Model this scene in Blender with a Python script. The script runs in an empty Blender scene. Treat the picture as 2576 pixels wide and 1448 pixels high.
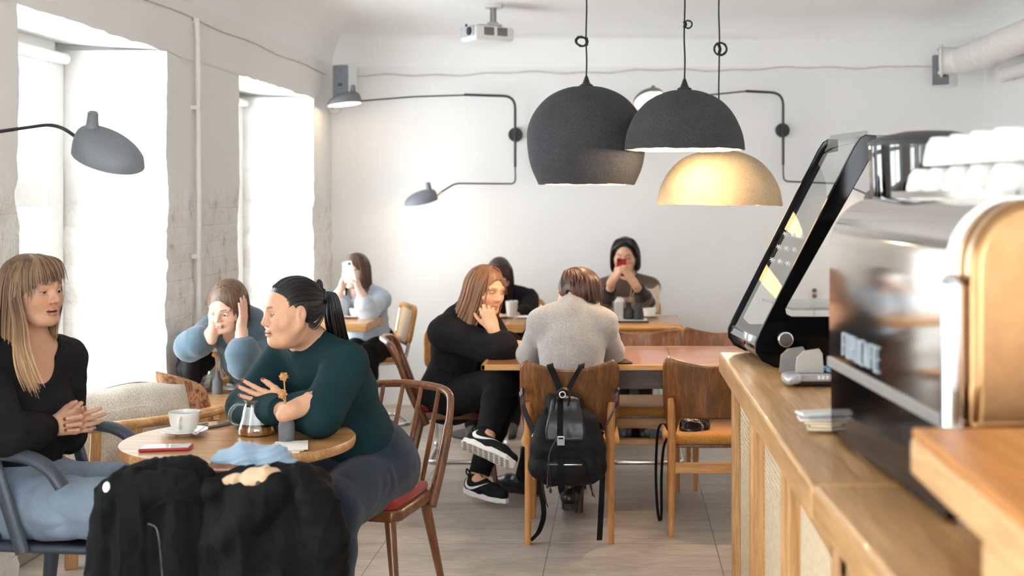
import bpy, bmesh, math, random
import numpy as np
from mathutils import Vector, Matrix

random.seed(7)
SC = bpy.context.scene
COL = SC.collection
PI = math.pi
# ---- photograph geometry: 2576 x 1448 px, principal point (CX, CY), focal length F in px, eye height H in m
F, CX, CY, H = 3200.0, 1565.0, 495.0, 1.55

# ---------------------------------------------------------------- camera
cam_data = bpy.data.cameras.new('camera')
cam = bpy.data.objects.new('camera', cam_data)
COL.objects.link(cam)
SC.camera = cam
cam.location = (0, 0, H)
cam.rotation_euler = (PI / 2, 0, 0)
cam_data.sensor_width = 36
cam_data.lens = F / 2576 * 36
cam_data.shift_x = (1288 - CX) / 2576
cam_data.shift_y = (CY - 724) / 2576
cam_data.clip_start = 0.05
cam_data.dof.use_dof = True
cam_data.dof.focus_distance = 4.9
cam_data.dof.aperture_fstop = 2.6

# ---------------------------------------------------------------- world, light, exposure
WORLD = 9.0
w = bpy.data.worlds.new('overcast_sky')
SC.world = w
w.use_nodes = True
_bg = w.node_tree.nodes['Background']
_bg.inputs[0].default_value = (0.89, 0.955, 1.0, 1)
_bg.inputs[1].default_value = WORLD
SC.view_settings.view_transform = 'Standard'
SC.view_settings.look = 'None'
SC.view_settings.gamma = 1
SC.view_settings.use_curve_mapping = False
SC.view_settings.exposure = 0.65
SC.cycles.use_denoising = True
SC.cycles.max_bounces = 10
SC.cycles.diffuse_bounces = 5
SC.cycles.glossy_bounces = 4
SC.cycles.transmission_bounces = 8
SC.cycles.transparent_max_bounces = 40
SC.cycles.sample_clamp_indirect = 6
SC.cycles.caustics_reflective = False
SC.cycles.caustics_refractive = False


# ---------------------------------------------------------------- small maths
def P(px, py, Y):
    return np.array([(px - CX) * Y / F, Y, H - (py - CY) * Y / F])


def G(px, py, z=0.0):
    return P(px, py, (H - z) * F / (py - CY))


def A(*v):
    return np.array(v, float)


def nrm(v):
    v = np.asarray(v, float)
    return v / max(1e-9, np.linalg.norm(v))


def rotz(a):
    c, s = math.cos(a), math.sin(a)
    return np.array([[c, -s, 0], [s, c, 0], [0, 0, 1.0]])


def euler(x, y, z):
    return np.array(Matrix.Rotation(z, 3, 'Z') @ Matrix.Rotation(y, 3, 'Y') @ Matrix.Rotation(x, 3, 'X'))


def frame_of(d, up=(0, 0, 1)):
    """columns: side, dir, up"""
    d = nrm(d)
    s = np.cross(d, up)
    if np.linalg.norm(s) < 1e-4:
        s = np.cross(d, (0, 1, 0))
    s = nrm(s)
    return np.stack([s, d, np.cross(s, d)], 1)


def vnoise(p, seed=0):
    p = np.asarray(p, float)
    i = np.floor(p).astype(np.int64)
    f = p - i
    f = f * f * (3 - 2 * f)
    r = 0
    for dx in (0, 1):
        for dy in (0, 1):
            for dz in (0, 1):
                h = (i[..., 0] + dx) * 374761393 + (i[..., 1] + dy) * 668265263 + (i[..., 2] + dz) * 2147483647 + seed * 974711
                h = (h ^ (h >> 13)) * 1274126177
                h = ((h ^ (h >> 16)) & 0xFFFF) / 65535.0
                r = r + h * (f[..., 0] if dx else 1 - f[..., 0]) * (f[..., 1] if dy else 1 - f[..., 1]) * (f[..., 2] if dz else 1 - f[..., 2])
    return r * 2 - 1


def fbm(p, oct=3, seed=0):
    p = np.asarray(p, float)
    r, a = 0, 1.0
    for o in range(oct):
        r = r + a * vnoise(p * 2 ** o, seed + o)
        a *= 0.5
    return r


# ---------------------------------------------------------------- objects, names, labels
def wloc(o):
    v = Vector((0, 0, 0))
    while o is not None:
        v = v + o.location
        o = o.parent
    return np.array(v)


def thing(name, label, cat, loc=(0, 0, 0), rz=0.0, group=None):
    o = bpy.data.objects.new(name, None)
    o.empty_display_size = 0.05
    COL.objects.link(o)
    o.location = tuple(float(x) for x in loc)
    o.rotation_euler = (0, 0, rz)
    return tag(o, label, cat, group)


def tag(o, label=None, cat=None, group=None, kind=None):
    for k, v in (('label', label), ('category', cat), ('group', group), ('kind', kind)):
        if v:
            o[k] = v
    return o


def struct(o):
    o['kind'] = 'structure'
    return o


def kids(o):
    return list(o.children)


def dup(root, loc, rz, label, group=None):
    def cp(o, parent):
        c = o.copy()
        COL.objects.link(c)
        if parent is not None:
            c.parent = parent
        for ch in kids(o):
            cp(ch, c)
        return c
    r = cp(root, None)
    r.location = tuple(float(x) for x in loc)
    r.rotation_euler = (0, 0, rz)
    r['label'] = label
    if group:
        r['group'] = group
    return r


class MB:
    def __init__(s):
        s.v, s.f, s.n = [], [], 0

    def add(s, V, Fc):
        V = np.asarray(V, float).reshape(-1, 3)
        s.v.append(V)
        s.f.extend([tuple(int(i) + s.n for i in f) for f in Fc])
        s.n += len(V)
        return s

    def box(s, c, size, R=None):
        h = np.array(size, float) / 2
        V = np.array([[x, y, z] for x in (-1, 1) for y in (-1, 1) for z in (-1, 1)], float) * h
        if R is not None:
            V = V @ np.asarray(R).T
        V = V + np.array(c, float)
        return s.add(V, [(0, 1, 3, 2), (4, 6, 7, 5), (0, 4, 5, 1), (2, 3, 7, 6), (0, 2, 6, 4), (1, 5, 7, 3)])

    def bx(s, x0, x1, y0, y1, z0, z1):
        return s.box(((x0 + x1) / 2, (y0 + y1) / 2, (z0 + z1) / 2), (abs(x1 - x0), abs(y1 - y0), abs(z1 - z0)))

    def tube(s, pts, r, n=10, caps=True, flat=None, up=None, closed=False):
        """r: scalar or per-point list; flat=(a,b) scales the section along the side/up axes"""
        pts = np.array(pts, float)
        m = len(pts)
        rr = np.full(m, r, float) if np.isscalar(r) else np.array(r, float)
        T = np.zeros_like(pts)
        for i in range(m):
            a = pts[(i + 1) % m] if (closed or i < m - 1) else pts[i]
            b = pts[i - 1] if (closed or i > 0) else pts[i]
            T[i] = nrm(a - b)
        ref = np.array(up if up is not None else ((0, 0, 1) if abs(T[0][2]) < .9 else (0, 1, 0)), float)
        V = []
        side = None
        fa, fb = flat if flat else (1, 1)
        for i in range(m):
            if up is not None:
                sd = np.cross(T[i], ref)
                if np.linalg.norm(sd) < 1e-3:
                    sd = side if side is not None else np.cross(T[i], (0, 1, 0.01))
                sd = nrm(sd)
            else:
                sd = nrm(np.cross(T[i], ref)) if side is None else nrm(side - T[i] * np.dot(side, T[i]))
            side = sd
            u = np.cross(sd, T[i])
            for k in range(n):
                a = 2 * PI * (k + .5) / n
                V.append(pts[i] + rr[i] * (fa * math.cos(a) * sd + fb * math.sin(a) * u))
        Fc = []
        for i in range(m if closed else m - 1):
            j = (i + 1) % m
            for k in range(n):
                k2 = (k + 1) % n
                Fc.append((i * n + k, i * n + k2, j * n + k2, j * n + k))
        if caps and not closed:
            Fc.append(tuple(range(n - 1, -1, -1)))
            Fc.append(tuple((m - 1) * n + k for k in range(n)))
        return s.add(V, Fc)

    def lathe(s, prof, c=(0, 0, 0), n=32, R=None, wob=None):
        V, Fc = [], []
        m = len(prof)
        for i, (r, z) in enumerate(prof):
            for k in range(n):
                a = 2 * PI * k / n
                q = 1 if wob is None else wob(i, a)
                V.append((r * q * math.cos(a), r * q * math.sin(a), z))
        V = np.array(V)
        for i in range(m - 1):
            for k in range(n):
                k2 = (k + 1) % n
                Fc.append((i * n + k, i * n + k2, (i + 1) * n + k2, (i + 1) * n + k))
        if prof[0][0] > 1e-5:
            Fc.append(tuple(range(n - 1, -1, -1)))
        if prof[-1][0] > 1e-5:
            Fc.append(tuple((m - 1) * n + k for k in range(n)))
        if R is not None:
            V = V @ np.asarray(R).T
        return s.add(V + np.array(c, float), Fc)

    def open_lathe(s, prof, c=(0, 0, 0), n=32, R=None):
        return s.lathe(list(prof) + [prof[0]], c, n, R) if False else s._ring(prof, c, n, R)

    def _ring(s, prof, c, n, R):
        V, Fc = [], []
        m = len(prof)
        for (r, z) in prof:
            for k in range(n):
                a = 2 * PI * k / n
                V.append((r * math.cos(a), r * math.sin(a), z))
        V = np.array(V)
        for i in range(m):
            j = (i + 1) % m
            for k in range(n):
                k2 = (k + 1) % n
                Fc.append((i * n + k, i * n + k2, j * n + k2, j * n + k))
        if R is not None:
            V = V @ np.asarray(R).T
        return s.add(V + np.array(c, float), Fc)

    def prism(s, poly, vec):
        poly = np.array(poly, float)
        n = len(poly)
        V = np.concatenate([poly, poly + np.array(vec, float)])
        Fc = [tuple(range(n - 1, -1, -1)), tuple(range(n, 2 * n))]
        for i in range(n):
            j = (i + 1) % n
            Fc.append((i, j, n + j, n + i))
        return s.add(V, Fc)

    def ball(s, c, r, n=16, m=10, R=None):
        r = np.array([r, r, r] if np.isscalar(r) else r, float)
        V, Fc = [], []
        for i in range(m + 1):
            t = PI * i / m
            for k in range(n):
                a = 2 * PI * k / n
                V.append((math.sin(t) * math.cos(a), math.sin(t) * math.sin(a), -math.cos(t)))
        V = np.array(V) * r
        if R is not None:
            V = V @ np.asarray(R).T
        for i in range(m):
            for k in range(n):
                k2 = (k + 1) % n
                Fc.append((i * n + k, i * n + k2, (i + 1) * n + k2, (i + 1) * n + k))
        return s.add(V + np.array(c, float), Fc)

    def grid(s, V):
        V = np.asarray(V, float)
        a, b = V.shape[:2]
        Fc = [(i * b + j, i * b + j + 1, (i + 1) * b + j + 1, (i + 1) * b + j) for i in range(a - 1) for j in range(b - 1)]
        return s.add(V.reshape(-1, 3), Fc)

    def strip(s, pts, wvec, t=0.002):
        """a flat strap along pts, half width vectors wvec (one or per point), thickness t"""
        pts = np.array(pts, float)
        m = len(pts)
        W = np.array(wvec, float)
        if W.ndim == 1:
            W = np.repeat(W[None], m, 0)
        T = np.gradient(pts, axis=0)
        N = np.cross(T, W)
        N = N / np.maximum(1e-9, np.linalg.norm(N, axis=1))[:, None] * t / 2
        V = np.stack([pts - W - N, pts + W - N, pts + W + N, pts - W + N], 1).reshape(-1, 3)
        Fc = [(3, 2, 1, 0), tuple((m - 1) * 4 + k for k in range(4))]
        for i in range(m - 1):
            for k in range(4):
                k2 = (k + 1) % 4
                Fc.append((i * 4 + k, i * 4 + k2, i * 4 + 4 + k2, i * 4 + 4 + k))
        return s.add(V, Fc)

    def build(s, name, mat, parent=None, smooth=True, bevel=0, seg=2, sub=0, solid=0, weld=False, cols=None, ang=40):
        V = np.concatenate(s.v) if s.v else np.zeros((0, 3))
        if parent is not None:
            V = V - wloc(parent)
        return mesh_obj(name, V, s.f, mat, parent, smooth, bevel, seg, sub, solid, cols, ang)


def mesh_obj(name, V, Fc, mat, parent=None, smooth=True, bevel=0, seg=2, sub=0, solid=0, cols=None, ang=40, org=None):
    me = bpy.data.meshes.new(name)
    V = np.asarray(V, float)
    off = None
    if parent is None and len(V):
        lo, hi = V.min(0), V.max(0)
        off = np.array([(lo[0] + hi[0]) / 2, (lo[1] + hi[1]) / 2, lo[2]]) if org is None else np.asarray(org, float)
        V = V - off
    if isinstance(Fc, np.ndarray):
        nq = len(Fc)
        me.vertices.add(len(V))
        me.vertices.foreach_set('co', V.astype(np.float32).ravel())
        k = Fc.shape[1]
        me.loops.add(nq * k)
        me.polygons.add(nq)
        me.polygons.foreach_set('loop_start', np.arange(0, nq * k, k, dtype=np.int32))
        me.loops.foreach_set('vertex_index', Fc.astype(np.int32).ravel())
        me.update(calc_edges=True)
    else:
        me.from_pydata([tuple(p) for p in V], [], Fc)
    if smooth:
        me.polygons.foreach_set('use_smooth', np.ones(len(me.polygons), dtype=bool))
    if cols is not None:
        ca = me.color_attributes.new('Col', 'FLOAT_COLOR', 'POINT')
        c4 = np.ones((len(V), 4), np.float32)
        c4[:, :3] = cols
        ca.data.foreach_set('color', c4.ravel())
    if not isinstance(mat, (list, tuple)):
        mat = [mat]
    for m in mat:
        me.materials.append(m)
    o = bpy.data.objects.new(name, me)
    COL.objects.link(o)
    if off is not None:
        o.location = tuple(off)
    if parent is not None:
        o.parent = parent
    if bevel:
        b = o.modifiers.new('bevel', 'BEVEL')
        b.width, b.segments, b.limit_method, b.angle_limit = bevel, seg, 'ANGLE', math.radians(ang)
        b.harden_normals = False
    elif smooth and not isinstance(Fc, np.ndarray):
        try:
            me.set_sharp_from_angle(angle=math.radians(ang))
        except Exception:
            pass
    if bevel and smooth:
        try:
            me.set_sharp_from_angle(angle=math.radians(75))
        except Exception:
            pass
    if solid:
        q = o.modifiers.new('thickness', 'SOLIDIFY')
        q.thickness = solid
        q.offset = 0
    if sub:
        q = o.modifiers.new('subdiv', 'SUBSURF')
        q.levels = q.render_levels = sub
    return o


def arc(c, r, a0, a1, n, u, v):
    c, u, v = A(*c), A(*u), A(*v)
    return [c + r * (math.cos(a0 + (a1 - a0) * i / n) * u + math.sin(a0 + (a1 - a0) * i / n) * v) for i in range(n + 1)]


def smooth_path(pts, n=8):
    """Catmull-Rom through pts"""
    pts = [np.array(p, float) for p in pts]
    q = [2 * pts[0] - pts[1]] + pts + [2 * pts[-1] - pts[-2]]
    out = []
    for i in range(1, len(q) - 2):
        for k in range(n):
            t = k / n
            a, b, c, d = q[i - 1], q[i], q[i + 1], q[i + 2]
            out.append(.5 * ((2 * b) + (c - a) * t + (2 * a - 5 * b + 4 * c - d) * t * t + (3 * b - a - 3 * c + d) * t ** 3))
    out.append(pts[-1])
    return np.array(out)


def fillet(pts, r, n=5):
    """round the corners of a polyline"""
    pts = [np.array(p, float) for p in pts]
    out = [pts[0]]
    for i in range(1, len(pts) - 1):
        a, b, c = pts[i - 1], pts[i], pts[i + 1]
        d1, d2 = a - b, c - b
        q = min(r, .49 * np.linalg.norm(d1), .49 * np.linalg.norm(d2))
        s, e = b + nrm(d1) * q, b + nrm(d2) * q
        for k in range(n + 1):
            t = k / n
            out.append((1 - t) ** 2 * s + 2 * t * (1 - t) * b + t * t * e)
    out.append(pts[-1])
    return np.array(out)


# ---------------------------------------------------------------- materials
def lin(c):
    return tuple(((x / 255.0) / 12.92 if x / 255.0 <= .04045 else ((x / 255.0 + .055) / 1.055) ** 2.4) for x in c)


def S_in(b, name, v):
    if name in b.inputs:
        b.inputs[name].default_value = v


class M:
    """tiny wrapper for building a principled material"""
    def __init__(s, name, col=(200, 200, 200), rough=.5, metal=0.0, spec=None, sheen=0, coat=0):
        s.m = bpy.data.materials.new(name)
        s.m.use_nodes = True
        s.t = s.m.node_tree
        s.b = s.t.nodes['Principled BSDF']
        s.b.inputs['Base Color'].default_value = (*lin(col), 1)
        s.b.inputs['Roughness'].default_value = rough
        s.b.inputs['Metallic'].default_value = metal
        if spec is not None:
            S_in(s.b, 'Specular IOR Level', spec)
        if sheen:
            S_in(s.b, 'Sheen Weight', sheen)
        if coat:
            S_in(s.b, 'Coat Weight', coat)
        s._co = None

    def N(s, t, **k):
        n = s.t.nodes.new(t)
        for a, v in k.items():
            setattr(n, a, v)
        return n

    def L(s, a, b):
        s.t.links.new(a, b)

    def coord(s, scale=(1, 1, 1), kind='Object', rot=(0, 0, 0)):
        if s._co is None:
            s._co = s.N('ShaderNodeTexCoord')
        mp = s.N('ShaderNodeMapping')
        mp.inputs['Scale'].default_value = scale
        mp.inputs['Rotation'].default_value = rot
        s.L(s._co.outputs[kind], mp.inputs[0])
        return mp.outputs[0]

    def noise(s, vec, scale, detail=4, rough=.55, dist=0):
        n = s.N('ShaderNodeTexNoise')
        n.inputs['Scale'].default_value = scale
        n.inputs['Detail'].default_value = detail
        n.inputs['Roughness'].default_value = rough
        n.inputs['Distortion'].default_value = dist
        s.L(vec, n.inputs['Vector'])
        return n.outputs[0]

    def ramp(s, fac, stops):
        r = s.N('ShaderNodeValToRGB')
        e = r.color_ramp.elements
        while len(e) < len(stops):
            e.new(.5)
        for i, (p, c) in enumerate(stops):
            e[i].position = p
            e[i].color = (*lin(c), 1)
        s.L(fac, r.inputs[0])
        return r.outputs[0]

    def mix(s, fac, a, b, mode='MIX'):
        n = s.N('ShaderNodeMix', data_type='RGBA', blend_type=mode)
        for i, x in ((0, fac), (6, a), (7, b)):
            if hasattr(x, 'is_output') or hasattr(x, 'links'):
                s.L(x, n.inputs[i])
            elif i == 0:
                n.inputs[0].default_value = x
            else:
                n.inputs[i].default_value = (*lin(x), 1)
        return n.outputs[2]

    def math(s, op, a, b=None, clamp=False):
        n = s.N('ShaderNodeMath', operation=op)
        n.use_clamp = clamp
        for i, x in enumerate((a, b)):
            if x is None:
                continue
            if hasattr(x, 'links'):
                s.L(x, n.inputs[i])
            else:
                n.inputs[i].default_value = x
        return n.outputs[0]

    def color(s, out):
        s.L(out, s.b.inputs['Base Color'])
        return s

    def rough(s, out):
        s.L(out, s.b.inputs['Roughness'])
        return s

    def bump(s, h, strength=.3, dist=.002):
        n = s.N('ShaderNodeBump')
        n.inputs['Strength'].default_value = strength
        n.inputs['Distance'].default_value = dist
        s.L(h, n.inputs['Height'])
        s.L(n.outputs[0], s.b.inputs['Normal'])
        return s


def plain(name, col, rough=.5, metal=0.0, var=.06, nscale=30, bump=0, **k):
    m = M(name, col, rough, metal, **k)
    v = m.coord()
    n = m.noise(v, nscale, 3)
    lo = tuple(max(0, c * (1 - var)) for c in col)
    hi = tuple(min(255, c * (1 + var)) for c in col)
    m.color(m.ramp(n, [(.3, lo), (.7, hi)]))
    if bump:
        m.bump(n, bump, .001)
    return m.m


def wood(name, dark, light, axis='X', scale=1.0, rough=.45, coat=0.0, contrast=1.0):
    m = M(name, light, rough, coat=coat)
    long, cross = 1.6 * scale, 26 * scale
    sc = {'X': (long, cross, cross), 'Y': (cross, long, cross), 'Z': (cross, cross, long)}[axis]
    v = m.coord(sc)
    n1 = m.noise(v, 1.0, 6, .62, .6)
    sc2 = tuple(x * 5 for x in sc)
    n2 = m.noise(m.coord(sc2), 1.0, 3, .6)
    mid = tuple((a + b) / 2 for a, b in zip(dark, light))
    c = m.ramp(n1, [(.30, dark), (.5, mid), (.68, light)])
    c2 = m.ramp(n2, [(.35, (195, 190, 185)), (.6, (255, 255, 255))])
    m.color(m.mix(.6 * contrast, c, c2, 'MULTIPLY'))
    m.bump(n2, .12, .0008)
    return m.m


def fabric(name, col, scale=500, var=.12, rough=.9, bump=.35, sheen=.25, fold=0.0):
    m = M(name, col, rough, sheen=sheen if max(col) > 60 else 0, spec=.18)
    v = m.coord()
    n = m.noise(v, scale, 2, .6)
    n2 = m.noise(v, 9, 3)
    lo = tuple(c * (1 - var) for c in col)
    hi = tuple(min(255, c * (1 + var)) for c in col)
    c = m.ramp(n, [(.3, lo), (.7, hi)])
    c2 = m.ramp(n2, [(.3, (225, 225, 225)), (.7, (255, 255, 255))])
    m.color(m.mix(.8, c, c2, 'MULTIPLY'))
    m.bump(n, bump, .0015)
    return m.m


def glass(name, tint=(255, 255, 255), alpha=.1, rough=.02, ior=1.45):
    """thin pane: transparent with fresnel gloss, so daylight passes it"""
    m = bpy.data.materials.new(name)
    m.use_nodes = True
    t = m.node_tree
    t.nodes.clear()
    out = t.nodes.new('ShaderNodeOutputMaterial')
    tr = t.nodes.new('ShaderNodeBsdfTransparent')
    tr.inputs[0].default_value = (*lin(tint), 1)
    gl = t.nodes.new('ShaderNodeBsdfGlossy')
    gl.inputs['Roughness'].default_value = rough
    lw = t.nodes.new('ShaderNodeLayerWeight')
    lw.inputs[0].default_value = .5
    fr = t.nodes.new('ShaderNodeMath')
    fr.operation = 'POWER'
    fr.inputs[1].default_value = 4.0
    t.links.new(lw.outputs['Facing'], fr.inputs[0])
    ad = t.nodes.new('ShaderNodeMath')
    ad.operation = 'MULTIPLY_ADD'
    ad.use_clamp = True
    ad.inputs[1].default_value = .8
    ad.inputs[2].default_value = .03 + alpha
    mx = t.nodes.new('ShaderNodeMixShader')
    t.links.new(fr.outputs[0], ad.inputs[0])
    t.links.new(ad.outputs[0], mx.inputs[0])
    t.links.new(tr.outputs[0], mx.inputs[1])
    t.links.new(gl.outputs[0], mx.inputs[2])
    t.links.new(mx.outputs[0], out.inputs[0])
    return m


def emit(name, col, strength):
    m = M(name, col)
    S_in(m.b, 'Emission Color', (*lin(col), 1))
    S_in(m.b, 'Emission Strength', strength)
    return m.m


def vcol(name, rough=.5, sss=0.0, bumpscale=0, bump=.1, spec=.4, sheen=0, streak=0):
    """base colour from the mesh colour attribute Col (skin, hair, prints)"""
    m = M(name, (200, 200, 200), rough, spec=spec, sheen=sheen)
    a = m.N('ShaderNodeAttribute')
    a.attribute_name = 'Col'
    c = a.outputs['Color']
    if bumpscale:
        n = m.noise(m.coord(), bumpscale, 3)
        m.bump(n, bump, .001)
        c = m.mix(.5, c, m.ramp(n, [(.3, (215, 210, 210)), (.7, (255, 255, 255))]), 'MULTIPLY')
    m.color(c)
    if sss:
        S_in(m.b, 'Subsurface Weight', sss)
        S_in(m.b, 'Subsurface Radius', (.012, .005, .003))
        S_in(m.b, 'Subsurface Scale', 1.0)
    return m.m


def caned(name, col, hole=.012, dark=.0):
    """woven cane: a lattice with real see-through holes"""
    m = M(name, col, .6)
    v = m.coord((1 / hole, 1 / hole, 1 / hole))
    sp = m.N('ShaderNodeSeparateXYZ')
    m.L(v, sp.inputs[0])
    h = []
    # pattern in the two in-plane axes; X+Y merged so it works on either upright orientation
    s = m.math('ADD', sp.outputs[0], sp.outputs[1])
    for o in (s, sp.outputs[2]):
        fr = m.math('FRACT', o)
        d = m.math('ABSOLUTE', m.math('SUBTRACT', fr, .5))
        h.append(m.math('MULTIPLY', d, d))
    r2 = m.math('ADD', h[0], h[1])
    mask = m.math('GREATER_THAN', r2, .075)
    n = m.noise(v, 1.5, 3)
    m.color(m.ramp(n, [(.3, tuple(c * .85 for c in col)), (.7, col)]))
    m.L(mask, m.b.inputs['Alpha'])
    m.bump(r2, .4, .002)
    return m.m
# ================================================================= the room
XL, XN, XR, YB, YR = -2.17, -2.68, 2.70, 9.5, -3.4
ZW, ZC = 2.25, 2.86           # window head, ceiling


def plaster(name, col, rough_low=False):
    m = M(name, col, .85)
    v = m.coord()
    big = m.noise(v, 1.3, 4)
    c = m.ramp(big, [(.3, tuple(x * .985 for x in col)), (.7, col)])
    fine = m.noise(v, 60, 4, .6)
    h = fine
    if rough_low:
        sp = m.N('ShaderNodeSeparateXYZ')
        m.L(v, sp.inputs[0])
        zz = m.math('ADD', sp.outputs[2], m.math('MULTIPLY', m.noise(v, 2.2, 4), .55))
        mask = m.ramp(m.math('MULTIPLY', zz, .4), [(.70, (255, 255, 255)), (.78, (0, 0, 0))])
        lump = m.noise(v, 7, 6, .62, .4)
        br = m.N('ShaderNodeTexBrick')
        m.L(m.coord((1, 1, 1), rot=(0, PI / 2, PI / 2)), br.inputs[0])
        for k, x in (('Scale', 3.2), ('Mortar Size', .02), ('Mortar Smooth', 1.0), ('Brick Width', .8), ('Row Height', .28)):
            br.inputs[k].default_value = x
        br.inputs['Color1'].default_value = br.inputs['Color2'].default_value = (1, 1, 1, 1)
        br.inputs['Mortar'].default_value = (0, 0, 0, 1)
        hh = m.math('ADD', m.math('MULTIPLY', br.outputs[0], .10), m.math('MULTIPLY', lump, 1.5))
        h = m.math('ADD', m.math('MULTIPLY', hh, mask), m.math('MULTIPLY', fine, .08))
        stain = m.noise(v, 11, 5, .7)
        c2 = m.ramp(stain, [(.30, (188, 180, 170)), (.40, (222, 217, 210)), (.52, tuple(x * .985 for x in col))])
        c = m.mix(mask, c, c2)
        m.bump(h, .8, .022)
    else:
        m.bump(h, .12, .004)
    m.color(c)
    return m.m


MAT_WALL = plaster('white_plaster', (236, 236, 235))
MAT_WALL_L = plaster('rough_white_brick_plaster', (234, 232, 228), True)
MAT_CEIL = plaster('white_ceiling_paint', (241, 241, 240))
MAT_JAMBW = plain('white_window_paint', (238, 238, 236), .4, var=.01)
MAT_PANE = glass('window_glass', alpha=.0)


def floor_mat():
    m = M('stone_floor_tile', (150, 142, 134), .42)
    v = m.coord()
    n1 = m.noise(m.coord((2.2, 7, 1)), 1.2, 6, .6, .8)
    n2 = m.noise(m.coord((14, 60, 1)), 1.0, 4, .65)
    n3 = m.noise(m.coord((1.3, 1.3, 1)), .8, 2)
    c = m.ramp(n1, [(.3, (168, 156, 143)), (.5, (187, 175, 162)), (.7, (203, 191, 177))])
    c = m.mix(.7, c, m.ramp(n2, [(.35, (205, 202, 198)), (.65, (255, 255, 255))]), 'MULTIPLY')
    c = m.mix(.5, c, m.ramp(n3, [(.35, (215, 213, 212)), (.65, (255, 255, 255))]), 'MULTIPLY')
    sp = m.N('ShaderNodeSeparateXYZ')
    m.L(m._co.outputs['Object'], sp.inputs[0])
    seams = []
    for o, off in ((sp.outputs[0], 1.067 + .742 * 20), (sp.outputs[1], -6.43 + .742 * 30)):
        fr = m.math('FRACT', m.math('DIVIDE', m.math('ADD', o, off), .742))
        d = m.math('MINIMUM', fr, m.math('SUBTRACT', 1.0, fr))
        seams.append(d)
    d = m.math('MINIMUM', seams[0], seams[1])
    s = m.math('LESS_THAN', d, .0026)
    c = m.mix(s, c, (92, 86, 80))
    m.color(c)
    m.rough(m.math('ADD', m.math('MULTIPLY', n2, .25), .3))
    m.bump(m.math('SUBTRACT', n2, s), .12, .002)
    return m.m


b = MB()
b.add([(XN - .3, YR, 0), (XR + .2, YR, 0), (XR + .2, YB + .2, 0), (XN - .3, YB + .2, 0)], [(0, 1, 2, 3)])
struct(mesh_obj('floor', b.v[0], b.f, floor_mat(), smooth=False, org=(0, 0, 0)))

# ceiling with a cove on every side
b = MB()
rings = []
for k in range(9):
    a = k / 8 * PI / 2
    d, z = .38 * (1 - math.cos(a)) , 2.52 + (ZC - 2.52) * math.sin(a)
    rings.append([(XL + d, YR + d, z), (XR - d, YR + d, z), (XR - d, YB - d, z), (XL + d, YB - d, z)])
V = np.array(rings).reshape(-1, 3)
fc = []
for k in range(8):
    for i in range(4):
        j = (i + 1) % 4
        fc.append((k * 4 + i, k * 4 + j, k * 4 + 4 + j, k * 4 + 4 + i))
fc.append((32, 33, 34, 35))
b.add(V, fc)
struct(mesh_obj('ceiling', V, fc, MAT_CEIL, org=(0, 0, 0), ang=60))
b = MB().bx(XN - .4, XR + .3, YR - .3, YB + .3, ZC + .02, ZC + .2)
struct(b.build('roof_slab', MAT_CEIL, smooth=False))

b = MB().bx(XN - .3, XR + .3, YB, YB + .2, 0, ZC)
struct(b.build('wall_back', MAT_WALL, smooth=False))
b = MB().bx(XR, XR + .2, YR, YB, 0, ZC)
struct(b.build('wall_right', MAT_WALL, smooth=False))
# rear wall (behind the camera) holds the glazed shop front the room is lit by
b = MB()
RX0, RX1, RZ0, RZ1 = -1.75, 2.3, .35, 2.45
b.bx(XN - .3, RX0, YR - .2, YR, 0, ZC).bx(RX1, XR + .3, YR - .2, YR, 0, ZC).bx(RX0, RX1, YR - .2, YR, RZ1, ZC).bx(RX0, RX1, YR - .2, YR, 0, RZ0)
struct(b.build('wall_rear', MAT_WALL, smooth=False))
wf = MB()
for i in range(4):
    x = RX0 + (RX1 - RX0) * i / 3
    wf.bx(x - .03, x + .03, YR - .15, YR - .08, RZ0, RZ1)
wf.bx(RX0, RX1, YR - .15, YR - .08, RZ0, RZ0 + .06).bx(RX0, RX1, YR - .15, YR - .08, RZ1 - .06, RZ1)
w3 = struct(wf.build('window_3', MAT_JAMBW, smooth=False))
struct(MB().bx(RX0, RX1, YR - .12, YR - .115, RZ0, RZ1).build('pane', MAT_PANE, w3, smooth=False))

# left wall: deep niches with rough edges
NICHES = [(-2.9, -1.4), (-.95, .55), (1.81, 3.31), (4.57, 6.06), (7.2, 8.94)]


def edge_noise(y, z):
    a = .55 + .45 * np.clip((1.9 - z) * 3, 0, 1)
    q = np.stack([np.full_like(z, y * 3.1), z * 9, np.full_like(z, 1.7)], -1)
    return a * (.022 * fbm(q, 3, 3)) + .006 * vnoise(q * 4, 9)


def pier(b, y0, y1, j0, j1):
    zs = np.linspace(0, ZW, 90)
    ny = max(4, int((y1 - y0) / .03))
    e0, e1 = y0 + (edge_noise(y0, zs) if j0 else 0 * zs), y1 + (edge_noise(y1, zs) if j1 else 0 * zs)
    U = []
    if j0:
        for t in np.linspace(0, 1, 12)[:-1]:
            U.append(np.stack([XN + (XL - XN) * t + 0 * zs, e0 + .02 * (1 - t), zs], 1))
    for t in np.linspace(0, 1, ny):
        U.append(np.stack([XL + 0 * zs, e0 + (e1 - e0) * t, zs], 1))
    if j1:
        for t in np.linspace(1, 0, 12)[1:]:
            U.append(np.stack([XN + (XL - XN) * t + 0 * zs, e1 - .02 * (1 - t), zs], 1))
    V = np.array(U)
    a = .010 * np.clip((1.85 + .3 * vnoise(V * 2.0, 4) - V[..., 2]) * 4, 0, 1)
    d = a * fbm(V * A(9, 9, 11), 3, 5)
    V[..., 0] += d
    V[..., 1] += np.where(np.abs(V[..., 0] - XL) > .03, d, 0)
    b.grid(V)


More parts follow.
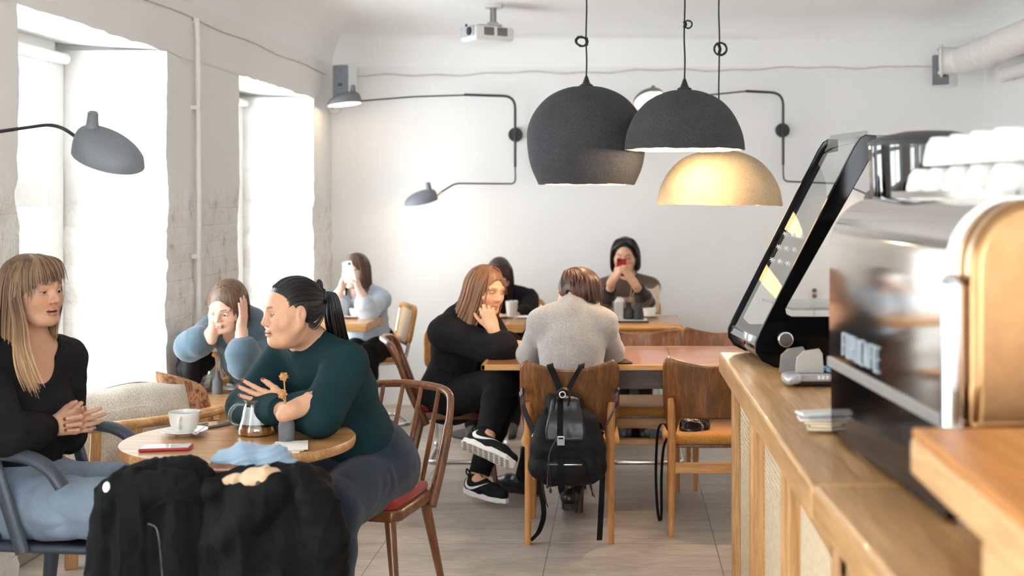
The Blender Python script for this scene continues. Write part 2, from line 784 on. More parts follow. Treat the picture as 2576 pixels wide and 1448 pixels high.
b = MB()
ends = [YR] + [y for n in NICHES for y in n] + [YB]
for i in range(0, len(ends), 2):
    pier(b, ends[i], ends[i + 1], i > 0, i < len(ends) - 2)
ys = np.linspace(YR, YB, 260)
zs = np.linspace(ZW, 2.53, 8)
V = np.array([[(XL + .004, y, z) for z in zs] for y in ys])
V[:, 0, 2] -= .004 + .010 * np.abs(fbm(np.stack([ys * 5, 0 * ys, 0 * ys], -1), 3, 8))
b.grid(V)
for (y0, y1) in NICHES:
    b.grid(np.array([[(XL + (XN - XL) * t, y, ZW + .03 * t) for t in np.linspace(0, 1, 6)] for y in np.linspace(y0 - .04, y1 + .04, 30)]))
    b.bx(XN - .25, XN + .03, y0 - .05, y1 + .05, 0, .42)          # parapet under the window
    b.bx(XN - .25, XN - .03, y0 - .05, y0 + .09, .42, ZW + .05).bx(XN - .25, XN - .03, y1 - .09, y1 + .05, .42, ZW + .05)
b.bx(XN - .3, XN - .25, YR, NICHES[0][0], 0, 2.8)
wl = mesh_obj('wall_left', np.concatenate(b.v), b.f, MAT_WALL_L, org=(0, 0, 0))
struct(wl)
b = MB().bx(XN - .4, XL - .06, YR - .2, YB + .2, ZW + .06, ZC + .02)
ends2 = [YR - .2] + [y for n in NICHES for y in n] + [YB + .2]
for i in range(0, len(ends2), 2):
    b.bx(XN - .3, XL - .06, ends2[i] + .05, ends2[i + 1] - .05, 0, ZW + .06)
struct(b.build('wall_left_core', MAT_WALL, smooth=False))

for k, (y0, y1) in enumerate([NICHES[3], NICHES[4], NICHES[2], NICHES[1], NICHES[0]]):
    x = XN - .02
    z0, z1 = .44, ZW - .02
    a, c = y0 + .06, y1 - .06
    m_ = (a + c) / 2
    f = MB()
    for yy, wd in ((a, .075), (c, .075), (m_, .06)):
        f.box((x, yy, (z0 + z1) / 2), (.07, wd * 2, z1 - z0))
    for zz, hh in ((z0, .07), (z1, .08), (1.56, .06)):
        f.box((x, m_, zz), (.058, c - a, hh * 2))
    root = struct(f.build('window_%d' % ([1, 2, 4, 5, 6][k]), MAT_JAMBW, smooth=True, bevel=.008))
    struct(MB().bx(x - .004, x + .004, a + .05, c - .05, z0 + .05, z1 - .05).build('pane', MAT_PANE, root, smooth=False))
    struct(MB().tube([(x + .055, y0 + .02, ZW - .045), (x + .055, y1 - .02, ZW - .045)], .028, 14).build('blind_roll', MAT_JAMBW, root))
    struct(MB().box((x + .05, m_, z0 - .015), (.14, c - a + .06, .03)).build('window_sill', MAT_JAMBW, root, bevel=.006))

# floor plinth in the niche by the armchair
b = MB().bx(XN, XN + .16, NICHES[3][0], NICHES[3][1], 0, .09)
struct(b.build('baseboard_left', plain('stone_plinth', (176, 170, 162), .7), smooth=False, bevel=.006))

# ---- conduit, cables
MAT_PIPE = plain('white_painted_pipe', (226, 223, 218), .5, var=.02)
yc = 6.43
b = MB()
b.tube(smooth_path([(XL + .03, yc, .0), (XL + .028, yc + .004, .9), (XL + .03, yc, 1.7), (XL + .026, yc - .006, 2.38), (XL + .012, yc - .008, 2.44)], 8), .014, 10)
for z in (.5, 1.25, 2.0):
    b.box((XL + .02, yc, z), (.05, .06, .02))
tag(b.build('conduit_pipe', MAT_PIPE), 'thin white conduit pipe running up the rough pier between the two windows', 'pipe')
MAT_CABLE = plain('cream_cable', (202, 194, 184), .6, var=.04)
pts = [(XL + .008, y, 2.448 + .006 * math.sin(y * 5.3)) for y in np.arange(3.0, YB - .06, .15)]
tag(MB().tube(pts, .0045, 6).build('wall_cable', MAT_CABLE), 'thin pale cable strung along the window wall under the ceiling cove', 'cable')
pts = [(x, YB - .008, 2.45 + .018 * (x + 2) + .008 * math.sin(x * 6.1) + .006 * math.sin(x * 17)) for x in np.arange(-1.98, 2.2, .07)]
pts += [(2.28, YB - .02, 2.52), (2.4, YB - .05, 2.49)]
tag(MB().tube(pts, .0055, 6).build('wall_cable', MAT_CABLE), 'thin pale cable strung across the back wall below the projector', 'cable')
jb = thing('junction_box', 'small round white wall box in the corner under the left speaker', 'junction box', P(837, 270, 9.42))
R = euler(PI / 2, 0, math.radians(35))
MB().lathe([(.05, 0), (.05, .025), (.044, .034), (0, .034)], P(837, 270, 9.42), 24, R).build('cover', MAT_PIPE, jb)
MB().ball(P(837, 270, 9.37), .012).build('screw', MAT_CABLE, jb)

# ---- two wall speakers
MAT_SPK = plain('speaker_white', (226, 226, 226), .5, var=.01)
MAT_GRILLE = M('speaker_grille', (122, 126, 132), .6)
_n = MAT_GRILLE.noise(MAT_GRILLE.coord(), 420, 1)
MAT_GRILLE.color(MAT_GRILLE.ramp(_n, [(.4, (88, 92, 98)), (.6, (150, 154, 160))]))
MAT_GRILLE = MAT_GRILLE.m
MAT_DARKM = plain('dark_grey_plastic', (40, 41, 43), .45)
MAT_WHITEP = plain('white_print_and_glint', (236, 236, 236), .5, var=0)  # also colours the painted reflections on the display glass


def speaker(c, rz, label, size, gcol):
    w_, d_, h_ = size
    t = thing('wall_speaker', label, 'speaker', (0, 0, 0), 0, 'wall speakers in the top corners')
    MB().box((0, 0, 0), (w_, d_, h_)).build('cabinet', MAT_SPK, t, bevel=.012)
    g = MB().box((0, -d_ / 2 - .006, 0), (w_ - .008, .016, h_ - .01)).build('grille', gcol, t, bevel=.006)
    lg = MB()
    for s in (-1, 1):
        lg.box((s * .009, -d_ / 2 - .0155, -.02), (.012, .003, .020))
    lg.build('badge', MAT_DARKM if gcol == MAT_GRILLE else MAT_WHITEP, g, smooth=False)
    MB().tube([(0, d_ / 2, 0), (0, d_ / 2 + .06, 0)], .02, 10).build('bracket', MAT_DARKM, t)
    t.location = tuple(c)
    t.rotation_euler = (0, 0, rz)
    return t


speaker(P(868, 208, 9.22), math.radians(-12), 'grey-fronted white speaker high in the corner by the window wall', (.125, .14, .25), MAT_GRILLE)
MAT_GRD = plain('speaker_grille_dark', (104, 107, 112), .6)
speaker(P(2378, 178, 9.22), math.radians(-38), 'dark-fronted speaker beside the white duct, top right corner', (.135, .15, .225), MAT_GRD)

# ---- white duct on the right wall
MAT_DUCT = plain('white_duct', (226, 223, 219), .45, var=.02)
dt = thing('ventilation_duct', 'large white duct with round end flange along the right wall', 'duct', (2.42, 8.6, 2.42))
R90 = euler(PI / 2, 0, 0)
MB().tube([(2.44, 9.12, 2.525), (2.44, 6.9, 2.525)], .098, 28).build('pipe_run', MAT_DUCT, dt)
MB().tube([(2.36, 9.11, 2.525), (2.30, 9.13, 2.525)], .1, 28).tube([(2.44, 9.05, 2.525), (2.36, 9.11, 2.525)], .094, 28).build('elbow', MAT_DUCT, dt)
fl = MB().tube([(2.305, 9.13, 2.525), (2.285, 9.137, 2.525)], .118, 32).build('flange', MAT_DUCT, dt, bevel=.004)
q = MB()
for a in range(6):
    q.ball((2.284, 9.137, 2.525) + A(0, .1 * math.cos(a * PI / 3), .1 * math.sin(a * PI / 3)), .008, 8, 6)
q.build('bolt', MAT_CABLE, fl)
for y in (8.62, 8.2, 7.4):
    MB().tube([(2.44, y, 2.525), (2.44, y - .09, 2.525)], .104, 28).build('collar', MAT_DUCT, dt, bevel=.004)
    MB().bx(2.54, XR, y - .06, y - .03, 2.5, 2.55).build('wall_bracket', MAT_DUCT, dt)
d2 = thing('drain_pipe', 'slimmer white pipe running under the duct on the right wall', 'pipe', (2.6, 8.2, 2.38))
MB().tube(smooth_path([(2.62, 8.75, 2.39), (2.61, 8.2, 2.385), (2.61, 7.0, 2.38)], 6), .045, 18).build('pipe_run', MAT_DUCT, d2)
MB().tube([(2.62, 8.78, 2.39), (2.62, 8.72, 2.39)], .055, 18).build('end_cap', MAT_DUCT, d2, bevel=.004)
MB().bx(2.62, XR, 8.0, 8.03, 2.36, 2.40).build('wall_bracket', MAT_DUCT, d2)

# ---- projector hung from the ceiling
pc = P(1226, 88, 8.7)
pj = thing('projector', 'white ceiling projector with dark side vents on a short mount', 'projector', pc)
Rz = rotz(math.radians(33))


def pj_(x, y, z):
    return pc + Rz @ A(x, y, z)


MAT_PJ = plain('projector_white', (228, 227, 224), .4, var=.01)
MAT_PJG = plain('projector_grey_front', (176, 180, 184), .3, var=.02)
body = MB().box(pc, (.30, .23, .10), Rz).build('housing', MAT_PJ, pj, bevel=.022, seg=3)
MB().box(pj_(-.152, 0, .012), (.012, .2, .07), Rz).build('front_panel', MAT_PJG, pj, bevel=.006)
MB().tube([pj_(-.15, -.05, .01), pj_(-.17, -.05, .01)], .028, 20).build('lens', MAT_DARKM, pj)
for cx in (-.045, .055):
    v = MB()
    for i in range(7):
        v.box(pj_(cx - .033 + i * .011, -.116, .012), (.006, .006, .055), Rz)
    v.build('side_vent', plain('vent_dark', (70, 68, 66), .6), pj, smooth=False)
MB().tube([pj_(-.12, .08, .05), pj_(-.12, .08, .075)], .008, 8).build('foot_screw', MAT_DARKM, pj)
top = A(pc[0] + .04, pc[1], ZC)
m_ = MB().tube([top + A(0, 0, -.02), top + A(0, 0, -.13)], .022, 14).box(top + A(0, 0, -.14), (.07, .07, .04)).box((pc + top) / 2 * A(1, 1, 0) + A(0, 0, pc[2] + .06), (.16, .12, .012))
m_.tube([top + A(-.04, -.04, -.14), pc + A(-.07, -.05, .055)], .006, 6).tube([top + A(.04, .04, -.14), pc + A(.08, .05, .055)], .006, 6).tube([top + A(0, 0, -.15), A(pc[0] + .02, pc[1], pc[2] + .06)], .02, 10)
m_.build('ceiling_mount', plain('mount_grey', (150, 148, 146), .4, .6), pj)
MB().box(top + A(0, 0, -.01), (.12, .12, .02)).build('ceiling_plate', MAT_PJ, pj, bevel=.004)

sk = thing('wall_socket', 'pair of small brown round switches on the back wall seen through the display case', 'switch', P(2049, 738, 9.49))
for y_ in (730, 744):
    MB().tube([P(2049, y_, 9.499), P(2049, y_, 9.475)], .017, 18).build('switch_knob', plain('brown_bakelite', (112, 88, 66), .5), sk, bevel=.004)
MB().tube([P(2049, 752, 9.494), A(P(2049, 752, 9.494)[0], 9.494, .02)], .004, 6).build('cable_drop', MAT_CABLE, sk)
# ================================================================= lamps
MAT_BLK = plain('black_metal', (30, 31, 33), .45, var=.05)
MAT_SHADE = plain('charcoal_shade_metal', (112, 116, 122), .5, var=.08, nscale=300, bump=.1)
MAT_REFL = plain('white_reflector', (240, 238, 232), .4, var=0)
MAT_BRASS = plain('brass_joint', (196, 160, 104), .3, .9, var=.04)
MAT_BULB = emit('warm_bulb', (255, 214, 160), 9.0)
MAT_CORDB = plain('black_cord', (26, 27, 30), .7)


def lamp_light(name, loc, watts, col, parent, rad=.03):
    l = bpy.data.lights.new(name, 'POINT')
    l.energy, l.color, l.shadow_soft_size = watts, col, rad
    o = bpy.data.objects.new(name, l)
    COL.objects.link(o)
    o.parent = parent
    o.location = tuple(np.asarray(loc) - wloc(parent))
    return o


def shade(root, c, along, up, L=.120, Wd=.088, D=.088, watts=2.0, lit=True):
    """asymmetric beetle-shaped shade: along = from the arm joint outwards, up = out of the crown; returns joint point"""
    al = nrm(along)
    u = nrm(np.asarray(up) - al * np.dot(up, al))
    s = np.cross(al, u)

    def surf(k, off=0.0):
        V = []
        for i in range(15):
            t = i / 14 * PI / 2
            row = []
            for j in range(33):
                a = 2 * PI * j / 32
                rx, ry = L * k, Wd * k
                r = math.sin(t) ** .85
                x = rx * r * math.cos(a) - .062 * (1 - math.sin(t) ** 1.4)
                y = ry * r * math.sin(a)
                z = (D * k) * math.cos(t) ** 1.15 - (.012 * math.cos(a) if t > 1.4 else 0) + off
                row.append(c + al * x + s * y + u * z)
            V.append(row)
        return np.array(V)
    so = surf(1.0)
    b = MB().grid(so)
    sh = b.build('lamp_shade', MAT_SHADE, root)
    b = MB().grid(surf(.965, -.003)[:, ::-1])
    b.build('shade_lining', MAT_REFL, sh)
    # rim joining both skins
    top = c + al * (-.062) + u * D
    MB().tube([top - u * .012, top + u * .012, top + u * .034, top + u * .046, top + u * .05], [.024, .0185, .017, .0165, .012], 16).build('shade_neck', MAT_SHADE, sh)
    MB().ball(c + u * (D * .35) - al * .02, .022, 14, 10).build('bulb', MAT_BULB if lit else MAT_REFL, sh)
    if lit:
        lamp_light('lamp_glow', c + u * (D * .10) - al * .02, watts, (1, .80, .56), sh, .025)
    return c - al * (L * .95) + u * (D * .36)


def wall_lamp(base, label, rods, shades, group, thick):
    t = thing('wall_lamp', label, 'lamp', base, 0, group)
    MB().tube([base + A(0, .045, 0), base + A(0, .018, 0)], .053, 32).build('wall_plate', MAT_BLK, t, bevel=.003)
    st = MB().tube([base + A(0, .02, 0), base + A(0, -.05, 0)], .014, 12)
    st.build('pivot', MAT_BLK, t)
    for pts, r, fr in thick:
        MB().tube(fillet(pts, fr, 6), r, 10).build('stem', MAT_BLK, t)
    for pts, r, fr in rods:
        MB().tube(fillet(pts, fr, 6), r, 8).build('arm', MAT_BLK, t)
    for c, al, up, joint, wt in shades:
        j = shade(t, np.array(c), al, up, watts=wt)
        d = nrm(np.array(joint) - j)
        MB().tube([j - d * .01, np.array(joint) + d * .0], .0085, 10).build('brass_joint', MAT_BRASS, t)
    return t


Yp = 9.42
gl = 'double-armed black wall lamps on the back wall'
b0 = P(1296, 338, 9.455)
wall_lamp(b0, 'double-armed black wall lamp between the left corner and the big dark globe', [
    ([P(1172, 239, Yp), P(1040, 243, 9.3), P(905, 254, 9.12)], .006, .05),
    ([P(1296, 418, Yp), P(1297, 462, Yp), P(1145, 461, 9.3), P(1108, 484, 9.2)], .006, .04)],
    [(P(866, 262, 9.05), (-1, -.12, -.02), (.16, .10, 1), P(905, 254, 9.12), 1.3),
     (P(1060, 508, 9.12), (-1, -.1, -.10), (.10, -.22, 1), P(1108, 484, 9.2), 1.5)], gl,
    [([P(1296, 420, Yp), P(1296, 242, Yp), P(1168, 238, Yp)], .010, .09)])
b1 = P(1970, 327, 9.455)
wall_lamp(b1, 'double-armed black wall lamp partly behind the half-dome pendants', [
    ([P(1880, 229, Yp), P(1770, 240, 9.3), P(1690, 252, 9.15)], .006, .05),
    ([P(1970, 412, Yp), P(1971, 456, Yp), P(2120, 462, 9.3), P(2180, 488, 9.2)], .006, .04)],
    [(P(1634, 252, 9.05), (-1, -.25, -.12), (.35, .9, .9), P(1690, 252, 9.15), 1.3),
     (P(2215, 512, 9.1), (1, -.1, -.1), (-.10, -.15, 1), P(2180, 488, 9.2), 2.4)], gl,
    [([P(1970, 414, Yp), P(1970, 234, Yp), P(1876, 229, Yp)], .010, .09)])

# near lamp reaching in from the window wall
base = A(XL + .02, 3.62, 1.80)
t = thing('wall_lamp', 'large grey swing-arm wall lamp in front of the first window', 'lamp', base)
MB().tube([base + A(-.025, 0, 0), base + A(.012, 0, 0)], .055, 28).build('wall_plate', MAT_BLK, t, bevel=.003)
j = P(213, 360, 4.12)
MB().tube(fillet([base, P(-40, 336, 3.95), P(143, 310, 4.12), j], .05, 6), .0058, 10).build('arm', MAT_BLK, t)
c = P(272, 401, 4.12)
jj = shade(t, c, (1, -.12, -.26), (.22, -.38, 1), L=.118, Wd=.095, D=.098, watts=.8, lit=False)
MB().tube([j, jj], .0085, 10).build('brass_joint', MAT_BRASS, t)

# ---- three papier-mache pendants
def mache(name, dark, light, sc):
    m = M(name, light, .95)
    n = m.noise(m.coord(), sc, 4, .7)
    n2 = m.noise(m.coord(), 6, 3)
    c = m.ramp(n, [(.3, dark), (.7, light)])
    m.color(m.mix(.7, c, m.ramp(n2, [(.3, (215, 215, 215)), (.7, (255, 255, 255))]), 'MULTIPLY'))
    m.bump(n, .55, .004)
    return m.m


MAT_MACHE_D = mache('charcoal_paper_pulp', (46, 46, 48), (74, 74, 77), 140)
MAT_MACHE_B = mache('beige_paper_pulp', (176, 152, 118), (212, 186, 148), 160)
MAT_MACHE_IN = mache('cream_shade_lining', (222, 196, 156), (240, 218, 182), 60)


def pendant(label, px, Y, prof_px, coil, tilt=0, mat=MAT_MACHE_D, lin_=MAT_MACHE_IN, watts=9, bulb_y=None):
    """prof_px: (radius px, image y) from crown to rim"""
    s = Y / F
    x = (px - CX) * s
    top = H - (prof_px[0][1] - CY) * s
    rim = H - (prof_px[-1][1] - CY) * s
    root = thing('pendant_lamp', label, 'lamp', (x, Y, rim), 0, 'pendant lamps over the long table')
    prof = smooth_path([(r * s, 0, H - (y - CY) * s) for r, y in prof_px], 5)
    prof = [(p[0], p[2]) for p in prof]
    n = 72
    R = euler(0, tilt, 0)
    c0 = A(x, Y, rim)

    def wob(a, z):
        return 1 + .006 * math.sin(3 * a + z * 9) + .004 * math.sin(7 * a + 1)

    def ring(k, dz, inn=False):
        V = []
        for i, (r, z) in enumerate(prof):
            row = []
            for j_ in range(n + 1):
                a = 2 * PI * j_ / n
                q = wob(a, z)
                f_ = max(0, (i - len(prof) + 6) / 5)
                zz = z - rim + f_ ** 2 * (.0016 * math.sin(5 * a) + .0011 * math.sin(13 * a + 2) + .0009 * math.sin(29 * a))
                rr = max(r * q - (k if r > .03 else 0), 0)
                row.append(c0 + R @ A(rr * math.cos(a), rr * math.sin(a), zz - dz * (1 - f_)))
            V.append(row)
        return np.array(V)
    o, i_ = ring(0, 0), ring(.011, .011)
    sh = MB().grid(o[:, ::-1]).build('lamp_shade', mat, root)
    MB().grid(i_).grid(np.stack([o[-1], i_[-1]])).build('shade_lining', lin_, sh)
    capc = A(x, Y, top)
    MB().lathe([(.032, -.006), (.034, .004), (.02, .012), (.013, .03), (.008, .045), (.006, .05)], capc, 20).build('cap', MAT_BLK, root)
    cz = H - (coil[1] - CY) * s
    pts = [capc + A(0, 0, .045)]
    for k in range(1, 9):
        zz = top + .045 + (ZC - top - .045) * k / 8
        pts.append(A(x + .002 * math.sin(k * 2.1), Y + .002 * math.cos(k), zz))
    MB().tube(smooth_path(pts, 4), .0042, 8).build('cord', MAT_CORDB, root)
    cm = MB()
    rnd = random.Random(int(px))
    cc = A(x + coil[0] * s, Y - .01, cz)
    rad = coil[2] * s
    for k in range(coil[3]):
        R2 = euler(PI / 2 + rnd.uniform(-.25, .25) + coil[4], rnd.uniform(-.2, .2) + coil[5], 0)
        rr = rad * rnd.uniform(.8, 1.08)
        loop = [cc + R2 @ A(rr * math.cos(a), rr * rnd.uniform(.9, 1.1) * math.sin(a), rnd.uniform(-.003, .003)) for a in np.linspace(0, 2 * PI, 22)[:-1]]
        cm.tube(loop, .0038, 6, closed=True)
    cm.tube([A(x, Y, cz + rad * .6), A(x + .004, Y - .012, cz), A(x, Y, cz - rad * .6)], .008, 8)
    cm.build('cord_coil', MAT_CORDB, root)
    by = bulb_y if bulb_y is not None else .45 * top + .55 * rim
    bc = A(x, Y, by)
    MB().tube([A(x, Y, top - .01), A(x, Y, by + .04)], .018, 12).build('lamp_holder', MAT_BLK, root)
    MB().ball(bc, .038, 18, 12).build('bulb', MAT_BULB, root)
    lamp_light('pendant_glow', bc - A(0, 0, .05), watts, (1, .83, .61), root, .04)
    return root


pendant('big charcoal globe pendant, cut off flat at the bottom', 1475, 6.3,
        [(4, 216), (50, 222), (95, 243), (128, 278), (146, 318), (149, 352), (146, 390), (138, 425), (121, 464)], (-12, 105, 15, 6, .9, .3), watts=10)
pendant('charcoal half-dome pendant hanging in front of the beige one', 1722, 5.9,
        [(4, 225), (45, 231), (88, 250), (120, 282), (141, 322), (149, 352), (151.5, 377)], (9, 62, 11, 2, .1, .5), tilt=.0, watts=11,
        bulb_y=H - (345 - CY) * 5.9 / F)
pendant('beige half-dome pendant, lowest of the three', 1809, 6.4,
        [(4, 377), (48, 381), (95, 400), (128, 432), (149, 470), (156, 500), (158.5, 515)], (3, 124, 17, 5, .0, .1), tilt=math.radians(.6), mat=MAT_MACHE_B, watts=9)
# ================================================================= tables and chairs
W_OAK = wood('light_oak', (176, 124, 72), (220, 174, 118), 'X', 1.0, .32, .15)
W_OAKZ = wood('light_oak_upright', (178, 128, 76), (216, 168, 112), 'Z', 1.0, .4)
W_OAKY = wood('light_oak_lengthwise', (182, 134, 82), (222, 176, 120), 'Y', .8, .35, .1)
W_TEAK = wood('teak_table', (132, 84, 58), (174, 122, 90), 'X', .9, .3, .25)
W_EDGE = wood('honey_edge_wood', (178, 122, 62), (214, 160, 92), 'X', 1.0, .35)
W_DARK = wood('dark_apron_wood', (56, 36, 24), (84, 56, 38), 'X', 1.0, .45)
W_WALNUT = wood('walnut_ply', (86, 52, 26), (142, 92, 50), 'Z', 1.3, .33, .2)
W_BEECH = wood('beech_leg', (176, 116, 60), (206, 146, 84), 'Z', 1.0, .4)
W_BEECHX = wood('beech_rail', (180, 122, 66), (212, 156, 96), 'X', 1.0, .4)
W_CHEST = wood('chestnut_lacquer', (92, 52, 28), (140, 88, 50), 'Z', 1.2, .3, .3)
F_OCHRE = fabric('ochre_wool', (184, 128, 60), 260, .22, bump=.6)
F_RED = fabric('red_seat_fabric', (150, 44, 36), 300, .2)
F_GREYW = fabric('oatmeal_weave', (184, 175, 162), 380, .26, bump=.9)
F_FLORAL = None
MAT_CHROME = plain('chrome_tube', (214, 214, 216), .14, 1.0, var=.02)
MAT_CANE = caned('woven_cane', (222, 186, 136), .0125)
MAT_PLAST = plain('blue_grey_plastic', (58, 66, 76), .42, var=.05, nscale=200, bump=.06)
MAT_BLKM = plain('black_iron', (34, 34, 35), .5)


def rrect(x0, x1, y0, y1, r, n=6):
    out = []
    for cx, cy, a in ((x1 - r, y1 - r, 0), (x0 + r, y1 - r, PI / 2), (x0 + r, y0 + r, PI), (x1 - r, y0 + r, 3 * PI / 2)):
        for k in range(n + 1):
            out.append((cx + r * math.cos(a + PI / 2 * k / n), cy + r * math.sin(a + PI / 2 * k / n)))
    return out


# ---------------- round table in front
T1 = A(-1.285, 4.27, .74)
t1 = thing('round_table', 'round oak pedestal table in front holding teapot, cup and phones', 'table', (T1[0], T1[1], 0))
n = 96
b = MB().lathe([(.36, -.036), (.379, -.030), (.383, -.02), (.383, -.006), (.378, 0), (0, 0)], T1, n)
b.build('tabletop', W_OAK, t1)
MB().tube([T1 + A(0, 0, -.036), T1 + A(0, 0, -.70)], .032, 20).build('pedestal', MAT_BLKM, t1)
MB().lathe([(.24, .0), (.24, .012), (.05, .03), (.033, .06)], (T1[0], T1[1], 0), 40).build('base', MAT_BLKM, t1)
MB().box(T1 + A(0, 0, -.046), (.4, .06, .02)).box(T1 + A(0, 0, -.046), (.06, .4, .02)).build('top_bracket', MAT_BLKM, t1)

# ---------------- low table by the pier
T2Z = .60
t2 = thing('low_table', 'pale low table with rounded corners beside the rough pier', 'table', (-1.68, 6.1, 0))
b = MB().prism([(x, y, T2Z - .03) for x, y in rrect(-2.10, -1.40, 5.79, 6.43, .07)], (0, 0, .03))
b.build('tabletop', W_OAK, t2, bevel=.004)
for x, y in ((-2.0, 5.88), (-1.46, 5.88), (-2.0, 6.34), (-1.46, 6.34)):
    MB().tube([(x, y, T2Z - .03), (x, y, 0)], [.024, .017], 12).build('leg', W_OAKZ, t2)
MB().bx(-2.0, -1.46, 5.87, 5.89, T2Z - .08, T2Z - .03).bx(-2.0, -1.46, 6.33, 6.35, T2Z - .08, T2Z - .03).build('apron', W_OAK, t2, bevel=.003)

# ---------------- three square tables along the back wall
TZ = .75


def back_table(x0, x1, y0, y1, label):
    t = thing('square_table', label, 'table', ((x0 + x1) / 2, (y0 + y1) / 2, 0), 0, 'oak tables along the back wall')
    MB().bx(x0, x1, y0, y1, TZ - .052, TZ).build('tabletop', W_OAK, t, bevel=.004)
    cx, cy = (x0 + x1) / 2, (y0 + y1) / 2
    MB().tube([(cx, cy, TZ - .052), (cx, cy, .03)], .03, 16).build('pedestal', MAT_BLKM, t)
    MB().lathe([(.2, 0), (.2, .012), (.03, .03)], (cx, cy, 0), 32).build('base', MAT_BLKM, t)
    return t


TB1 = (-2.13, -1.615, 8.02, 8.62)
TB2 = (-1.215, -.622, 7.98, 8.62)
TB3 = (-.215, .37, 7.98, 8.60)
back_table(*TB1, 'oak table in the back corner by the second window')
back_table(*TB2, 'oak table on the back wall behind the person in the black cardigan')
back_table(*TB3, 'oak table on the back wall with the tray and pepper mill')

# ---------------- long extending table
LT = (-.68, 1.15, 6.13, 6.90, .74)
t3 = thing('extending_table', 'long teak table with honey-coloured edge and a centre seam', 'table', (.2, 6.5, 0))
x0, x1, y0, y1, z = LT
seam = P(1684, 900, 6.5)[0]
MB().bx(x0 + .02, seam - .001, y0 + .02, y1 - .02, z - .02, z).build('table_leaf', W_TEAK, t3, bevel=.001)
MB().bx(seam + .001, x1 - .02, y0 + .02, y1 - .02, z - .02, z).build('table_leaf', W_TEAK, t3, bevel=.001)
b = MB()
for (xa, xb, ya, yb) in ((x0, x1, y0, y0 + .02), (x0, x1, y1 - .02, y1), (x0, x0 + .02, y0, y1), (x1 - .02, x1, y0, y1)):
    b.bx(xa, xb, ya, yb, z - .026, z + .001)
b.prism([(x0 + .005, y0 + .005, z - .026), (x1 - .005, y0 + .005, z - .026), (x1 - .03, y0 + .05, z - .034), (x0 + .03, y0 + .05, z - .034)], (0, .6, 0))
b.build('edge_band', W_EDGE, t3, bevel=.003)
b = MB().bx(x0 + .42, x1 - .2, y0 + .1, y0 + .125, z - .13, z - .03).bx(x0 + .42, x1 - .2, y1 - .125, y1 - .1, z - .13, z - .03)
b.bx(x0 + .42, x0 + .445, y0 + .1, y1 - .1, z - .13, z - .03).bx(x1 - .225, x1 - .2, y0 + .1, y1 - .1, z - .13, z - .03)
b.build('apron', W_DARK, t3, bevel=.002)
for x in (x0 + .47, x1 - .25):
    for y in (y0 + .13, y1 - .13):
        MB().tube([(x, y, z - .06), (x, y, 0)], [.034, .02], 14).build('leg', W_DARK, t3)
MB().bx(x0 + .46, x1 - .24, 6.49, 6.53, .285, .315).build('stretcher', W_EDGE, t3, bevel=.004)


# ---------------- chair kinds (each faces +Y, origin on the floor under the seat)
def spindle_chair(label, loc, rz, group):
    t = thing('spindle_chair', label, 'chair', (0, 0, 0), 0, group)
    zt = .435
    pl = [(-.20, -.20), (-.215, .17), (-.19, .205), (.19, .205), (.215, .17), (.20, -.20)]
    MB().prism([(x, y, zt - .04) for x, y in pl[::-1]], (0, 0, .04)).build('seat', W_CHEST, t, bevel=.008)
    MB().prism([(x * .9, y * .9, zt - .004) for x, y in pl[::-1]], (0, 0, .034)).build('seat_pad', F_RED, t, bevel=.014, seg=3)
    for sx in (-1, 1):
        MB().tube([(sx * .165, .165, zt - .03), (sx * .225, .225, 0)], [.021, .012], 12).build('leg', W_CHEST, t)
        MB().tube([(sx * .165, -.165, zt - .03), (sx * .215, -.255, 0)], [.021, .012], 12).build('leg', W_CHEST, t)
    pts = smooth_path([(-.205, -.14, zt - .06), (-.215, -.20, zt + .06), (-.225, -.255, zt + .20), (-.226, -.29, zt + .30),
                       (-.205, -.318, zt + .345), (-.14, -.345, zt + .362), (0, -.372, zt + .368), (.14, -.345, zt + .362), (.205, -.318, zt + .345),
                       (.226, -.29, zt + .30), (.225, -.255, zt + .20), (.215, -.20, zt + .06), (.205, -.14, zt - .06)], 6)
    m = len(pts)
    rr = [.020 if (k < 14 or k > m - 15) else .0155 for k in range(m)]
    MB().tube(pts, rr, 12).build('back_bow', W_CHEST, t)
    for k in range(5):
        u = (k - 2) / 2
        x = u * .155
        MB().tube([(x * .92, -.185, zt - .01), (x, -.26, zt + .18), (x * 1.05, -.345 - .025 * (1 - u * u) + .01, zt + .362)], [.0085, .0105, .008], 8).build('spindle', W_CHEST, t)
    t.location, t.rotation_euler = tuple(loc), (0, 0, rz)
    return t


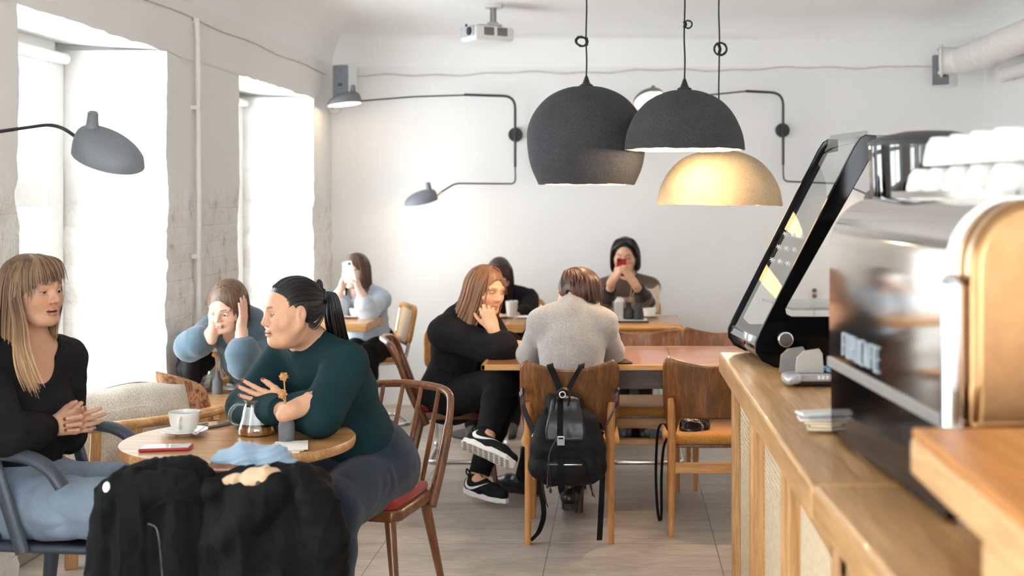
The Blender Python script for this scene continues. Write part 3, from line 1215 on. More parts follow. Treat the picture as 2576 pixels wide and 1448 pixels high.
def ply_chair(label, loc, rz, group):
    t = thing('plywood_chair', label, 'chair', (0, 0, 0), 0, group)
    zs = .45
    # curved back panel
    V = []
    for i in range(25):
        v = i / 24
        row = []
        for j in range(49):
            u = j / 48 * 2 - 1
            wd = .222 - .03 * max(0, (.55 - v) / .55) ** 1.6
            # round the corners
            if v > .86:
                wd -= .03 * (1 - math.sqrt(max(0, 1 - ((v - .86) / .14) ** 2)))
            x = u * wd
            zb = .535 - .095 * min(1, max(0, (abs(u) - .70) / .16)) ** 2
            z = zb + (.810 - zb) * v - .030 * (1 - u * u) * v ** 3 + .01 * abs(u) * v
            y = -.20 - .065 * v + .055 * u * u - .02
            row.append((x, y - .065 * ((z - .455) / .355 - v), z))
        V.append(row)
    V = np.array(V)
    q = MB().grid(V).build('backrest', W_WALNUT, t, solid=.011)
    # seat cushion
    b = MB().prism([(x, y, zs - .045) for x, y in rrect(-.225, .225, -.19, .25, .09)], (0, 0, .05))
    b.build('seat', F_OCHRE, t, bevel=.022, seg=4)
    MB().prism([(x, y, zs - .062) for x, y in rrect(-.19, .19, -.17, .21, .04)], (0, 0, .018)).build('seat_board', W_WALNUT, t, bevel=.004)
    for sx in (-1, 1):
        MB().tube([(sx * .188, -.262, .63), (sx * .186, -.258, .60), (sx * .182, -.235, .42), (sx * .186, -.255, 0)], [.014, .0175, .0195, .0135], 14, flat=(1.0, 1.15)).build('leg', W_BEECH, t)
        MB().tube([(sx * .178, .19, zs - .06), (sx * .186, .205, 0)], [.019, .013], 14).build('leg', W_BEECH, t)
        MB().bx(sx * .178 - .009, sx * .178 + .009, -.23, .19, .335, .39).build('side_rail', W_BEECH, t, bevel=.004)
        for z in (.47, .60):
            MB().ball((sx * .186, -.232, z), (.008, .006, .008), 10, 6).build('bolt', MAT_BRASS, t)
    MB().bx(-.17, .17, -.246, -.226, .285, .335).build('back_rail', W_BEECHX, t, bevel=.004)
    MB().bx(-.17, .17, .18, .20, .335, .39).build('front_rail', W_BEECHX, t, bevel=.004)
    t.location, t.rotation_euler = tuple(loc), (0, 0, rz)
    return t


def cane_chair(label, loc, rz, group):
    t = thing('cantilever_chair', label, 'chair', (0, 0, 0), 0, group)
    w_, zs = .215, .45
    pts = [(-w_, -.258, .77), (-w_, -.215, .50), (-w_, -.19, zs - .02), (-w_, .22, zs - .02), (-w_, .24, .012), (-w_, -.24, .012),
           (w_, -.24, .012), (w_, .24, .012), (w_, .22, zs - .02), (w_, -.19, zs - .02), (w_, -.215, .50), (w_, -.258, .77)]
    MB().tube(fillet(pts, .06, 6), .012, 12).build('tube_frame', MAT_CHROME, t)

    def framed(name, poly, depth, wd):
        poly = [np.array(p, float) for p in poly]
        c = sum(poly) / len(poly)
        rim = fillet([(poly[0] + poly[1]) / 2] + poly[1:] + [poly[0], (poly[0] + poly[1]) / 2], .06, 6)
        fr = MB().tube(rim[:-1], wd, 12, closed=True).build(name, W_EDGE, t)
        MB().add(rim[:-1], [tuple(range(len(rim) - 1))]).build('cane_panel', MAT_CANE, fr, smooth=False)
    framed('seat_frame', [(-.215, -.20, zs), (.215, -.20, zs), (.225, .24, zs), (-.225, .24, zs)], .02, .019)
    framed('back_frame', [(-.225, -.222, .555), (.225, -.222, .555), (.225, -.268, .795), (-.225, -.268, .795)], .02, .019)
    t.location, t.rotation_euler = tuple(loc), (0, 0, rz)
    return t


GS, GP, GC = 'chestnut spindle-back chairs', 'plywood-back chairs at the long table', 'chrome cantilever chairs with woven cane'
S1 = spindle_chair('chestnut spindle-back chair carrying the person in the dark green sweater', (-.955, 4.74, 0), PI - .22, GS)
S2 = dup(S1, (-.905, 6.80, 0), -PI / 2 + .16, 'chestnut spindle-back chair carrying the person in the black cardigan')
S3 = dup(S1, (-1.145, 3.86, 0), .02, 'chestnut chair buried under black coats in the foreground')
for o in (S2, S3):
    o['group'] = GS
P1c = ply_chair('plywood-back chair with the black backpack hanging on it', (-.24, 5.94, 0), .02, GP)
P2c = dup(P1c, (.415, 6.06, 0), -.02, 'plywood-back chair with a small black purse on its ochre seat')
P3c = dup(P1c, (.105, 6.88, 0), PI, 'empty plywood-back chair across the long table, left of the far pair')
P4c = dup(P1c, (.565, 6.92, 0), PI + .03, 'empty plywood-back chair across the long table, nearest the display case')
C1 = cane_chair('chrome and cane chair carrying the person in the pale blue shirt', (-1.735, 8.74, 0), 1.95, GC)
C2 = dup(C1, (-1.96, 7.55, 0), -.35, 'chrome and cane chair mostly hidden behind the dark ponytail')
C3 = dup(C1, (-.92, 7.63, 0), .05, 'empty chrome and cane chair behind the person in the black cardigan')
C4 = dup(C1, (.135, 7.62, 0), 0, 'empty chrome and cane chair in front of the tray table, cane back towards us')
C5 = dup(C1, (-.80, 9.02, 0), PI, 'chrome and cane chair under the bowed person in black by the back wall')
C6 = dup(C1, (.04, 9.02, 0), PI, 'chrome and cane chair under the person holding the red phone')

# ---------------- blue-grey plastic armchair
ac = thing('plastic_armchair', 'blue-grey moulded armchair at the left edge carrying the person in jeans', 'armchair', (-1.775, 4.2, 0))


def acp(x, y, z):
    """chair frame: x forward (to the right of the photo), y towards the window side"""
    a = math.radians(-4)
    return A(-1.775 + x * math.cos(a) - y * math.sin(a), 4.2 + x * math.sin(a) + y * math.cos(a), z)


V = []
for i in range(13):
    u = i / 12
    row = []
    for j in range(13):
        v = j / 12 * 2 - 1
        row.append(acp(-.20 + .44 * u, v * (.235 - .02 * (1 - u)), .447 - .018 * math.sin(PI * u) * (1 - v * v) - .02 * max(0, u - .85) / .15))
    V.append(row)
MB().grid(V).build('seat', MAT_PLAST, ac, solid=.022)
for s in (-1, 1):
    MB().tube([acp(.19, s * .20, .445), acp(.215, s * .215, .22), acp(.235, s * .235, 0)], [.026, .022, .015], 12).build('leg', MAT_PLAST, ac)
    MB().tube([acp(-.20, s * .19, .50), acp(-.215, s * .20, .36), acp(-.265, s * .235, 0)], [.024, .026, .016], 12).build('leg', MAT_PLAST, ac)
    MB().tube(smooth_path([acp(-.08, s * .235, .44), acp(-.12, s * .245, .58), acp(-.165, s * .25, .725)], 6), .020, 12, flat=(.62, 1.1), up=(0, 0, 1)).build('arm_support', MAT_PLAST, ac)
    MB().tube(smooth_path([acp(-.205, s * .20, .42), acp(-.235, s * .235, .60), acp(-.245, s * .225, .74)], 6), .020, 12).build('back_post', MAT_PLAST, ac)
bow = smooth_path([acp(.065, -.268, .655), acp(.03, -.27, .705), acp(-.04, -.265, .742), acp(-.15, -.252, .752), acp(-.25, -.22, .752), acp(-.285, -.11, .752), acp(-.292, 0, .752),
                   acp(-.285, .11, .752), acp(-.25, .22, .752), acp(-.15, .252, .752), acp(-.04, .265, .742), acp(.03, .27, .705), acp(.065, .268, .655)], 6)
MB().tube(bow, .027, 14, flat=(1.15, .75), up=(0, 0, 1)).build('arm_bow', MAT_PLAST, ac)
for y in (-.08, .08):
    MB().tube(smooth_path([acp(-.21, y, .43), acp(-.26, y, .6), acp(-.288, y * 1.1, .745)], 6), .017, 10).build('back_slat', MAT_PLAST, ac)

# ---------------- wooden lounge armchair whose back curves round under the first window
la = thing('lounge_armchair', 'oak-framed armchair with slatted curved back and oatmeal cushion under the first window', 'armchair', (-2.12, 5.45, 0))
rail = smooth_path([A(-2.42, 4.98, .63), A(-2.30, 4.97, .63), A(-2.186, 5.015, .63), A(-2.0, 5.138, .63), A(-1.83, 5.30, .632), A(-1.735, 5.46, .636), A(-1.684, 5.62, .637), A(-1.68, 5.72, .637)], 6)
MB().tube(rail, .026, 14, flat=(1.0, .8), up=(0, 0, 1)).build('back_rail', W_OAK, la)
low = rail * A(1, 1, 0) + A(-.03, .03, .25)
MB().tube(low, .022, 10).build('lower_rail', W_OAK, la)
for k in range(3, len(rail) - 2, 4):
    a_, b_ = rail[k], low[k]
    tg = nrm(rail[k + 1] - rail[k])
    MB().prism([a_ + tg * .021 - A(0, 0, .01), a_ - tg * .021 - A(0, 0, .01), b_ - tg * .021, b_ + tg * .021], np.cross(tg, (0, 0, 1)) * .014).build('slat', W_OAKZ, la, bevel=.003)
for p in (A(-2.30, 5.31, 0), A(-1.76, 5.72, 0), A(-2.48, 5.72, 0), A(-2.1, 6.02, 0)):
    MB().box(p + A(0, 0, .13), (.05, .05, .26), rotz(.5)).build('leg', W_OAKZ, la, bevel=.004)
MB().box((-2.15, 5.44, .17), (.52, .03, .08), rotz(.62)).build('base_rail', W_OAK, la, bevel=.004)
MB().box((-2.13, 5.62, .31), (.56, .54, .14), rotz(.62)).build('seat_cushion', F_GREYW, la, bevel=.045, seg=4)
# loose back cushion, leaning inside the rail
V = []
cA, cB = A(-2.43, 5.12, .50), A(-1.87, 5.42, .50)
for i in range(33):
    u = i / 32
    row = []
    for j in range(25):
        v = j / 24 * 2 - 1
        row.append((u * 2 - 1, v))
    V.append(row)
V = np.array(V)
uu, vv = V[..., 0], V[..., 1]
puff = ((1 - uu ** 4) * (1 - vv ** 4)) ** .55 * .085
ex = nrm(cB - cA)
ez = nrm(A(-.10, .16, 1))
en = np.cross(ex, ez)
W2, H2 = .31, .245
sq = 1 - .07 * (uu ** 2) * (vv ** 2)
for sgn, store in ((1, 'a'), (-1, 'b')):
    pass
base_c = (cA + cB) / 2 + A(.035, .03, .035)
Q = base_c + ex * (uu * W2 * sq)[..., None] + ez * (vv * H2 * sq + .012 * np.sin(uu * 5) * (vv > 0) - .02 * (1 - uu ** 2) * (vv > .5))[..., None]
wr = .006 * fbm(np.stack([uu * 3, vv * 3, 0 * uu], -1), 2, 4)
cu = MB().grid(Q + en * (puff + wr)[..., None]).grid((Q - en * (puff + wr)[..., None])[::-1])
cush = cu.build('cushion', F_GREYW)
tag(cush, 'oatmeal woven cushion leaning in the slatted armchair', 'cushion')
F_FLORAL = M('faded_floral_fabric', (160, 116, 84), .9)
_v = F_FLORAL.coord()
_n = F_FLORAL.noise(_v, 26, 3, .6, 1.0)
F_FLORAL.color(F_FLORAL.ramp(_n, [(.36, (120, 74, 50)), (.48, (168, 126, 92)), (.56, (186, 146, 110)), (.66, (170, 84, 66)), (.74, (120, 118, 84))]))
F_FLORAL = F_FLORAL.m
c2 = P(466, 1020, 5.60)
ex2, ez2 = nrm(A(.42, .9, -.12)), nrm(A(-.25, .1, 1))
en2 = np.cross(ex2, ez2)
Q = c2 + ex2 * (uu * .14 * sq)[..., None] + ez2 * (vv * .13 * sq - .035 * uu)[..., None]
cu = MB().grid(Q + en2 * (puff * .6)[..., None]).grid((Q - en2 * (puff * .6)[..., None])[::-1])
tag(cu.build('cushion', F_FLORAL), 'brown floral cushion tucked behind the oatmeal one', 'cushion')

# ---------------- low chair of the person on the phone call (pale wooden arms, dark bag on it)
lc = thing('lounge_chair', 'low wooden chair with pale arm behind the low table', 'armchair', (-1.86, 6.75, 0))
MB().bx(-2.12, -1.6, 6.5, 7.0, .30, .40).build('seat_cushion', plain('dark_seat_fabric', (52, 54, 58), .9), lc, bevel=.03, seg=3)
for x in (-2.11, -1.58):
    MB().bx(x - .025, x + .025, 6.44, 7.02, .56, .60).build('armrest', W_OAKY, lc, bevel=.008)
    MB().bx(x - .02, x + .02, 6.46, 6.50, 0, .56).build('leg', W_OAKZ, lc, bevel=.004)
    MB().bx(x - .02, x + .02, 6.94, 6.98, 0, .74).build('leg', W_OAKZ, lc, bevel=.004)
MB().bx(-2.1, -1.6, 6.96, 7.0, .45, .74).build('backrest', W_OAK, lc, bevel=.008)

# ================================================================= counter
CT = 1.0
ct = thing('counter', 'oak service counter with woven cane front panels', 'counter', (.7, 3.0, 0))
fx = .3825
b = MB()
op = [(4.39, 3.825), (3.65, 3.075), (2.914, 2.335), (2.17, 1.60), (1.43, .86)]
fr = []
edges = [4.46] + [y for o in op for y in o] + [.70]
for i in range(0, len(edges), 2):
    q = MB().bx(fx, fx + .026, edges[i], edges[i + 1], .06, CT - .07)
    if 0 < i < len(edges) - 2:
        m_ = (edges[i] + edges[i + 1]) / 2
        for d in (-.025, 0, .025):
            q.bx(fx - .006, fx + .002, m_ + d - .008, m_ + d + .008, .06, CT - .07)
    q.build('stile', W_OAKZ, ct, bevel=.002)
MB().bx(fx, fx + .024, .70, 4.46, .06, .16).build('bottom_rail', W_OAKY, ct, bevel=.002)
MB().bx(fx, fx + .024, .70, 4.46, CT - .11, CT - .068).build('top_rail', W_OAKY, ct, bevel=.002)
CANE_C = caned('counter_cane', (240, 218, 182), .0165)
MB().bx(fx + .040, fx + .043, .72, 4.44, .08, CT - .08).build('cane_backing', W_DARK, ct, smooth=False)
for (ya, yb) in op:
    MB().bx(fx + .0255, fx + .0285, yb - .01, ya + .01, .14, CT - .09).build('cane_panel', CANE_C, ct, smooth=False)
W_BODY = wood('counter_carcass', (182, 146, 104), (206, 170, 126), 'Z', .8, .6)
MB().bx(fx + .045, 1.25, .70, 4.455, .05, CT - .07).build('carcass', W_BODY, ct, smooth=False)
MB().bx(fx + .03, 1.2, .74, 4.42, 0, .06).build('kick_board', W_DARK, ct, smooth=False)
b = MB().prism([(.3425, 4.51, CT - .07), (.361, 2.432, CT - .07), (1.28, 2.432, CT - .07), (1.28, 4.51, CT - .07)][::-1], (0, 0, .07))
tag(b.build('counter_worktop', W_OAKY, bevel=.007, seg=3), 'far oak worktop of the counter under the display case and card terminal', 'worktop')
b = MB().prism([(.361, 2.43, CT - .07), (.435, .62, CT - .07), (1.28, .62, CT - .07), (1.28, 2.43, CT - .07)][::-1], (0, 0, .071))
tag(b.build('counter_worktop', W_OAKY, bevel=.012, seg=3), 'near oak worktop of the counter in the bottom right foreground', 'worktop')

# ---------------- curved glass display case
MAT_GLOSSB = M('gloss_black_acrylic', (8, 8, 9), .08, spec=.22).m
MAT_CASEGL = glass('display_glass', (244, 248, 248), .06)
dc = thing('display_case', 'slanted glass pastry display case with glossy black sides', 'display case', P(2010, 925, 4.2) * A(1, 1, 0) + A(0, 0, CT))
YN, YF, DX = 4.10, 4.50, -.055


def side_poly(px):
    return [P(x, y, YN) for x, y in px]


outer = [(2178, 340), (2166, 350), (2150, 372), (1912, 835), (1900, 862), (1901, 884), (1915, 905), (1945, 921), (1990, 928), (2150, 928), (2300, 928), (2300, 905)]
slit_out = [(2300, 905), (2300, 800), (1985, 796), (1975, 785), (1984, 768), (2178, 420)]
poly = side_poly([(2178, 338), (2163, 347), (2148, 370), (1912, 835), (1900, 862), (1901, 886), (1917, 908), (1950, 924), (1990, 928), (2330, 928), (2330, 796), (1992, 796), (1979, 790), (1976, 778), (1984, 762), (2205, 372), (2205, 340)])
MB().prism(poly, (0, .028, 0)).build('side_panel', MAT_GLOSSB, dc, bevel=.003)
poly2 = [p + A(DX, YF - YN, .004) for p in side_poly([(2178, 338), (2163, 347), (2148, 370), (1912, 835), (1900, 862), (1901, 886), (1917, 908), (1950, 924), (1990, 928), (2330, 928), (2330, 850),
                                                    (1960, 850), (1942, 832), (2176, 378), (2205, 372), (2205, 340)])]
MB().prism(poly2, (0, .02, 0)).build('side_panel', MAT_GLOSSB, dc, bevel=.003)
pf = smooth_path([P(x, y, YN) for x, y in ((2185, 350), (2160, 366), (1922, 832), (1912, 852))], 6) + A(0, .014, 0)
q = np.stack([pf, pf + A(DX, YF - YN, .004)])
MB().grid(q).build('front_glass', MAT_CASEGL, dc)
pf2 = smooth_path([P(x, y, YN) for x, y in ((1912, 852), (1909, 872), (1918, 896), (1950, 914))], 6) + A(0, .014, 0)
MB().grid(np.stack([pf2, pf2 + A(DX, YF - YN, .004)])).build('chrome_sill', MAT_CHROME, dc, solid=.004)
bt = P(1985, 912, YN)
MB().prism([P(1950, 918, YN) + A(0, .03, 0), P(2330, 918, YN) + A(0, .03, 0), P(2330, 918, YF) * A(0, 1, 0) + P(2330, 918, YN) * A(1, 0, 1), P(1950, 918, YN) + A(DX, YF - YN, 0)], (0, 0, .02)).build('base_tray', MAT_DARKM, dc)
z_ = P(2000, 785, YN)[2]
MB().prism([P(1995, 782, YN) + A(0, .03, 0), P(2330, 782, YN) + A(0, .03, 0), P(2330, 782, YN) + A(DX, YF - YN, 0), P(1995, 782, YN) + A(DX, YF - YN, 0)], (0, 0, .008)).build('shelf', MAT_CASEGL, dc)
MB().bx(.78, 1.0, YN + .03, YF - .01, CT + .03, CT + .16).build('rear_cabinet', MAT_DARKM, dc, bevel=.004)
kn = P(1976, 853, YN)
MB().tube([kn, kn - A(0, .014, 0)], .026, 28).build('chrome_knob', MAT_CHROME, dc, bevel=.005)
tp = [P(2185, 345, YN), P(2330, 345, YN)]
MB().prism([tp[0] + A(0, .02, 0), tp[1] + A(0, .02, 0), tp[1] + A(DX, YF - YN, 0), tp[0] + A(DX, YF - YN, 0)], (0, 0, .008)).build('top_glass', MAT_CASEGL, dc)
for k in range(9):  # reflections on the front glass, built as small white stars
    tt = MB()
    i, j_ = k % 3, k // 3
    c_ = pf[6] + (pf[12] - pf[6]) * (.50 + .075 * j_) + A(DX, YF - YN, .004) * (.25 + .25 * i) + A(-.003, -.002, .002)
    for a in range(3):
        d = A(math.cos(a * PI / 3), .5 * math.sin(a * PI / 3), math.sin(a * PI / 3)) * .0085
        tt.tube([c_ - d, c_ + d], .0016, 5)
    tt.build('glass_glint', MAT_WHITEP, dc)

# ---------------- card terminal
MAT_SILV = plain('silver_plastic', (186, 188, 190), .3, .5, var=.02)
MAT_GREYT = plain('smoke_grey_plastic', (126, 122, 116), .35, var=.03)
tc = P(2030, 972, 3.7)
ctm = thing('card_terminal', 'silver card payment terminal on the counter beside the display case', 'card terminal', tc)
MB().box(tc + A(.035, .02, .022), (.17, .085, .036), rotz(.05)).build('body', MAT_DARKM, ctm, bevel=.012, seg=3)
MB().box(tc + A(-.045, .0, .026), (.05, .09, .03), euler(0, -.15, .05)).build('nose', MAT_SILV, ctm, bevel=.012, seg=3)
MB().box(tc + A(.04, -.025, .03), (.15, .012, .022), rotz(.05)).build('silver_trim', MAT_SILV, ctm, bevel=.003)
for yy, x_, m_ in ((.045, -.035, MAT_GREYT), (-.005, .005, plain('pale_grey_plastic', (176, 172, 162), .4, var=.02))):
    pr = [(-.04, .0), (-.035, .05), (-.015, .068), (.03, .075), (.04, .06), (.045, .0)]
    MB().prism([tc + A(x_ + a, yy, .036 + c_) for a, c_ in pr], (0, .008, 0)).build('privacy_shield', m_, ctm, bevel=.002)
MB().box(tc + A(.085, .02, .045), (.06, .06, .012), euler(0, .15, .05)).build('screen', plain('lcd_blue', (120, 160, 190), .2), ctm, bevel=.002)
k_ = MB()
for i in range(3):
    for j_ in range(3):
        k_.box(tc + A(-.02 + .02 * i, .005 + .018 * j_, .044), (.012, .011, .008))
k_.build('keypad', plain('orange_keys', (206, 140, 60), .5), ctm, bevel=.002)
k_ = MB()
for i in range(7):
    k_.box(tc + A(.03 + .012 * i, -.0325, .031), (.008, .002, .011))
k_.build('side_lettering', MAT_WHITEP, ctm, smooth=False)

# ---------------- stacks of cards by the machine
rnd = random.Random(3)
MAT_CARDS = [plain('cream_card', (226, 208, 176), .7, var=.02), plain('white_card', (232, 230, 226), .6, var=.02), plain('printed_card', (168, 166, 162), .6, var=.15, nscale=180)]
for k in range(6):
    c_ = P(2060, 1080, 2.98) + A(rnd.uniform(-.008, .02) + (.02 if k < 3 else 0), rnd.uniform(-.012, .012), .004 + .007 * k)
    lab = ['bottom wide cream card of the small pile beside the coffee machine', 'second cream card up in the pile beside the coffee machine', 'third cream card up in the pile beside the coffee machine',
           'fourth card up, white, in the pile beside the coffee machine', 'grey printed card near the top of the pile beside the coffee machine', 'white card lying on top of the pile beside the coffee machine'][k]
    o = MB().box(c_, (.09, .055, .006), euler(0, .0, rnd.uniform(-.3, .3))).build('card', MAT_CARDS[[0, 0, 0, 1, 2, 1][k]], bevel=.001)
    tag(o, lab, 'card', 'cards piled beside the coffee machine')

# ---------------- espresso machine
MAT_STEEL = plain('polished_steel', (206, 203, 198), .07, 1.0, var=.01)
MAT_SATIN = plain('brown_reflection_satin', (168, 128, 88), .34, 1.0, var=.04)  # brown tint stands in for a reflection in the end panel
EM = A(.476, 2.92, CT)
ea = math.radians(4.5)
exm, eym = A(math.cos(ea), math.sin(ea), 0), A(math.sin(ea), -math.cos(ea), 0)   # away from the room, towards the camera
LEN = .80
em = thing('espresso_machine', 'polished steel espresso machine with mirror side on the near counter', 'coffee machine', EM + exm * .25 + eym * .4)


def emp(x, l, z):
    return EM + exm * x + eym * l + A(0, 0, z)


def ext(prof, l0, l1):
    b = MB()
    b.prism([emp(x, l0, z) for x, z in prof], eym * (l1 - l0))
    return b


curve = [(0, .185)] + [(0.0, .185 + .25 * k / 4) for k in range(1, 5)]
for k in range(1, 9):
    a = k / 8 * PI / 2
    curve.append((.115 * (1 - math.cos(a)), .435 + .115 * math.sin(a)))
prof = curve + [(.50, .55), (.50, .185)]
ext(prof, 0, LEN).build('mirror_housing', MAT_STEEL, em, ang=25)
ext([(-.006, .163), (-.006, .185), (.02, .185), (.02, .163)], 0, LEN + .003).build('trim_strip', plain('grey_trim', (168, 166, 163), .35, .6, var=.02), em, bevel=.002)
ext([(.004, .012), (.002, .163), (.48, .163), (.48, .012)], .002, LEN - .002).build('black_base', MAT_GLOSSB, em)
# lettering over the trim (unreadable blur in the photograph)
tx = MB()
gl_ = [[(0, 0, 0, 1), (0, 1, .6, 1), (0, .5, .5, .5)], [(0, 0, 0, 1), (.6, 0, .6, 1), (0, 0, .6, 0), (0, 1, .6, 1)], [(0, 0, 0, 1), (0, 1, .6, 1), (.6, 1, .6, .5), (0, .5, .6, .5), (.2, .5, .6, 0)],
       [(0, 0, 0, 1), (.6, 0, .6, 1), (0, 0, .6, 0)], [(.6, 0, 0, 0), (0, 0, 0, 1), (0, 1, .6, 1)], [(0, 0, .3, 1), (.3, 1, .6, 0), (.15, .4, .45, .4)], [(0, 0, 0, 1), (0, 1, .6, 1), (0, .5, .5, .5)], [(0, 0, 0, 1), (0, 0, .6, 0), (0, 1, .6, 1), (0, .5, .5, .5)]]
for i, g in enumerate(gl_):
    for (x0_, y0_, x1_, y1_) in g:
        p = lambda u, v: emp(-.002, .13 + .036 * i + u * .036, .203 + v * .048)
        tx.tube([p(x0_, y0_), p(x1_, y1_)], .0034, 5)
tx.build('lettering', plain('pale_blue_print', (150, 160, 168), .4, var=0), em)
# near end: rounded chrome columns and an end panel coloured with a painted brown reflection
for x_, r_ in ((.012, .022), (.055, .020)):
    MB().tube([emp(x_, LEN + .008, .17), emp(x_, LEN + .008, .40)], r_, 16).ball(emp(x_, LEN + .008, .40), r_, 16, 10).build('end_column', MAT_CHROME, em)
endp = [(.03, .165)] + [(.03 + x_ * .9, z_ - .004) for x_, z_ in curve] + [(.50, .547), (.50, .165)]
ext(endp, LEN - .005, LEN + .05).build('end_panel', MAT_SATIN, em, bevel=.018, seg=3)
for x_ in (.06, .44):
    for l_ in (.06, LEN - .06):
        MB().tube([emp(x_, l_, 0), emp(x_, l_, .02)], .02, 12).build('foot', MAT_CHROME, em)
ext([(.13, .55), (.13, .562), (.135, .562), (.135, .55)], .05, LEN - .02).build('cup_rail', MAT_STEEL, em)

# cups turned over on the warmer
MAT_CER = plain('white_glaze', (236, 234, 228), .18, var=.01)


def plain_cup(c, r=.042, h=.06, label=None):
    b = MB().lathe([(r, 0), (r * .99, h * .3), (r * .86, h * .75), (r * .62, h), (0, h)], c, 24)
    return b


names = []
cupset = []
for i in range(5):
    for j_ in range(2):
        for s_ in range(1 if i < 1 else 2):
            c_ = emp(.18 + .10 * j_, .14 + .122 * i, .551 + .064 * s_)
            cupset.append((c_, i, j_, s_))
ordn = ['farthest', 'second farthest', 'middle', 'second nearest', 'nearest']
proto = None
for c_, i, j_, s_ in cupset:
    lab = 'upturned white cup on the coffee machine, %s of the %s row%s' % (ordn[i], 'front' if j_ == 0 else 'back', '' if i < 1 else (', lower' if s_ == 0 else ', upper'))
    if proto is None:
        proto = thing('coffee_cup', lab, 'cup', c_, 0, 'cups stacked on the coffee machine')
        plain_cup(c_).build('bowl', MAT_CER, proto)
        MB().tube(arc(c_ + A(.041, 0, .028), .016, -1.3, 1.3, 8, (1, 0, 0), (0, 0, 1)), .004, 8).build('handle', MAT_CER, proto)
    else:
        dup(proto, c_, .5 * i + j_, lab)
tag(proto, group='cups stacked on the coffee machine')

# ---------------- grinder with smoked hopper
gc = A(.75, 3.10, CT)
gr = thing('coffee_grinder', 'coffee grinder with smoked round hopper behind the coffee machine', 'coffee grinder', gc)
MB().box(gc + A(0, 0, .23), (.17, .2, .46)).build('body', MAT_DARKM, gr, bevel=.02)
MAT_SMOKE = glass('smoked_plastic', (118, 116, 116), .10, .05)
hz = .475
MB().lathe([(.055, hz), (.125, hz + .03), (.143, hz + .06), (.146, hz + .20), (.143, hz + .20), (.138, hz + .06), (.12, hz + .034), (.05, hz + .006)], gc, 40).build('hopper', MAT_SMOKE, gr)
MB().lathe([(.148, hz + .198), (.150, hz + .208), (.12, hz + .222), (.06, hz + .234), (0, hz + .236)], gc, 40).build('lid', MAT_BLK, gr)
MB().lathe([(.052, hz - .02), (.056, hz + .01), (.03, hz + .012)], gc, 24).build('neck', MAT_CHROME, gr)
MB().lathe([(.11, hz + .04), (.128, hz + .07), (.128, hz + .12), (.05, hz + .125), (0, hz + .127)], gc, 28).build('coffee_beans', plain('roasted_beans', (52, 34, 24), .5, var=.5, nscale=140, bump=.8), gr)
g2 = A(.80, 2.02, CT)
MB_ = thing('dark_hopper', 'black lidded hopper at the right edge above the cups', 'coffee grinder', g2 + A(0, 0, .56))
MB().lathe([(.06, .0), (.085, .03), (.09, .10)], g2 + A(0, 0, .551), 28).build('hopper', MAT_SMOKE, MB_)
MB().lathe([(.093, .10), (.095, .115), (.05, .135), (0, .138)], g2 + A(0, 0, .551), 28).build('lid', MAT_BLK, MB_)

# ---------------- plain wooden stand, closest thing at the lower right
ws = thing('wooden_stand', 'out-of-focus wooden stand with a slot, lower right corner', 'stand', (.75, 1.45, CT))
W_STAND = wood('pale_pine', (206, 158, 104), (232, 190, 138), 'Y', .8, .5)
W_STANDT = wood('orange_pine_top', (188, 116, 48), (218, 150, 76), 'Y', .8, .45)
MB().bx(.43, 1.05, .95, 1.90, 1.137, 1.192).build('board', W_STAND, ws, bevel=.006)
MB().bx(.432, 1.05, .95, 1.898, 1.192, 1.206).build('top', W_STANDT, ws, bevel=.004)
for (ya, yb) in ((1.527, 1.40), (1.12, .97)):
    MB().bx(.432, .47, ya, yb, CT, 1.137).build('leg', W_STAND, ws, bevel=.003)
    MB().bx(1.0, 1.04, ya, yb, CT, 1.137).build('leg', W_STAND, ws, bevel=.003)
# ================================================================= organic surfaces: smooth unions of tapered limbs, meshed on a sparse grid
def vlen(v):
    return np.sqrt(np.einsum('...i,...i->...', v, v))


from concurrent.futures import ThreadPoolExecutor
POOL = ThreadPoolExecutor(4)


def smin(a, b, k):
    h = np.maximum(k - np.abs(a - b), 0) / max(k, 1e-6)
    return np.minimum(a, b) - h * h * k * .25


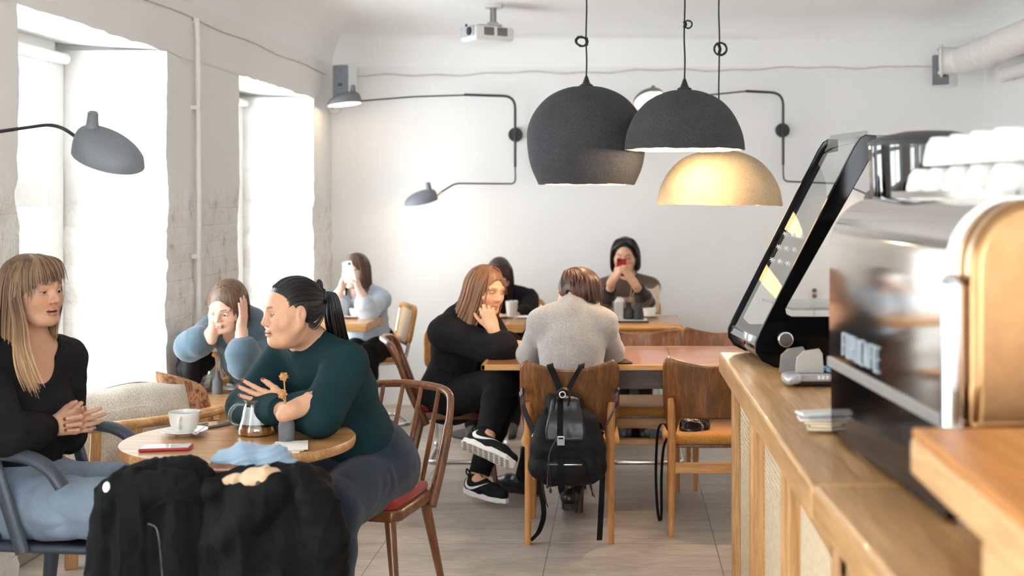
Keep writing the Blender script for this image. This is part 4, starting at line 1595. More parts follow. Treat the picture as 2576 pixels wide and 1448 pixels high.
class Body:
    def __init__(s):
        s.p = []
        s.disp = None

    def _add(s, f, c, r, k, op):
        s.p.append((f, np.asarray(c, float), float(r), float(k), op))
        return s

    def rc(s, a, b, ra, rb=None, k=.02, op='u'):
        a, b = np.asarray(a, float), np.asarray(b, float)
        rb = ra if rb is None else rb
        ba = b - a
        l2 = max(float(ba @ ba), 1e-9)

        def f(p):
            pa = p - a
            t = np.clip(pa @ ba / l2, 0, 1)
            return vlen(pa - t[..., None] * ba) - (ra + (rb - ra) * t)
        return s._add(f, (a + b) / 2, math.sqrt(l2) / 2 + max(ra, rb), k, op)

    def chain(s, pts, rs, k=.02, op='u'):
        m = len(pts)
        if np.isscalar(rs):
            rs = [rs] * m
        for i in range(m - 1):
            s.rc(pts[i], pts[i + 1], rs[i], rs[i + 1], k, op)
        return s

    def cc(s, a, b, ra, rb, k=.01, op='u'):
        """cone with a flat far end (cuffs, hems)"""
        a, b = np.asarray(a, float), np.asarray(b, float)
        ba = b - a
        L = max(np.linalg.norm(ba), 1e-6)
        d_ = ba / L

        def f(p):
            pa = p - a
            t = pa @ d_
            rad = vlen(pa - t[..., None] * d_)
            lat = rad - (ra + (rb - ra) * np.clip(t / L, 0, 1))
            start = np.sqrt(np.maximum(rad ** 2 + np.minimum(t, 0) ** 2, 0)) - ra
            return np.maximum(np.where(t < 0, start, lat), t - L)
        return s._add(f, (a + b) / 2, L / 2 + max(ra, rb), k, op)

    def el(s, c, r, R=None, k=.03, op='u'):
        c, r = np.asarray(c, float), np.asarray(r, float)
        R = np.eye(3) if R is None else np.asarray(R)

        def f(p):
            q = (p - c) @ R
            k0 = vlen(q / r)
            k1 = vlen(q / (r * r))
            return k0 * (k0 - 1) / np.maximum(k1, 1e-9)
        return s._add(f, c, r.max() + .45 * (r.max() - r.min()) + k * .5, k, op)

    def fn(s, f, c, r, k=.01, op='u'):
        return s._add(f, c, r, k, op)

    def ev(s, pts, cen, hd, mg=.018):
        D = np.full(pts.shape[:-1], 10.0)
        for f, c, r, k, op in s.p:
            sel = np.nonzero(((cen - c) ** 2).sum(-1) < (r + hd + k + mg) ** 2)[0]
            if not len(sel):
                continue
            q = f(pts[sel])
            if op == 'u':
                D[sel] = smin(D[sel], q, k)
            elif op == 's':
                D[sel] = -smin(-D[sel], q, k)
            elif op == 'i':
                D[sel] = -smin(-D[sel], -q, k)
        if s.disp is not None:
            D = D + s.disp(pts)
        return D

    def evp(s, V, hd=.01, mg=.018):
        n = max(1, len(V) // 16 + 1)
        ch = [V[i:i + n] for i in range(0, len(V), n)]
        return np.concatenate(list(POOL.map(lambda c: s.ev(c[:, None, :], c, hd, mg)[:, 0], ch)))

    def mesh(s, h, B=8):
        us = [q for q in s.p if q[4] == 'u']
        lo = np.min([c - r for _, c, r, _, _ in us], 0) - 3 * h
        hi = np.max([c + r for _, c, r, _, _ in us], 0) + 3 * h
        bs = B * h
        nb = np.ceil((hi - lo) / bs).astype(int)
        g = np.stack(np.meshgrid(*[np.arange(n) for n in nb], indexing='ij'), -1).reshape(-1, 3)
        cen = lo + (g + .5) * bs
        near = np.zeros(len(cen), bool)
        for _, c, r, k, op in us:
            near |= ((cen - c) ** 2).sum(-1) < (r + bs * .9) ** 2
        g, cen = g[near], cen[near]
        hd = bs * math.sqrt(3) / 2
        d = s.evp(cen, .03, .045)
        act = np.abs(d) < hd * 1.6 + .008
        g, cen = g[act], cen[act]
        loc = np.stack(np.meshgrid(*[np.arange(B + 1)] * 3, indexing='ij'), -1)
        n1 = B + 1
        Vs, ids, quads = [], [], []
        dims = nb * B + 2
        stepn = 250
        E = []

        def job(i0):
            gg = g[i0:i0 + stepn]
            pts = lo + (gg[:, None, None, None, :] * B + loc[None]) * h
            return s.ev(pts.reshape(len(gg), -1, 3), cen[i0:i0 + stepn], hd).reshape(len(gg), n1, n1, n1)
        starts = list(range(0, len(g), stepn))
        for i0, D in zip(starts, POOL.map(job, starts)):
            gg = g[i0:i0 + stepn]
            ins = D < 0
            # cells
            corners = [(a, b_, c_) for a in (0, 1) for b_ in (0, 1) for c_ in (0, 1)]
            cnt = sum(ins[:, a:a + B, b_:b_ + B, c_:c_ + B].astype(np.int8) for a, b_, c_ in corners)
            mix = (cnt > 0) & (cnt < 8)
            w_ = np.nonzero(mix)
            if len(w_[0]):
                acc = np.zeros((len(w_[0]), 3))
                num = np.zeros(len(w_[0]))
                for ax in range(3):
                    for o1 in (0, 1):
                        for o2 in (0, 1):
                            o = [0, 0, 0]
                            oth = [q for q in range(3) if q != ax]
                            o[oth[0]], o[oth[1]] = o1, o2
                            e = list(o)
                            e[ax] = 1
                            d0 = D[w_[0], w_[1] + o[0], w_[2] + o[1], w_[3] + o[2]]
                            d1 = D[w_[0], w_[1] + e[0], w_[2] + e[1], w_[3] + e[2]]
                            cr = (d0 < 0) != (d1 < 0)
                            t = np.where(cr, d0 / np.where(cr, d0 - d1, 1), 0)
                            q = np.tile(np.array(o, float), (len(t), 1))
                            q[:, ax] += t
                            acc += q * cr[:, None]
                            num += cr
                cell = gg[w_[0]] * B + np.stack(w_[1:], 1)
                Vs.append(lo + (cell + acc / num[:, None]) * h)
                ids.append((cell[:, 0] * dims[1] + cell[:, 1]) * dims[2] + cell[:, 2])
            for ax in range(3):
                sl0 = [slice(0, B)] * 3
                sl1 = list(sl0)
                sl1[ax] = slice(1, B + 1)
                a_, b_ = ins[(slice(None), *sl0)], ins[(slice(None), *sl1)]
                w2 = np.nonzero(a_ != b_)
                if len(w2[0]):
                    node = gg[w2[0]] * B + np.stack(w2[1:], 1)
                    E.append((ax, node, a_[w2]))
        if not Vs:
            return np.zeros((0, 3)), np.zeros((0, 4), int)
        V = np.concatenate(Vs)
        ids = np.concatenate(ids)
        order = np.argsort(ids)
        sid = ids[order]
        for ax, node, sgn in E:
            o1, o2 = [q for q in range(3) if q != ax]
            cs = []
            for (a, b_) in ((0, 0), (-1, 0), (-1, -1), (0, -1)):
                c = node.copy()
                c[:, o1] += a
                c[:, o2] += b_
                cid = (c[:, 0] * dims[1] + c[:, 1]) * dims[2] + c[:, 2]
                k = np.searchsorted(sid, cid)
                k = np.minimum(k, len(sid) - 1)
                ok = sid[k] == cid
                cs.append(np.where(ok, order[k], -1))
            q = np.stack(cs, 1)
            good = (q >= 0).all(1)
            q, sg = q[good], sgn[good]
            flip = sg if ax != 1 else ~sg
            q = np.where(flip[:, None], q, q[:, ::-1])
            quads.append(q)
        Q = np.concatenate(quads)
        # one Newton step onto the surface
        e = h * .25
        d0 = s.evp(V)
        gr = np.stack([s.evp(V + e * np.eye(3)[i]) - d0 for i in range(3)], 1) / e
        gn = (gr ** 2).sum(1)
        st = gr * (d0 / np.maximum(gn, .2))[:, None]
        ln = np.linalg.norm(st, axis=1)
        V = V - st * np.minimum(1, h * .8 / np.maximum(ln, 1e-9))[:, None]
        return V, Q

    def trace(s, p, d, steps=40):
        p, d = np.array(p, float), nrm(d)
        best, bp_, p0 = 9.0, p, p
        for _ in range(steps):
            q = s.ev(p[None, None, :], p[None], .6)[0, 0]
            if abs(q) < best:
                best, bp_ = abs(q), p
            if abs(q) < 2e-4 or np.linalg.norm(p - p0) > .8:
                break
            p = p + d * min(q, .15) * .8
        return bp_


def soft(x, a, b):
    t = np.clip((x - a) / (b - a), 0, 1)
    return t * t * (3 - 2 * t)


def seg_dist(p, a, b):
    a, b = np.asarray(a, float), np.asarray(b, float)
    ba = b - a
    pa = p - a
    t = np.clip(pa @ ba / (ba @ ba), 0, 1)
    return vlen(pa - t[..., None] * ba)


def creases(amp, scale, seed=0, stretch=(1, 1, 1)):
    st = A(*stretch) * scale

    def f(p):
        q = p * st
        w1 = q + .6 * np.stack([vnoise(q * .7, seed), vnoise(q * .7 + 7, seed + 1), vnoise(q * .7 + 13, seed + 2)], -1)
        n = vnoise(w1, seed + 3)
        return amp * ((1 - np.abs(n) * 2.2) * .6 + .5 * vnoise(q * .45, seed + 5))
    return f


# ----------------------------------------------------------------- hands
def hand(S, wrist, d, n, side, sc=.95, curl=(.35, .35, .25), spread=.09, thumb=(.75, .45, .35), k=.004, idx=None):
    """side 'R' or 'L'; d towards the fingers, n out of the palm. Returns fingertip list [(tip, dir, dorsal)]"""
    d = nrm(d)
    n = nrm(np.asarray(n) - d * np.dot(n, d))
    t = np.cross(d, n) if side == 'R' else np.cross(n, d)
    w_ = np.asarray(wrist, float)
    pos = [.027, .009, -.010, -.027]
    fwd = [.088, .092, .087, .078]
    lens = [(.042, .025, .020), (.046, .029, .021), (.043, .027, .020), (.034, .020, .018)]
    rad = [(.0088, .0078, .0066), (.009, .008, .0068), (.0086, .0076, .0064), (.0076, .0068, .0058)]
    tips = []
    S.rc(w_ - d * .03, w_ + d * .012, .0255 * sc, .0235 * sc, .02)
    for i in range(4):
        S.rc(w_ + t * pos[i] * .55 * sc + d * .008, w_ + (t * pos[i] + d * fwd[i] - n * .002) * sc, .0135 * sc, .0105 * sc, .014)
    S.el(w_ + (d * .035 + t * .022 + n * .010) * sc, A(.017, .034, .014) * sc, frame_of(d * .8 + t * .3, -n), .014)
    S.el(w_ + (d * .04 - t * .022 + n * .008) * sc, A(.013, .034, .012) * sc, frame_of(d, -n), .012)
    for i in range(4):
        cu = curl[i] if isinstance(curl[0], (tuple, list)) else curl
        p = w_ + (t * pos[i] + d * fwd[i] - n * .001) * sc
        base = nrm(d + t * spread * (1.5 - i))
        ang = 0
        prev = p
        for s_ in range(3):
            ang += cu[s_]
            dd = base * math.cos(ang) + n * math.sin(ang)
            q = prev + dd * lens[i][s_] * sc
            S.rc(prev, q, rad[i][s_] * sc, (rad[i][s_] * .5 + rad[i][min(2, s_ + 1)] * .5) * sc * (.93 if s_ == 2 else 1), k if s_ else .007)
            prev = q
        tips.append((prev, dd, nrm(-n * math.cos(ang) + base * math.sin(ang))))
    # thumb
    p0 = w_ + (d * .022 + t * .022 + n * .010) * sc
    d1 = nrm(d * thumb[1] + t * thumb[0] + n * thumb[2])
    p1 = p0 + d1 * .040 * sc
    d2 = nrm(d1 * .75 + d * .45)
    p2 = p1 + d2 * .032 * sc
    d3 = nrm(d2 + d * .15)
    p3 = p2 + d3 * .024 * sc
    S.rc(p0, p1, .0145 * sc, .011 * sc, .014)
    S.rc(p1, p2, .0105 * sc, .0095 * sc, .005)
    S.rc(p2, p3, .0095 * sc, .0075 * sc, .004)
    tips.append((p3, d3, nrm(np.cross(d3, np.cross(-n * .4 + t, d3)))))
    return tips


# ----------------------------------------------------------------- people
SKIN_M = vcol('skin', .5, .12, 220, .06, .35)
HAIR_M = vcol('hair', .42, 0, 0, 0, .45)
EYE_M = vcol('eye_surface', .28, 0, 0, 0, .25)


class Person:
    def __init__(s, **k):
        s.girth, s.sw, s.hs, s.bust, s.vox = 1.0, .165, 1.0, .0, .004
        s.skin = (214, 168, 142)
        s.lip = (178, 104, 92)
        s.brow = (92, 66, 48)
        s.iris = (70, 54, 40)
        s.lid = .0030            # eye opening
        s.jawd = 0
        s.face = 1.0
        s.mouth = 0.0
        s.nose = 0.0
        s.cheek = 1.0
        s.fat = 0
        for a, b in k.items():
            setattr(s, a, b)
        s.up = nrm(s.M - s.pv)
        s.cf = nrm(s.cf - s.up * np.dot(s.cf, s.up))
        s.cr = np.cross(s.cf, s.up)
        s.RC = np.stack([s.cr, s.cf, s.up], 1)
        s.SR = s.M + s.cr * s.sw - s.up * .025
        s.SL = s.M - s.cr * s.sw - s.up * .025
        hf = nrm(s.hf)
        hu = np.asarray(getattr(s, 'hu', A(0, 0, 1)), float)
        hu = nrm(hu - hf * np.dot(hu, hf))
        s.RH = np.stack([np.cross(hf, hu), hf, hu], 1)
        s.tips = []

    def h(s, x, y, z):
        return s.hc + s.hs * (s.RH @ A(x, y, z))

    def loc(s, p):
        return ((p - s.hc) @ s.RH) / s.hs

    def torso(s, S, o=0.0, k=.05, hem=None):
        g = s.girth
        ax = s.M - s.pv
        S.el(s.pv + ax * .70, A(.148 * g + o, .102 * g + o, .175 + o * .6), s.RC, k)
        S.el(s.pv + ax * .36 + s.cf * .008, A(.128 * g + o, .098 * g + o, .15), s.RC, k)
        S.el(s.pv + ax * .02, A(.165 * g + o, .118 * g + o, .105 + o), s.RC, k)
        for q, e in ((s.SR, 1), (s.SL, -1)):
            S.rc(s.M + s.cr * e * .05 - s.up * .02, q, .055 + o, .050 + o, k)
            S.rc(s.M + s.up * .03, s.M + s.cr * e * s.sw * .7 + s.up * .005, .038 + o, .034 + o, k)
            if s.bust:
                S.el(s.pv + ax * .62 + s.cf * (.072 * g) + s.cr * e * .07, A(.062, .05, .06) * s.bust + o * .6, s.RC, .04)

    def seat(s, S, o=.016, dz=0.0):
        g = s.girth
        S.el(s.pv + (s.M - s.pv) * .02 + s.up * dz, A(.165 * g + o, .118 * g + o, .108 + o), s.RC, .05)
        S.el(s.pv + (s.M - s.pv) * .16, A(.150 * g + o, .110 * g + o, .07 + o), s.RC, .05)

    def arm(s, S, e, w_, sh, o=0.0, k=.02, cuff=None, slack=0.0, r=(.047, .038, .034, .026)):
        g = .6 + .4 * s.girth
        if o == 0:
            S.chain([sh, e, w_], [r[0] * g, r[1] * g, r[3]], k)
        else:
            end = e + (w_ - e) * (cuff if cuff else .95)
            S.rc(sh, e, r[0] * g + o, r[1] * g + o + slack * .5, k)
            mid = e + (end - e) * .5
            S.rc(e, mid, r[1] * g + o + slack * .5, r[2] + o + slack, k)
            S.cc(mid, end, r[2] + o + slack, r[3] + o * .8 + slack * .25, .012)

    def leg(s, S, side, kn, an, o=0.0, k=.03, r=(.083, .06, .056, .04), hem=None):
        g = s.girth
        hip = s.pv + s.pr * (.085 * (1 if side == 'R' else -1)) - A(0, 0, .01)
        S.rc(hip, kn, r[0] * g + o, r[1] * g + o, k)
        calf = kn + (an - kn) * .35
        S.rc(kn, calf, r[1] * g * .95 + o, r[2] + o, k)
        if hem is None:
            S.rc(calf, an, r[2] + o, r[3] + o, k)
        else:
            S.cc(calf, kn + (an - kn) * hem, r[2] + o, r[3] + o, .012)

    def head(s, S):
        H_ = s.h
        q = s.hs
        R = s.RH

        def el(c, r, k, op='u', rot=None):
            S.el(H_(*c), A(*r) * q, R if rot is None else R @ rot, k * q, op)

        def rc(a, b, ra, rb, k, op='u'):
            S.rc(H_(*a), H_(*b), ra * q, rb * q, k * q, op)
        w_ = s.face
        S.rc(H_(0, -.022, -.05), s.M + s.up * .035 + s.cf * .0, .051 * q * (.75 + .25 * w_), .056, .03)
        S.rc(s.M + s.up * .05, s.M - s.up * .03, .055, .06, .05)
        el((0, -.016, .032), (.0735, .092, .086), .01)
        el((0, .020, .012), (.064 * w_, .069, .084), .02)
        el((0, .026, -.048), (.054 * w_, .058, .061 + s.jawd), .03)
        el((0, .070, -.094 - s.jawd), (.021, .017, .017), .028)
        if s.fat:
            el((0, .022, -.092), (.045, .050, .030), .03)
        for e in (-1, 1):
            el((e * .040 * w_, .050, -.024), (.028 * w_ * s.cheek, .027 * s.cheek, .028 * s.cheek), .03)
            rc((e * .060 * w_, .000, -.040), (e * .030 * w_, .052, -.088 - s.jawd), .014, .016, .03)
            rc((e * .013, .087, .026), (e * .046, .073, .027), .0065, .006, .016)
            el((e * .031, .0985, .003), (.018, .015, .0105), .012, 's')
        rc((0, .084, .012), (0, .1035 + s.nose, -.025), .0072, .0102, .016)
        for e in (-1, 1):
            el((e * .0112, .0935, -.0295), (.0072, .0085, .0062), .008)
            el((e * .0062, .1005, -.0365), (.0034, .0052, .003), .003, 's')
        # lips
        m = s.mouth
        up_ = [(-.024, .0775, -.0605), (-.008, .0890, -.0562), (0, .0882, -.0572), (.008, .0890, -.0562), (.024, .0775, -.0605)]
        lo_ = [(-.021, .079, -.0635 - m), (-.008, .0868, -.0660 - m), (.008, .0868, -.0660 - m), (.021, .079, -.0635 - m)]
        s.up_l, s.lo_l = up_, lo_
        for i in range(4):
            rc(up_[i], up_[i + 1], (.0030, .0052, .0048, .0052)[i], (.0052, .0048, .0052, .0030)[i], .006)
        for i in range(3):
            rc(lo_[i], lo_[i + 1], (.0035, .0066, .0066)[i], (.0066, .0066, .0035)[i], .006)
        for i in range(2):
            rc(((-.022, .083, -.0618), (0, .0945, -.0613 - m * .5))[i], ((0, .0945, -.0613 - m * .5), (.022, .083, -.0618))[i], .0012 + m * .55, .0022 + m * .7, .003, 's')
        # eyelids over the eyeballs
        for e in (-1, 1):
            c = H_(e * .031, .0722, .002)
            rr = .0148 * q
            ez = R[:, 2]

            def lid(sg, ofs):
                nz = nrm(R[:, 2] * sg + R[:, 1] * .12 + R[:, 0] * e * .10 * sg)

                def f(p):
                    pc_ = p - c
                    return np.maximum(vlen(pc_) - rr, -(pc_ @ nz) + ofs)
                return f
            S.fn(lid(1, s.lid * q), c, rr, .003)
            S.fn(lid(-1, .0038 * q), c, rr, .003)
            for sg, of in ((1, .0078), (-1, .0088)):
                S.fn(lambda p_, c=c, sg=sg, of=of, e=e: np.maximum(vlen(p_ - c) - rr, of * q - ((p_ - c) @ R[:, 0]) * e * sg), c, rr, .003)
            el((e * .0735, -.010, -.002), (.0085, .018, .031), .008, 'u', euler(.15, 0, e * -.25))
            el((e * .0835, -.006, .002), (.006, .0095, .018), .004, 's', euler(.15, 0, e * -.25))

    def eyes(s, parent, gaze):
        b = MB()
        cols = []
        gz = nrm(gaze)
        for e in (-1, 1):
            c = s.h(e * .031, .0722, .002)
            n0 = b.n
            fr = frame_of(gz)
            b.ball((0, 0, 0), 1, 20, 40)
            V = b.v[-1]
            # pole on the gaze axis
            Rb = np.stack([fr[:, 0], fr[:, 2], gz], 1)
            W_ = V @ Rb.T
            ang = np.arccos(np.clip(V[:, 2], -1, 1))
            col = np.tile(A(*lin((206, 198, 192))), (len(V), 1))
            col[ang < .54] = lin(s.iris)
            col[ang < .24] = (.004, .004, .004)
            cols.append(col)
            b.v[-1] = c + W_ * (.0121 * s.hs)
        return mesh_obj('eyes', np.concatenate(b.v) - wloc(parent), b.f, EYE_M, parent, cols=np.concatenate(cols))

    def skin_col(s, V):
        base = A(*lin(s.skin))
        C = np.tile(base, (len(V), 1))
        L = s.loc(V)
        x, y, z = L[:, 0], L[:, 1], L[:, 2]
        nearh = (np.abs(x) < .12) & (y > -.12) & (y < .14) & (np.abs(z) < .14)

        def blend(m, col):
            m = (m * nearh)[:, None]
            C[:] = C * (1 - m) + A(*lin(col)) * m
        red = tuple(A(*s.skin) * A(.98, .80, .76))
        for e in (-1, 1):
            blend(.22 * np.exp(-(((x - e * .042) / .024) ** 2 + ((z + .022) / .02) ** 2)) * (y > .03), red)
        blend(.2 * np.exp(-((x / .014) ** 2 + ((z + .028) / .012) ** 2)) * (y > .085), red)
        dl = np.full(len(V), 9.0)
        for i in range(4):
            dl = np.minimum(dl, seg_dist(L, s.up_l[i], s.up_l[i + 1]) - .0015)
        for i in range(3):
            dl = np.minimum(dl, seg_dist(L, s.lo_l[i], s.lo_l[i + 1]) - .0030)
        blend((1 - soft(dl, .0030, .0062)) * (y > .07) * (1 - soft(np.abs(x), .017, .025)), s.lip)
        blend((1 - soft(np.abs(z + .0613 + s.mouth * .5) - s.mouth * .6, .0006, .0020)) * (y > .07) * (np.abs(x) < .021 - 12 * np.maximum(0, .088 - y) * .0), tuple(A(*s.lip) * .42))
        for e in (-1, 1):
            db = np.minimum(seg_dist(L, (e * .015, .092, .0265), (e * .036, .085, .0300)), seg_dist(L, (e * .036, .085, .0300), (e * .054, .066, .0225)))
            blend(.75 * (1 - soft(db, .0016, .0056)) * (y > .05), s.brow)
            ce = A(e * .031, .0722, .002)
            rr = np.linalg.norm(L - ce, axis=1)
            zz = z - ce[2]
            blend(.9 * (rr < .0168) * soft(zz, s.lid - .0036, s.lid - .0022) * (1 - soft(zz, s.lid + .0004, s.lid + .0022)) * (y > .072), (48, 34, 28))
            blend(.35 * (rr < .021) * (y > .072), tuple(A(*s.skin) * .86))
            blend(.5 * (rr < .0162) * (zz < -.0035) * (zz > -.0062) * (y > .08), (120, 76, 66))
        return C

    def finish(s, S, label, nails=None, nail_col=(150, 36, 30)):
        V, Q = S.mesh(s.vox)
        C = s.skin_col(V)
        if nails:
            for tips in nails:
                for (p, d, dors) in tips:
                    c = p + dors * .004 + d * .003
                    q = V - c
                    m = (np.linalg.norm(q, axis=1) < .0078) & ((V - p) @ dors > .0022)
                    C[m] = lin(nail_col)
        o = mesh_obj('person', V, Q, SKIN_M, cols=C)
        tag(o, label, 'person')
        s.obj = o
        return o

    def wear(s, S, name, mat, vox=None, cols=None):
        V, Q = S.mesh(vox or s.vox)
        c = cols(V) if cols else None
        if name == 'hair' and hasattr(s, 'hb'):
            T = np.concatenate(s.hb.v)
            f_ = np.concatenate([np.full(n, u) for n, u in s.ht])
            c = np.concatenate([c, cols(T, f_)])
            Fc = [tuple(q) for q in Q] + [tuple(i + len(V) for i in f) for f in s.hb.f]
            return mesh_obj(name, np.concatenate([V, T]) - wloc(s.obj), Fc, mat, s.obj, cols=c, ang=80)
        return mesh_obj(name, V - wloc(s.obj), Q, mat, s.obj, cols=c)

    # ------------------------------------------------------------- hair
    def cap(s, S, grow=.012, line=.072, temple=.060, back=-.05, front=.098):
        q = s.hs
        S.el(s.h(0, -.018, .034), A(.0745 + grow, .0925 + grow, .087 + grow) * q, s.RH, .01)
        # face opening
        S.el(s.h(0, front, line - .110), A(temple, .078, .110) * q, s.RH, .012, 's')
        S.el(s.h(0, .055, -.115), A(.10, .085, .085) * q, s.RH, .012, 's')

    def locks(s, S, guides, n, seed=1, r=.007, jit=.004, tip=.25, k=.006, wave=0.0, world=False, dens=2.4, fl=.62):
        """many tapered strands of hair interpolated between guide curves"""
        rnd = np.random.RandomState(seed)
        G_ = [smooth_path([(g if world else s.h(*g)) for g in gd], 4) for gd in guides]
        m = max(len(g) for g in G_)
        G_ = [np.stack([np.interp(np.linspace(0, 1, m), np.linspace(0, 1, len(g)), g[:, i]) for i in range(3)], 1) for g in G_]
        n = int(n * dens)
        r = r / dens ** .45
        if not hasattr(s, 'hb'):
            s.hb, s.ht = MB(), []
        for i in range(n):
            u = (i + rnd.uniform(-.6, .6)) / max(1, n - 1) * (len(G_) - 1)
            u = min(max(u, 0), len(G_) - 1 - 1e-6)
            a = int(u)
            p = G_[a] * (1 - (u - a)) + G_[min(a + 1, len(G_) - 1)] * (u - a)
            t = np.linspace(0, 1, m)[:, None]
            lift = rnd.uniform(-.7, 1.0) * jit * .8
            out = p - s.hc
            out = out / np.maximum(vlen(out), 1e-6)[:, None]
            p = p + rnd.normal(0, jit, 3) * (t * 1.2 + .1) * s.hs + out * lift + wave * np.sin(t * 9 + rnd.uniform(0, 6)) * rnd.normal(0, 1, 3)
            cut = m - rnd.randint(0, max(1, m // 6))
            p = p[:cut]
            rr = r * s.hs * rnd.uniform(.7, 1.3) * np.interp(np.linspace(0, 1, cut), [0, .15, .7, 1], [.6, 1, .85, tip])
            n0 = s.hb.n
            s.hb.tube(p, rr, 6, flat=(1.25, fl))
            s.ht.append((s.hb.n - n0, rnd.uniform(0, 1)))

    def hair_col(s, dark, light, tips=None, zr=(0, 1), f=1.0):
        def fn(V, u=None):
            L = s.loc(V)
            ph = np.arctan2(L[:, 0], -L[:, 1])
            rad = np.linalg.norm(L[:, :2], axis=1)
            n = vnoise(np.stack([ph * 14 * f, rad * 60, L[:, 2] * 5], 1), 3) * .6 + vnoise(np.stack([ph * 40 * f, rad * 160, L[:, 2] * 8], 1), 8) * .5
            m = soft(n, -.55, .65)[:, None] if u is None else np.clip(u * .85 + .3 * n + .08, 0, 1)[:, None]
            C = A(*lin(dark)) * (1 - m) + A(*lin(light)) * m
            if tips is not None:
                t = soft(-L[:, 2], zr[0], zr[1])[:, None] * (.45 + .55 * m)
                C = C * (1 - t) + A(*lin(tips)) * t
            return C
        return fn


def elbow(sh, w_, pole, l1=.285, l2=.245):
    v = w_ - sh
    d = np.linalg.norm(v)
    if d > .97 * (l1 + l2):
        q = d / (.97 * (l1 + l2))
        l1, l2 = l1 * q, l2 * q
    a = (l1 * l1 - l2 * l2 + d * d) / (2 * d)
    h_ = math.sqrt(max(0, l1 * l1 - a * a))
    n = nrm(v)
    p = nrm(np.asarray(pole) - n * np.dot(pole, n))
    return sh + n * a + p * h_


def shoe(parent, an, toe, up, name, upper_mat, sole_mat, L=.25, boot=0.0, vox=.0035, swoosh=None, side=1, solecol=None):
    """an: ankle joint; toe: forward; up: out of the shoe's top"""
    t = nrm(toe)
    u = nrm(np.asarray(up) - t * np.dot(up, t))
    sd = np.cross(t, u)
    q = L / .25

    def W(x, y, z):
        return an + q * (t * x + sd * y + u * (z - .088))
    S = Body()
    S.chain([W(-.042, 0, .05), W(.04, 0, .046), W(.105, 0, .040), W(.162, 0, .034)], [.036 * q, .038 * q, .036 * q, .026 * q], .02)
    S.cc(W(-.008, 0, .06), W(-.016, 0, .108 + boot), .040 * q, .039 * q + boot * .06, .02)
    S.fn(lambda p: -((p - W(0, 0, .018)) @ u), W(.05, 0, 0), .3, .004, 'i')
    V, Qd = S.mesh(vox)
    o = mesh_obj(name, V - wloc(parent), Qd, upper_mat, parent)
    X = np.array([-.075, -.03, .03, .09, .145, .185])
    Wd = np.array([.018, .033, .032, .040, .036, .014])

    def sole(p):
        l = ((p - W(0, 0, 0)) @ np.stack([t, sd, u], 1)) / q
        w_ = np.interp(l[..., 0], X, Wd)
        out = np.maximum(np.maximum(l[..., 0] - .19, -.08 - l[..., 0]), np.abs(l[..., 1]) - w_)
        th = .030 - .008 * soft(l[..., 0], .02, .12)
        dz = np.abs(l[..., 2] - th / 2) - th / 2 + .004
        return (np.maximum(out + .004, dz) - .004 + .0 * dz) * q
    S2 = Body().fn(sole, W(.055, 0, .015), .15 * q, .002)
    V, Qd = S2.mesh(vox)
    so = mesh_obj('sole', V - wloc(parent), Qd, sole_mat, o, cols=None) if False else mesh_obj('sole', V - wloc(o), Qd, sole_mat, o)
    if swoosh is not None:
        top = smooth_path([A(-.052, 0, .086), A(-.05, 0, .064), A(-.034, 0, .050), A(.0, 0, .053), A(.07, 0, .078)], 6)
        bot = smooth_path([A(-.052, 0, .086), A(-.062, 0, .056), A(-.044, 0, .036), A(.0, 0, .042), A(.07, 0, .078)], 6)
        V = []
        for a, b_ in zip(top, bot):
            row = []
            for k in range(4):
                p = a + (b_ - a) * k / 3
                st = W(p[0] + .01, side * .09, p[2])
                row.append(S.trace(st, -sd * side) + sd * side * .0012)
            V.append(row)
        b = MB().grid(V)
        b.build('side_emblem', swoosh, o, solid=.0012)
    return o, W
# ================================================================= people
def zf(V):
    return V


def std_legs(p, S, o=0.0, **k):
    for sd in 'RL':
        p.leg(S, sd, p.kn[sd], p.an[sd], o, **k)


def body_of(p):
    S = Body()
    p.torso(S)
    for sd in 'RL':
        sh = p.SR if sd == 'R' else p.SL
        p.arm(S, p.el[sd], p.wr[sd], sh)
        fu = getattr(p, 'fup', {}).get(sd, A(0, 0, 1))
        fu = nrm(fu - p.toe[sd] * np.dot(fu, p.toe[sd]))
        S.rc(p.an[sd] - fu * .02, p.an[sd] + p.toe[sd] * .10 - fu * .050, .028, .018, .02)
    std_legs(p, S)
    p.head(S)
    p.tips = {}
    for sd in 'RL':
        h_ = p.hand[sd]
        p.tips[sd] = hand(S, p.wr[sd], h_['d'], h_['n'], sd, **{k: v for k, v in h_.items() if k not in 'dn'})
    return S


def report(p, n):
    d = np.linalg.norm
    print('PERSON', n, 'torso %.2f neck %.2f' % (d(p.M - p.pv), d(p.hc - p.M)), ' '.join(
        '%s ua %.2f fa %.2f th %.2f sh %.2f' % (sd, d(p.el[sd] - (p.SR if sd == 'R' else p.SL)), d(p.wr[sd] - p.el[sd]), d(p.kn[sd] - p.pv), d(p.an[sd] - p.kn[sd])) for sd in 'RL'))


# ---------------------------------------------------------------- 1: fringe, black blouse, light jeans
M_BLOUSE = fabric('black_blouse', (24, 24, 26), 420, .25, .85, .3, .1)
M_JEANS_L = fabric('light_denim', (134, 149, 166), 900, .14, .9, .5, .15)
M_DENIM_D = fabric('dark_denim', (36, 46, 62), 900, .22, .9, .5, .15)
M_BLACKC = fabric('black_cloth', (22, 22, 24), 600, .2, .92, .3, .12)
M_SHOEB = plain('black_leather', (20, 20, 21), .35, var=.1)
M_SOLEB = plain('black_rubber', (26, 26, 26), .7)

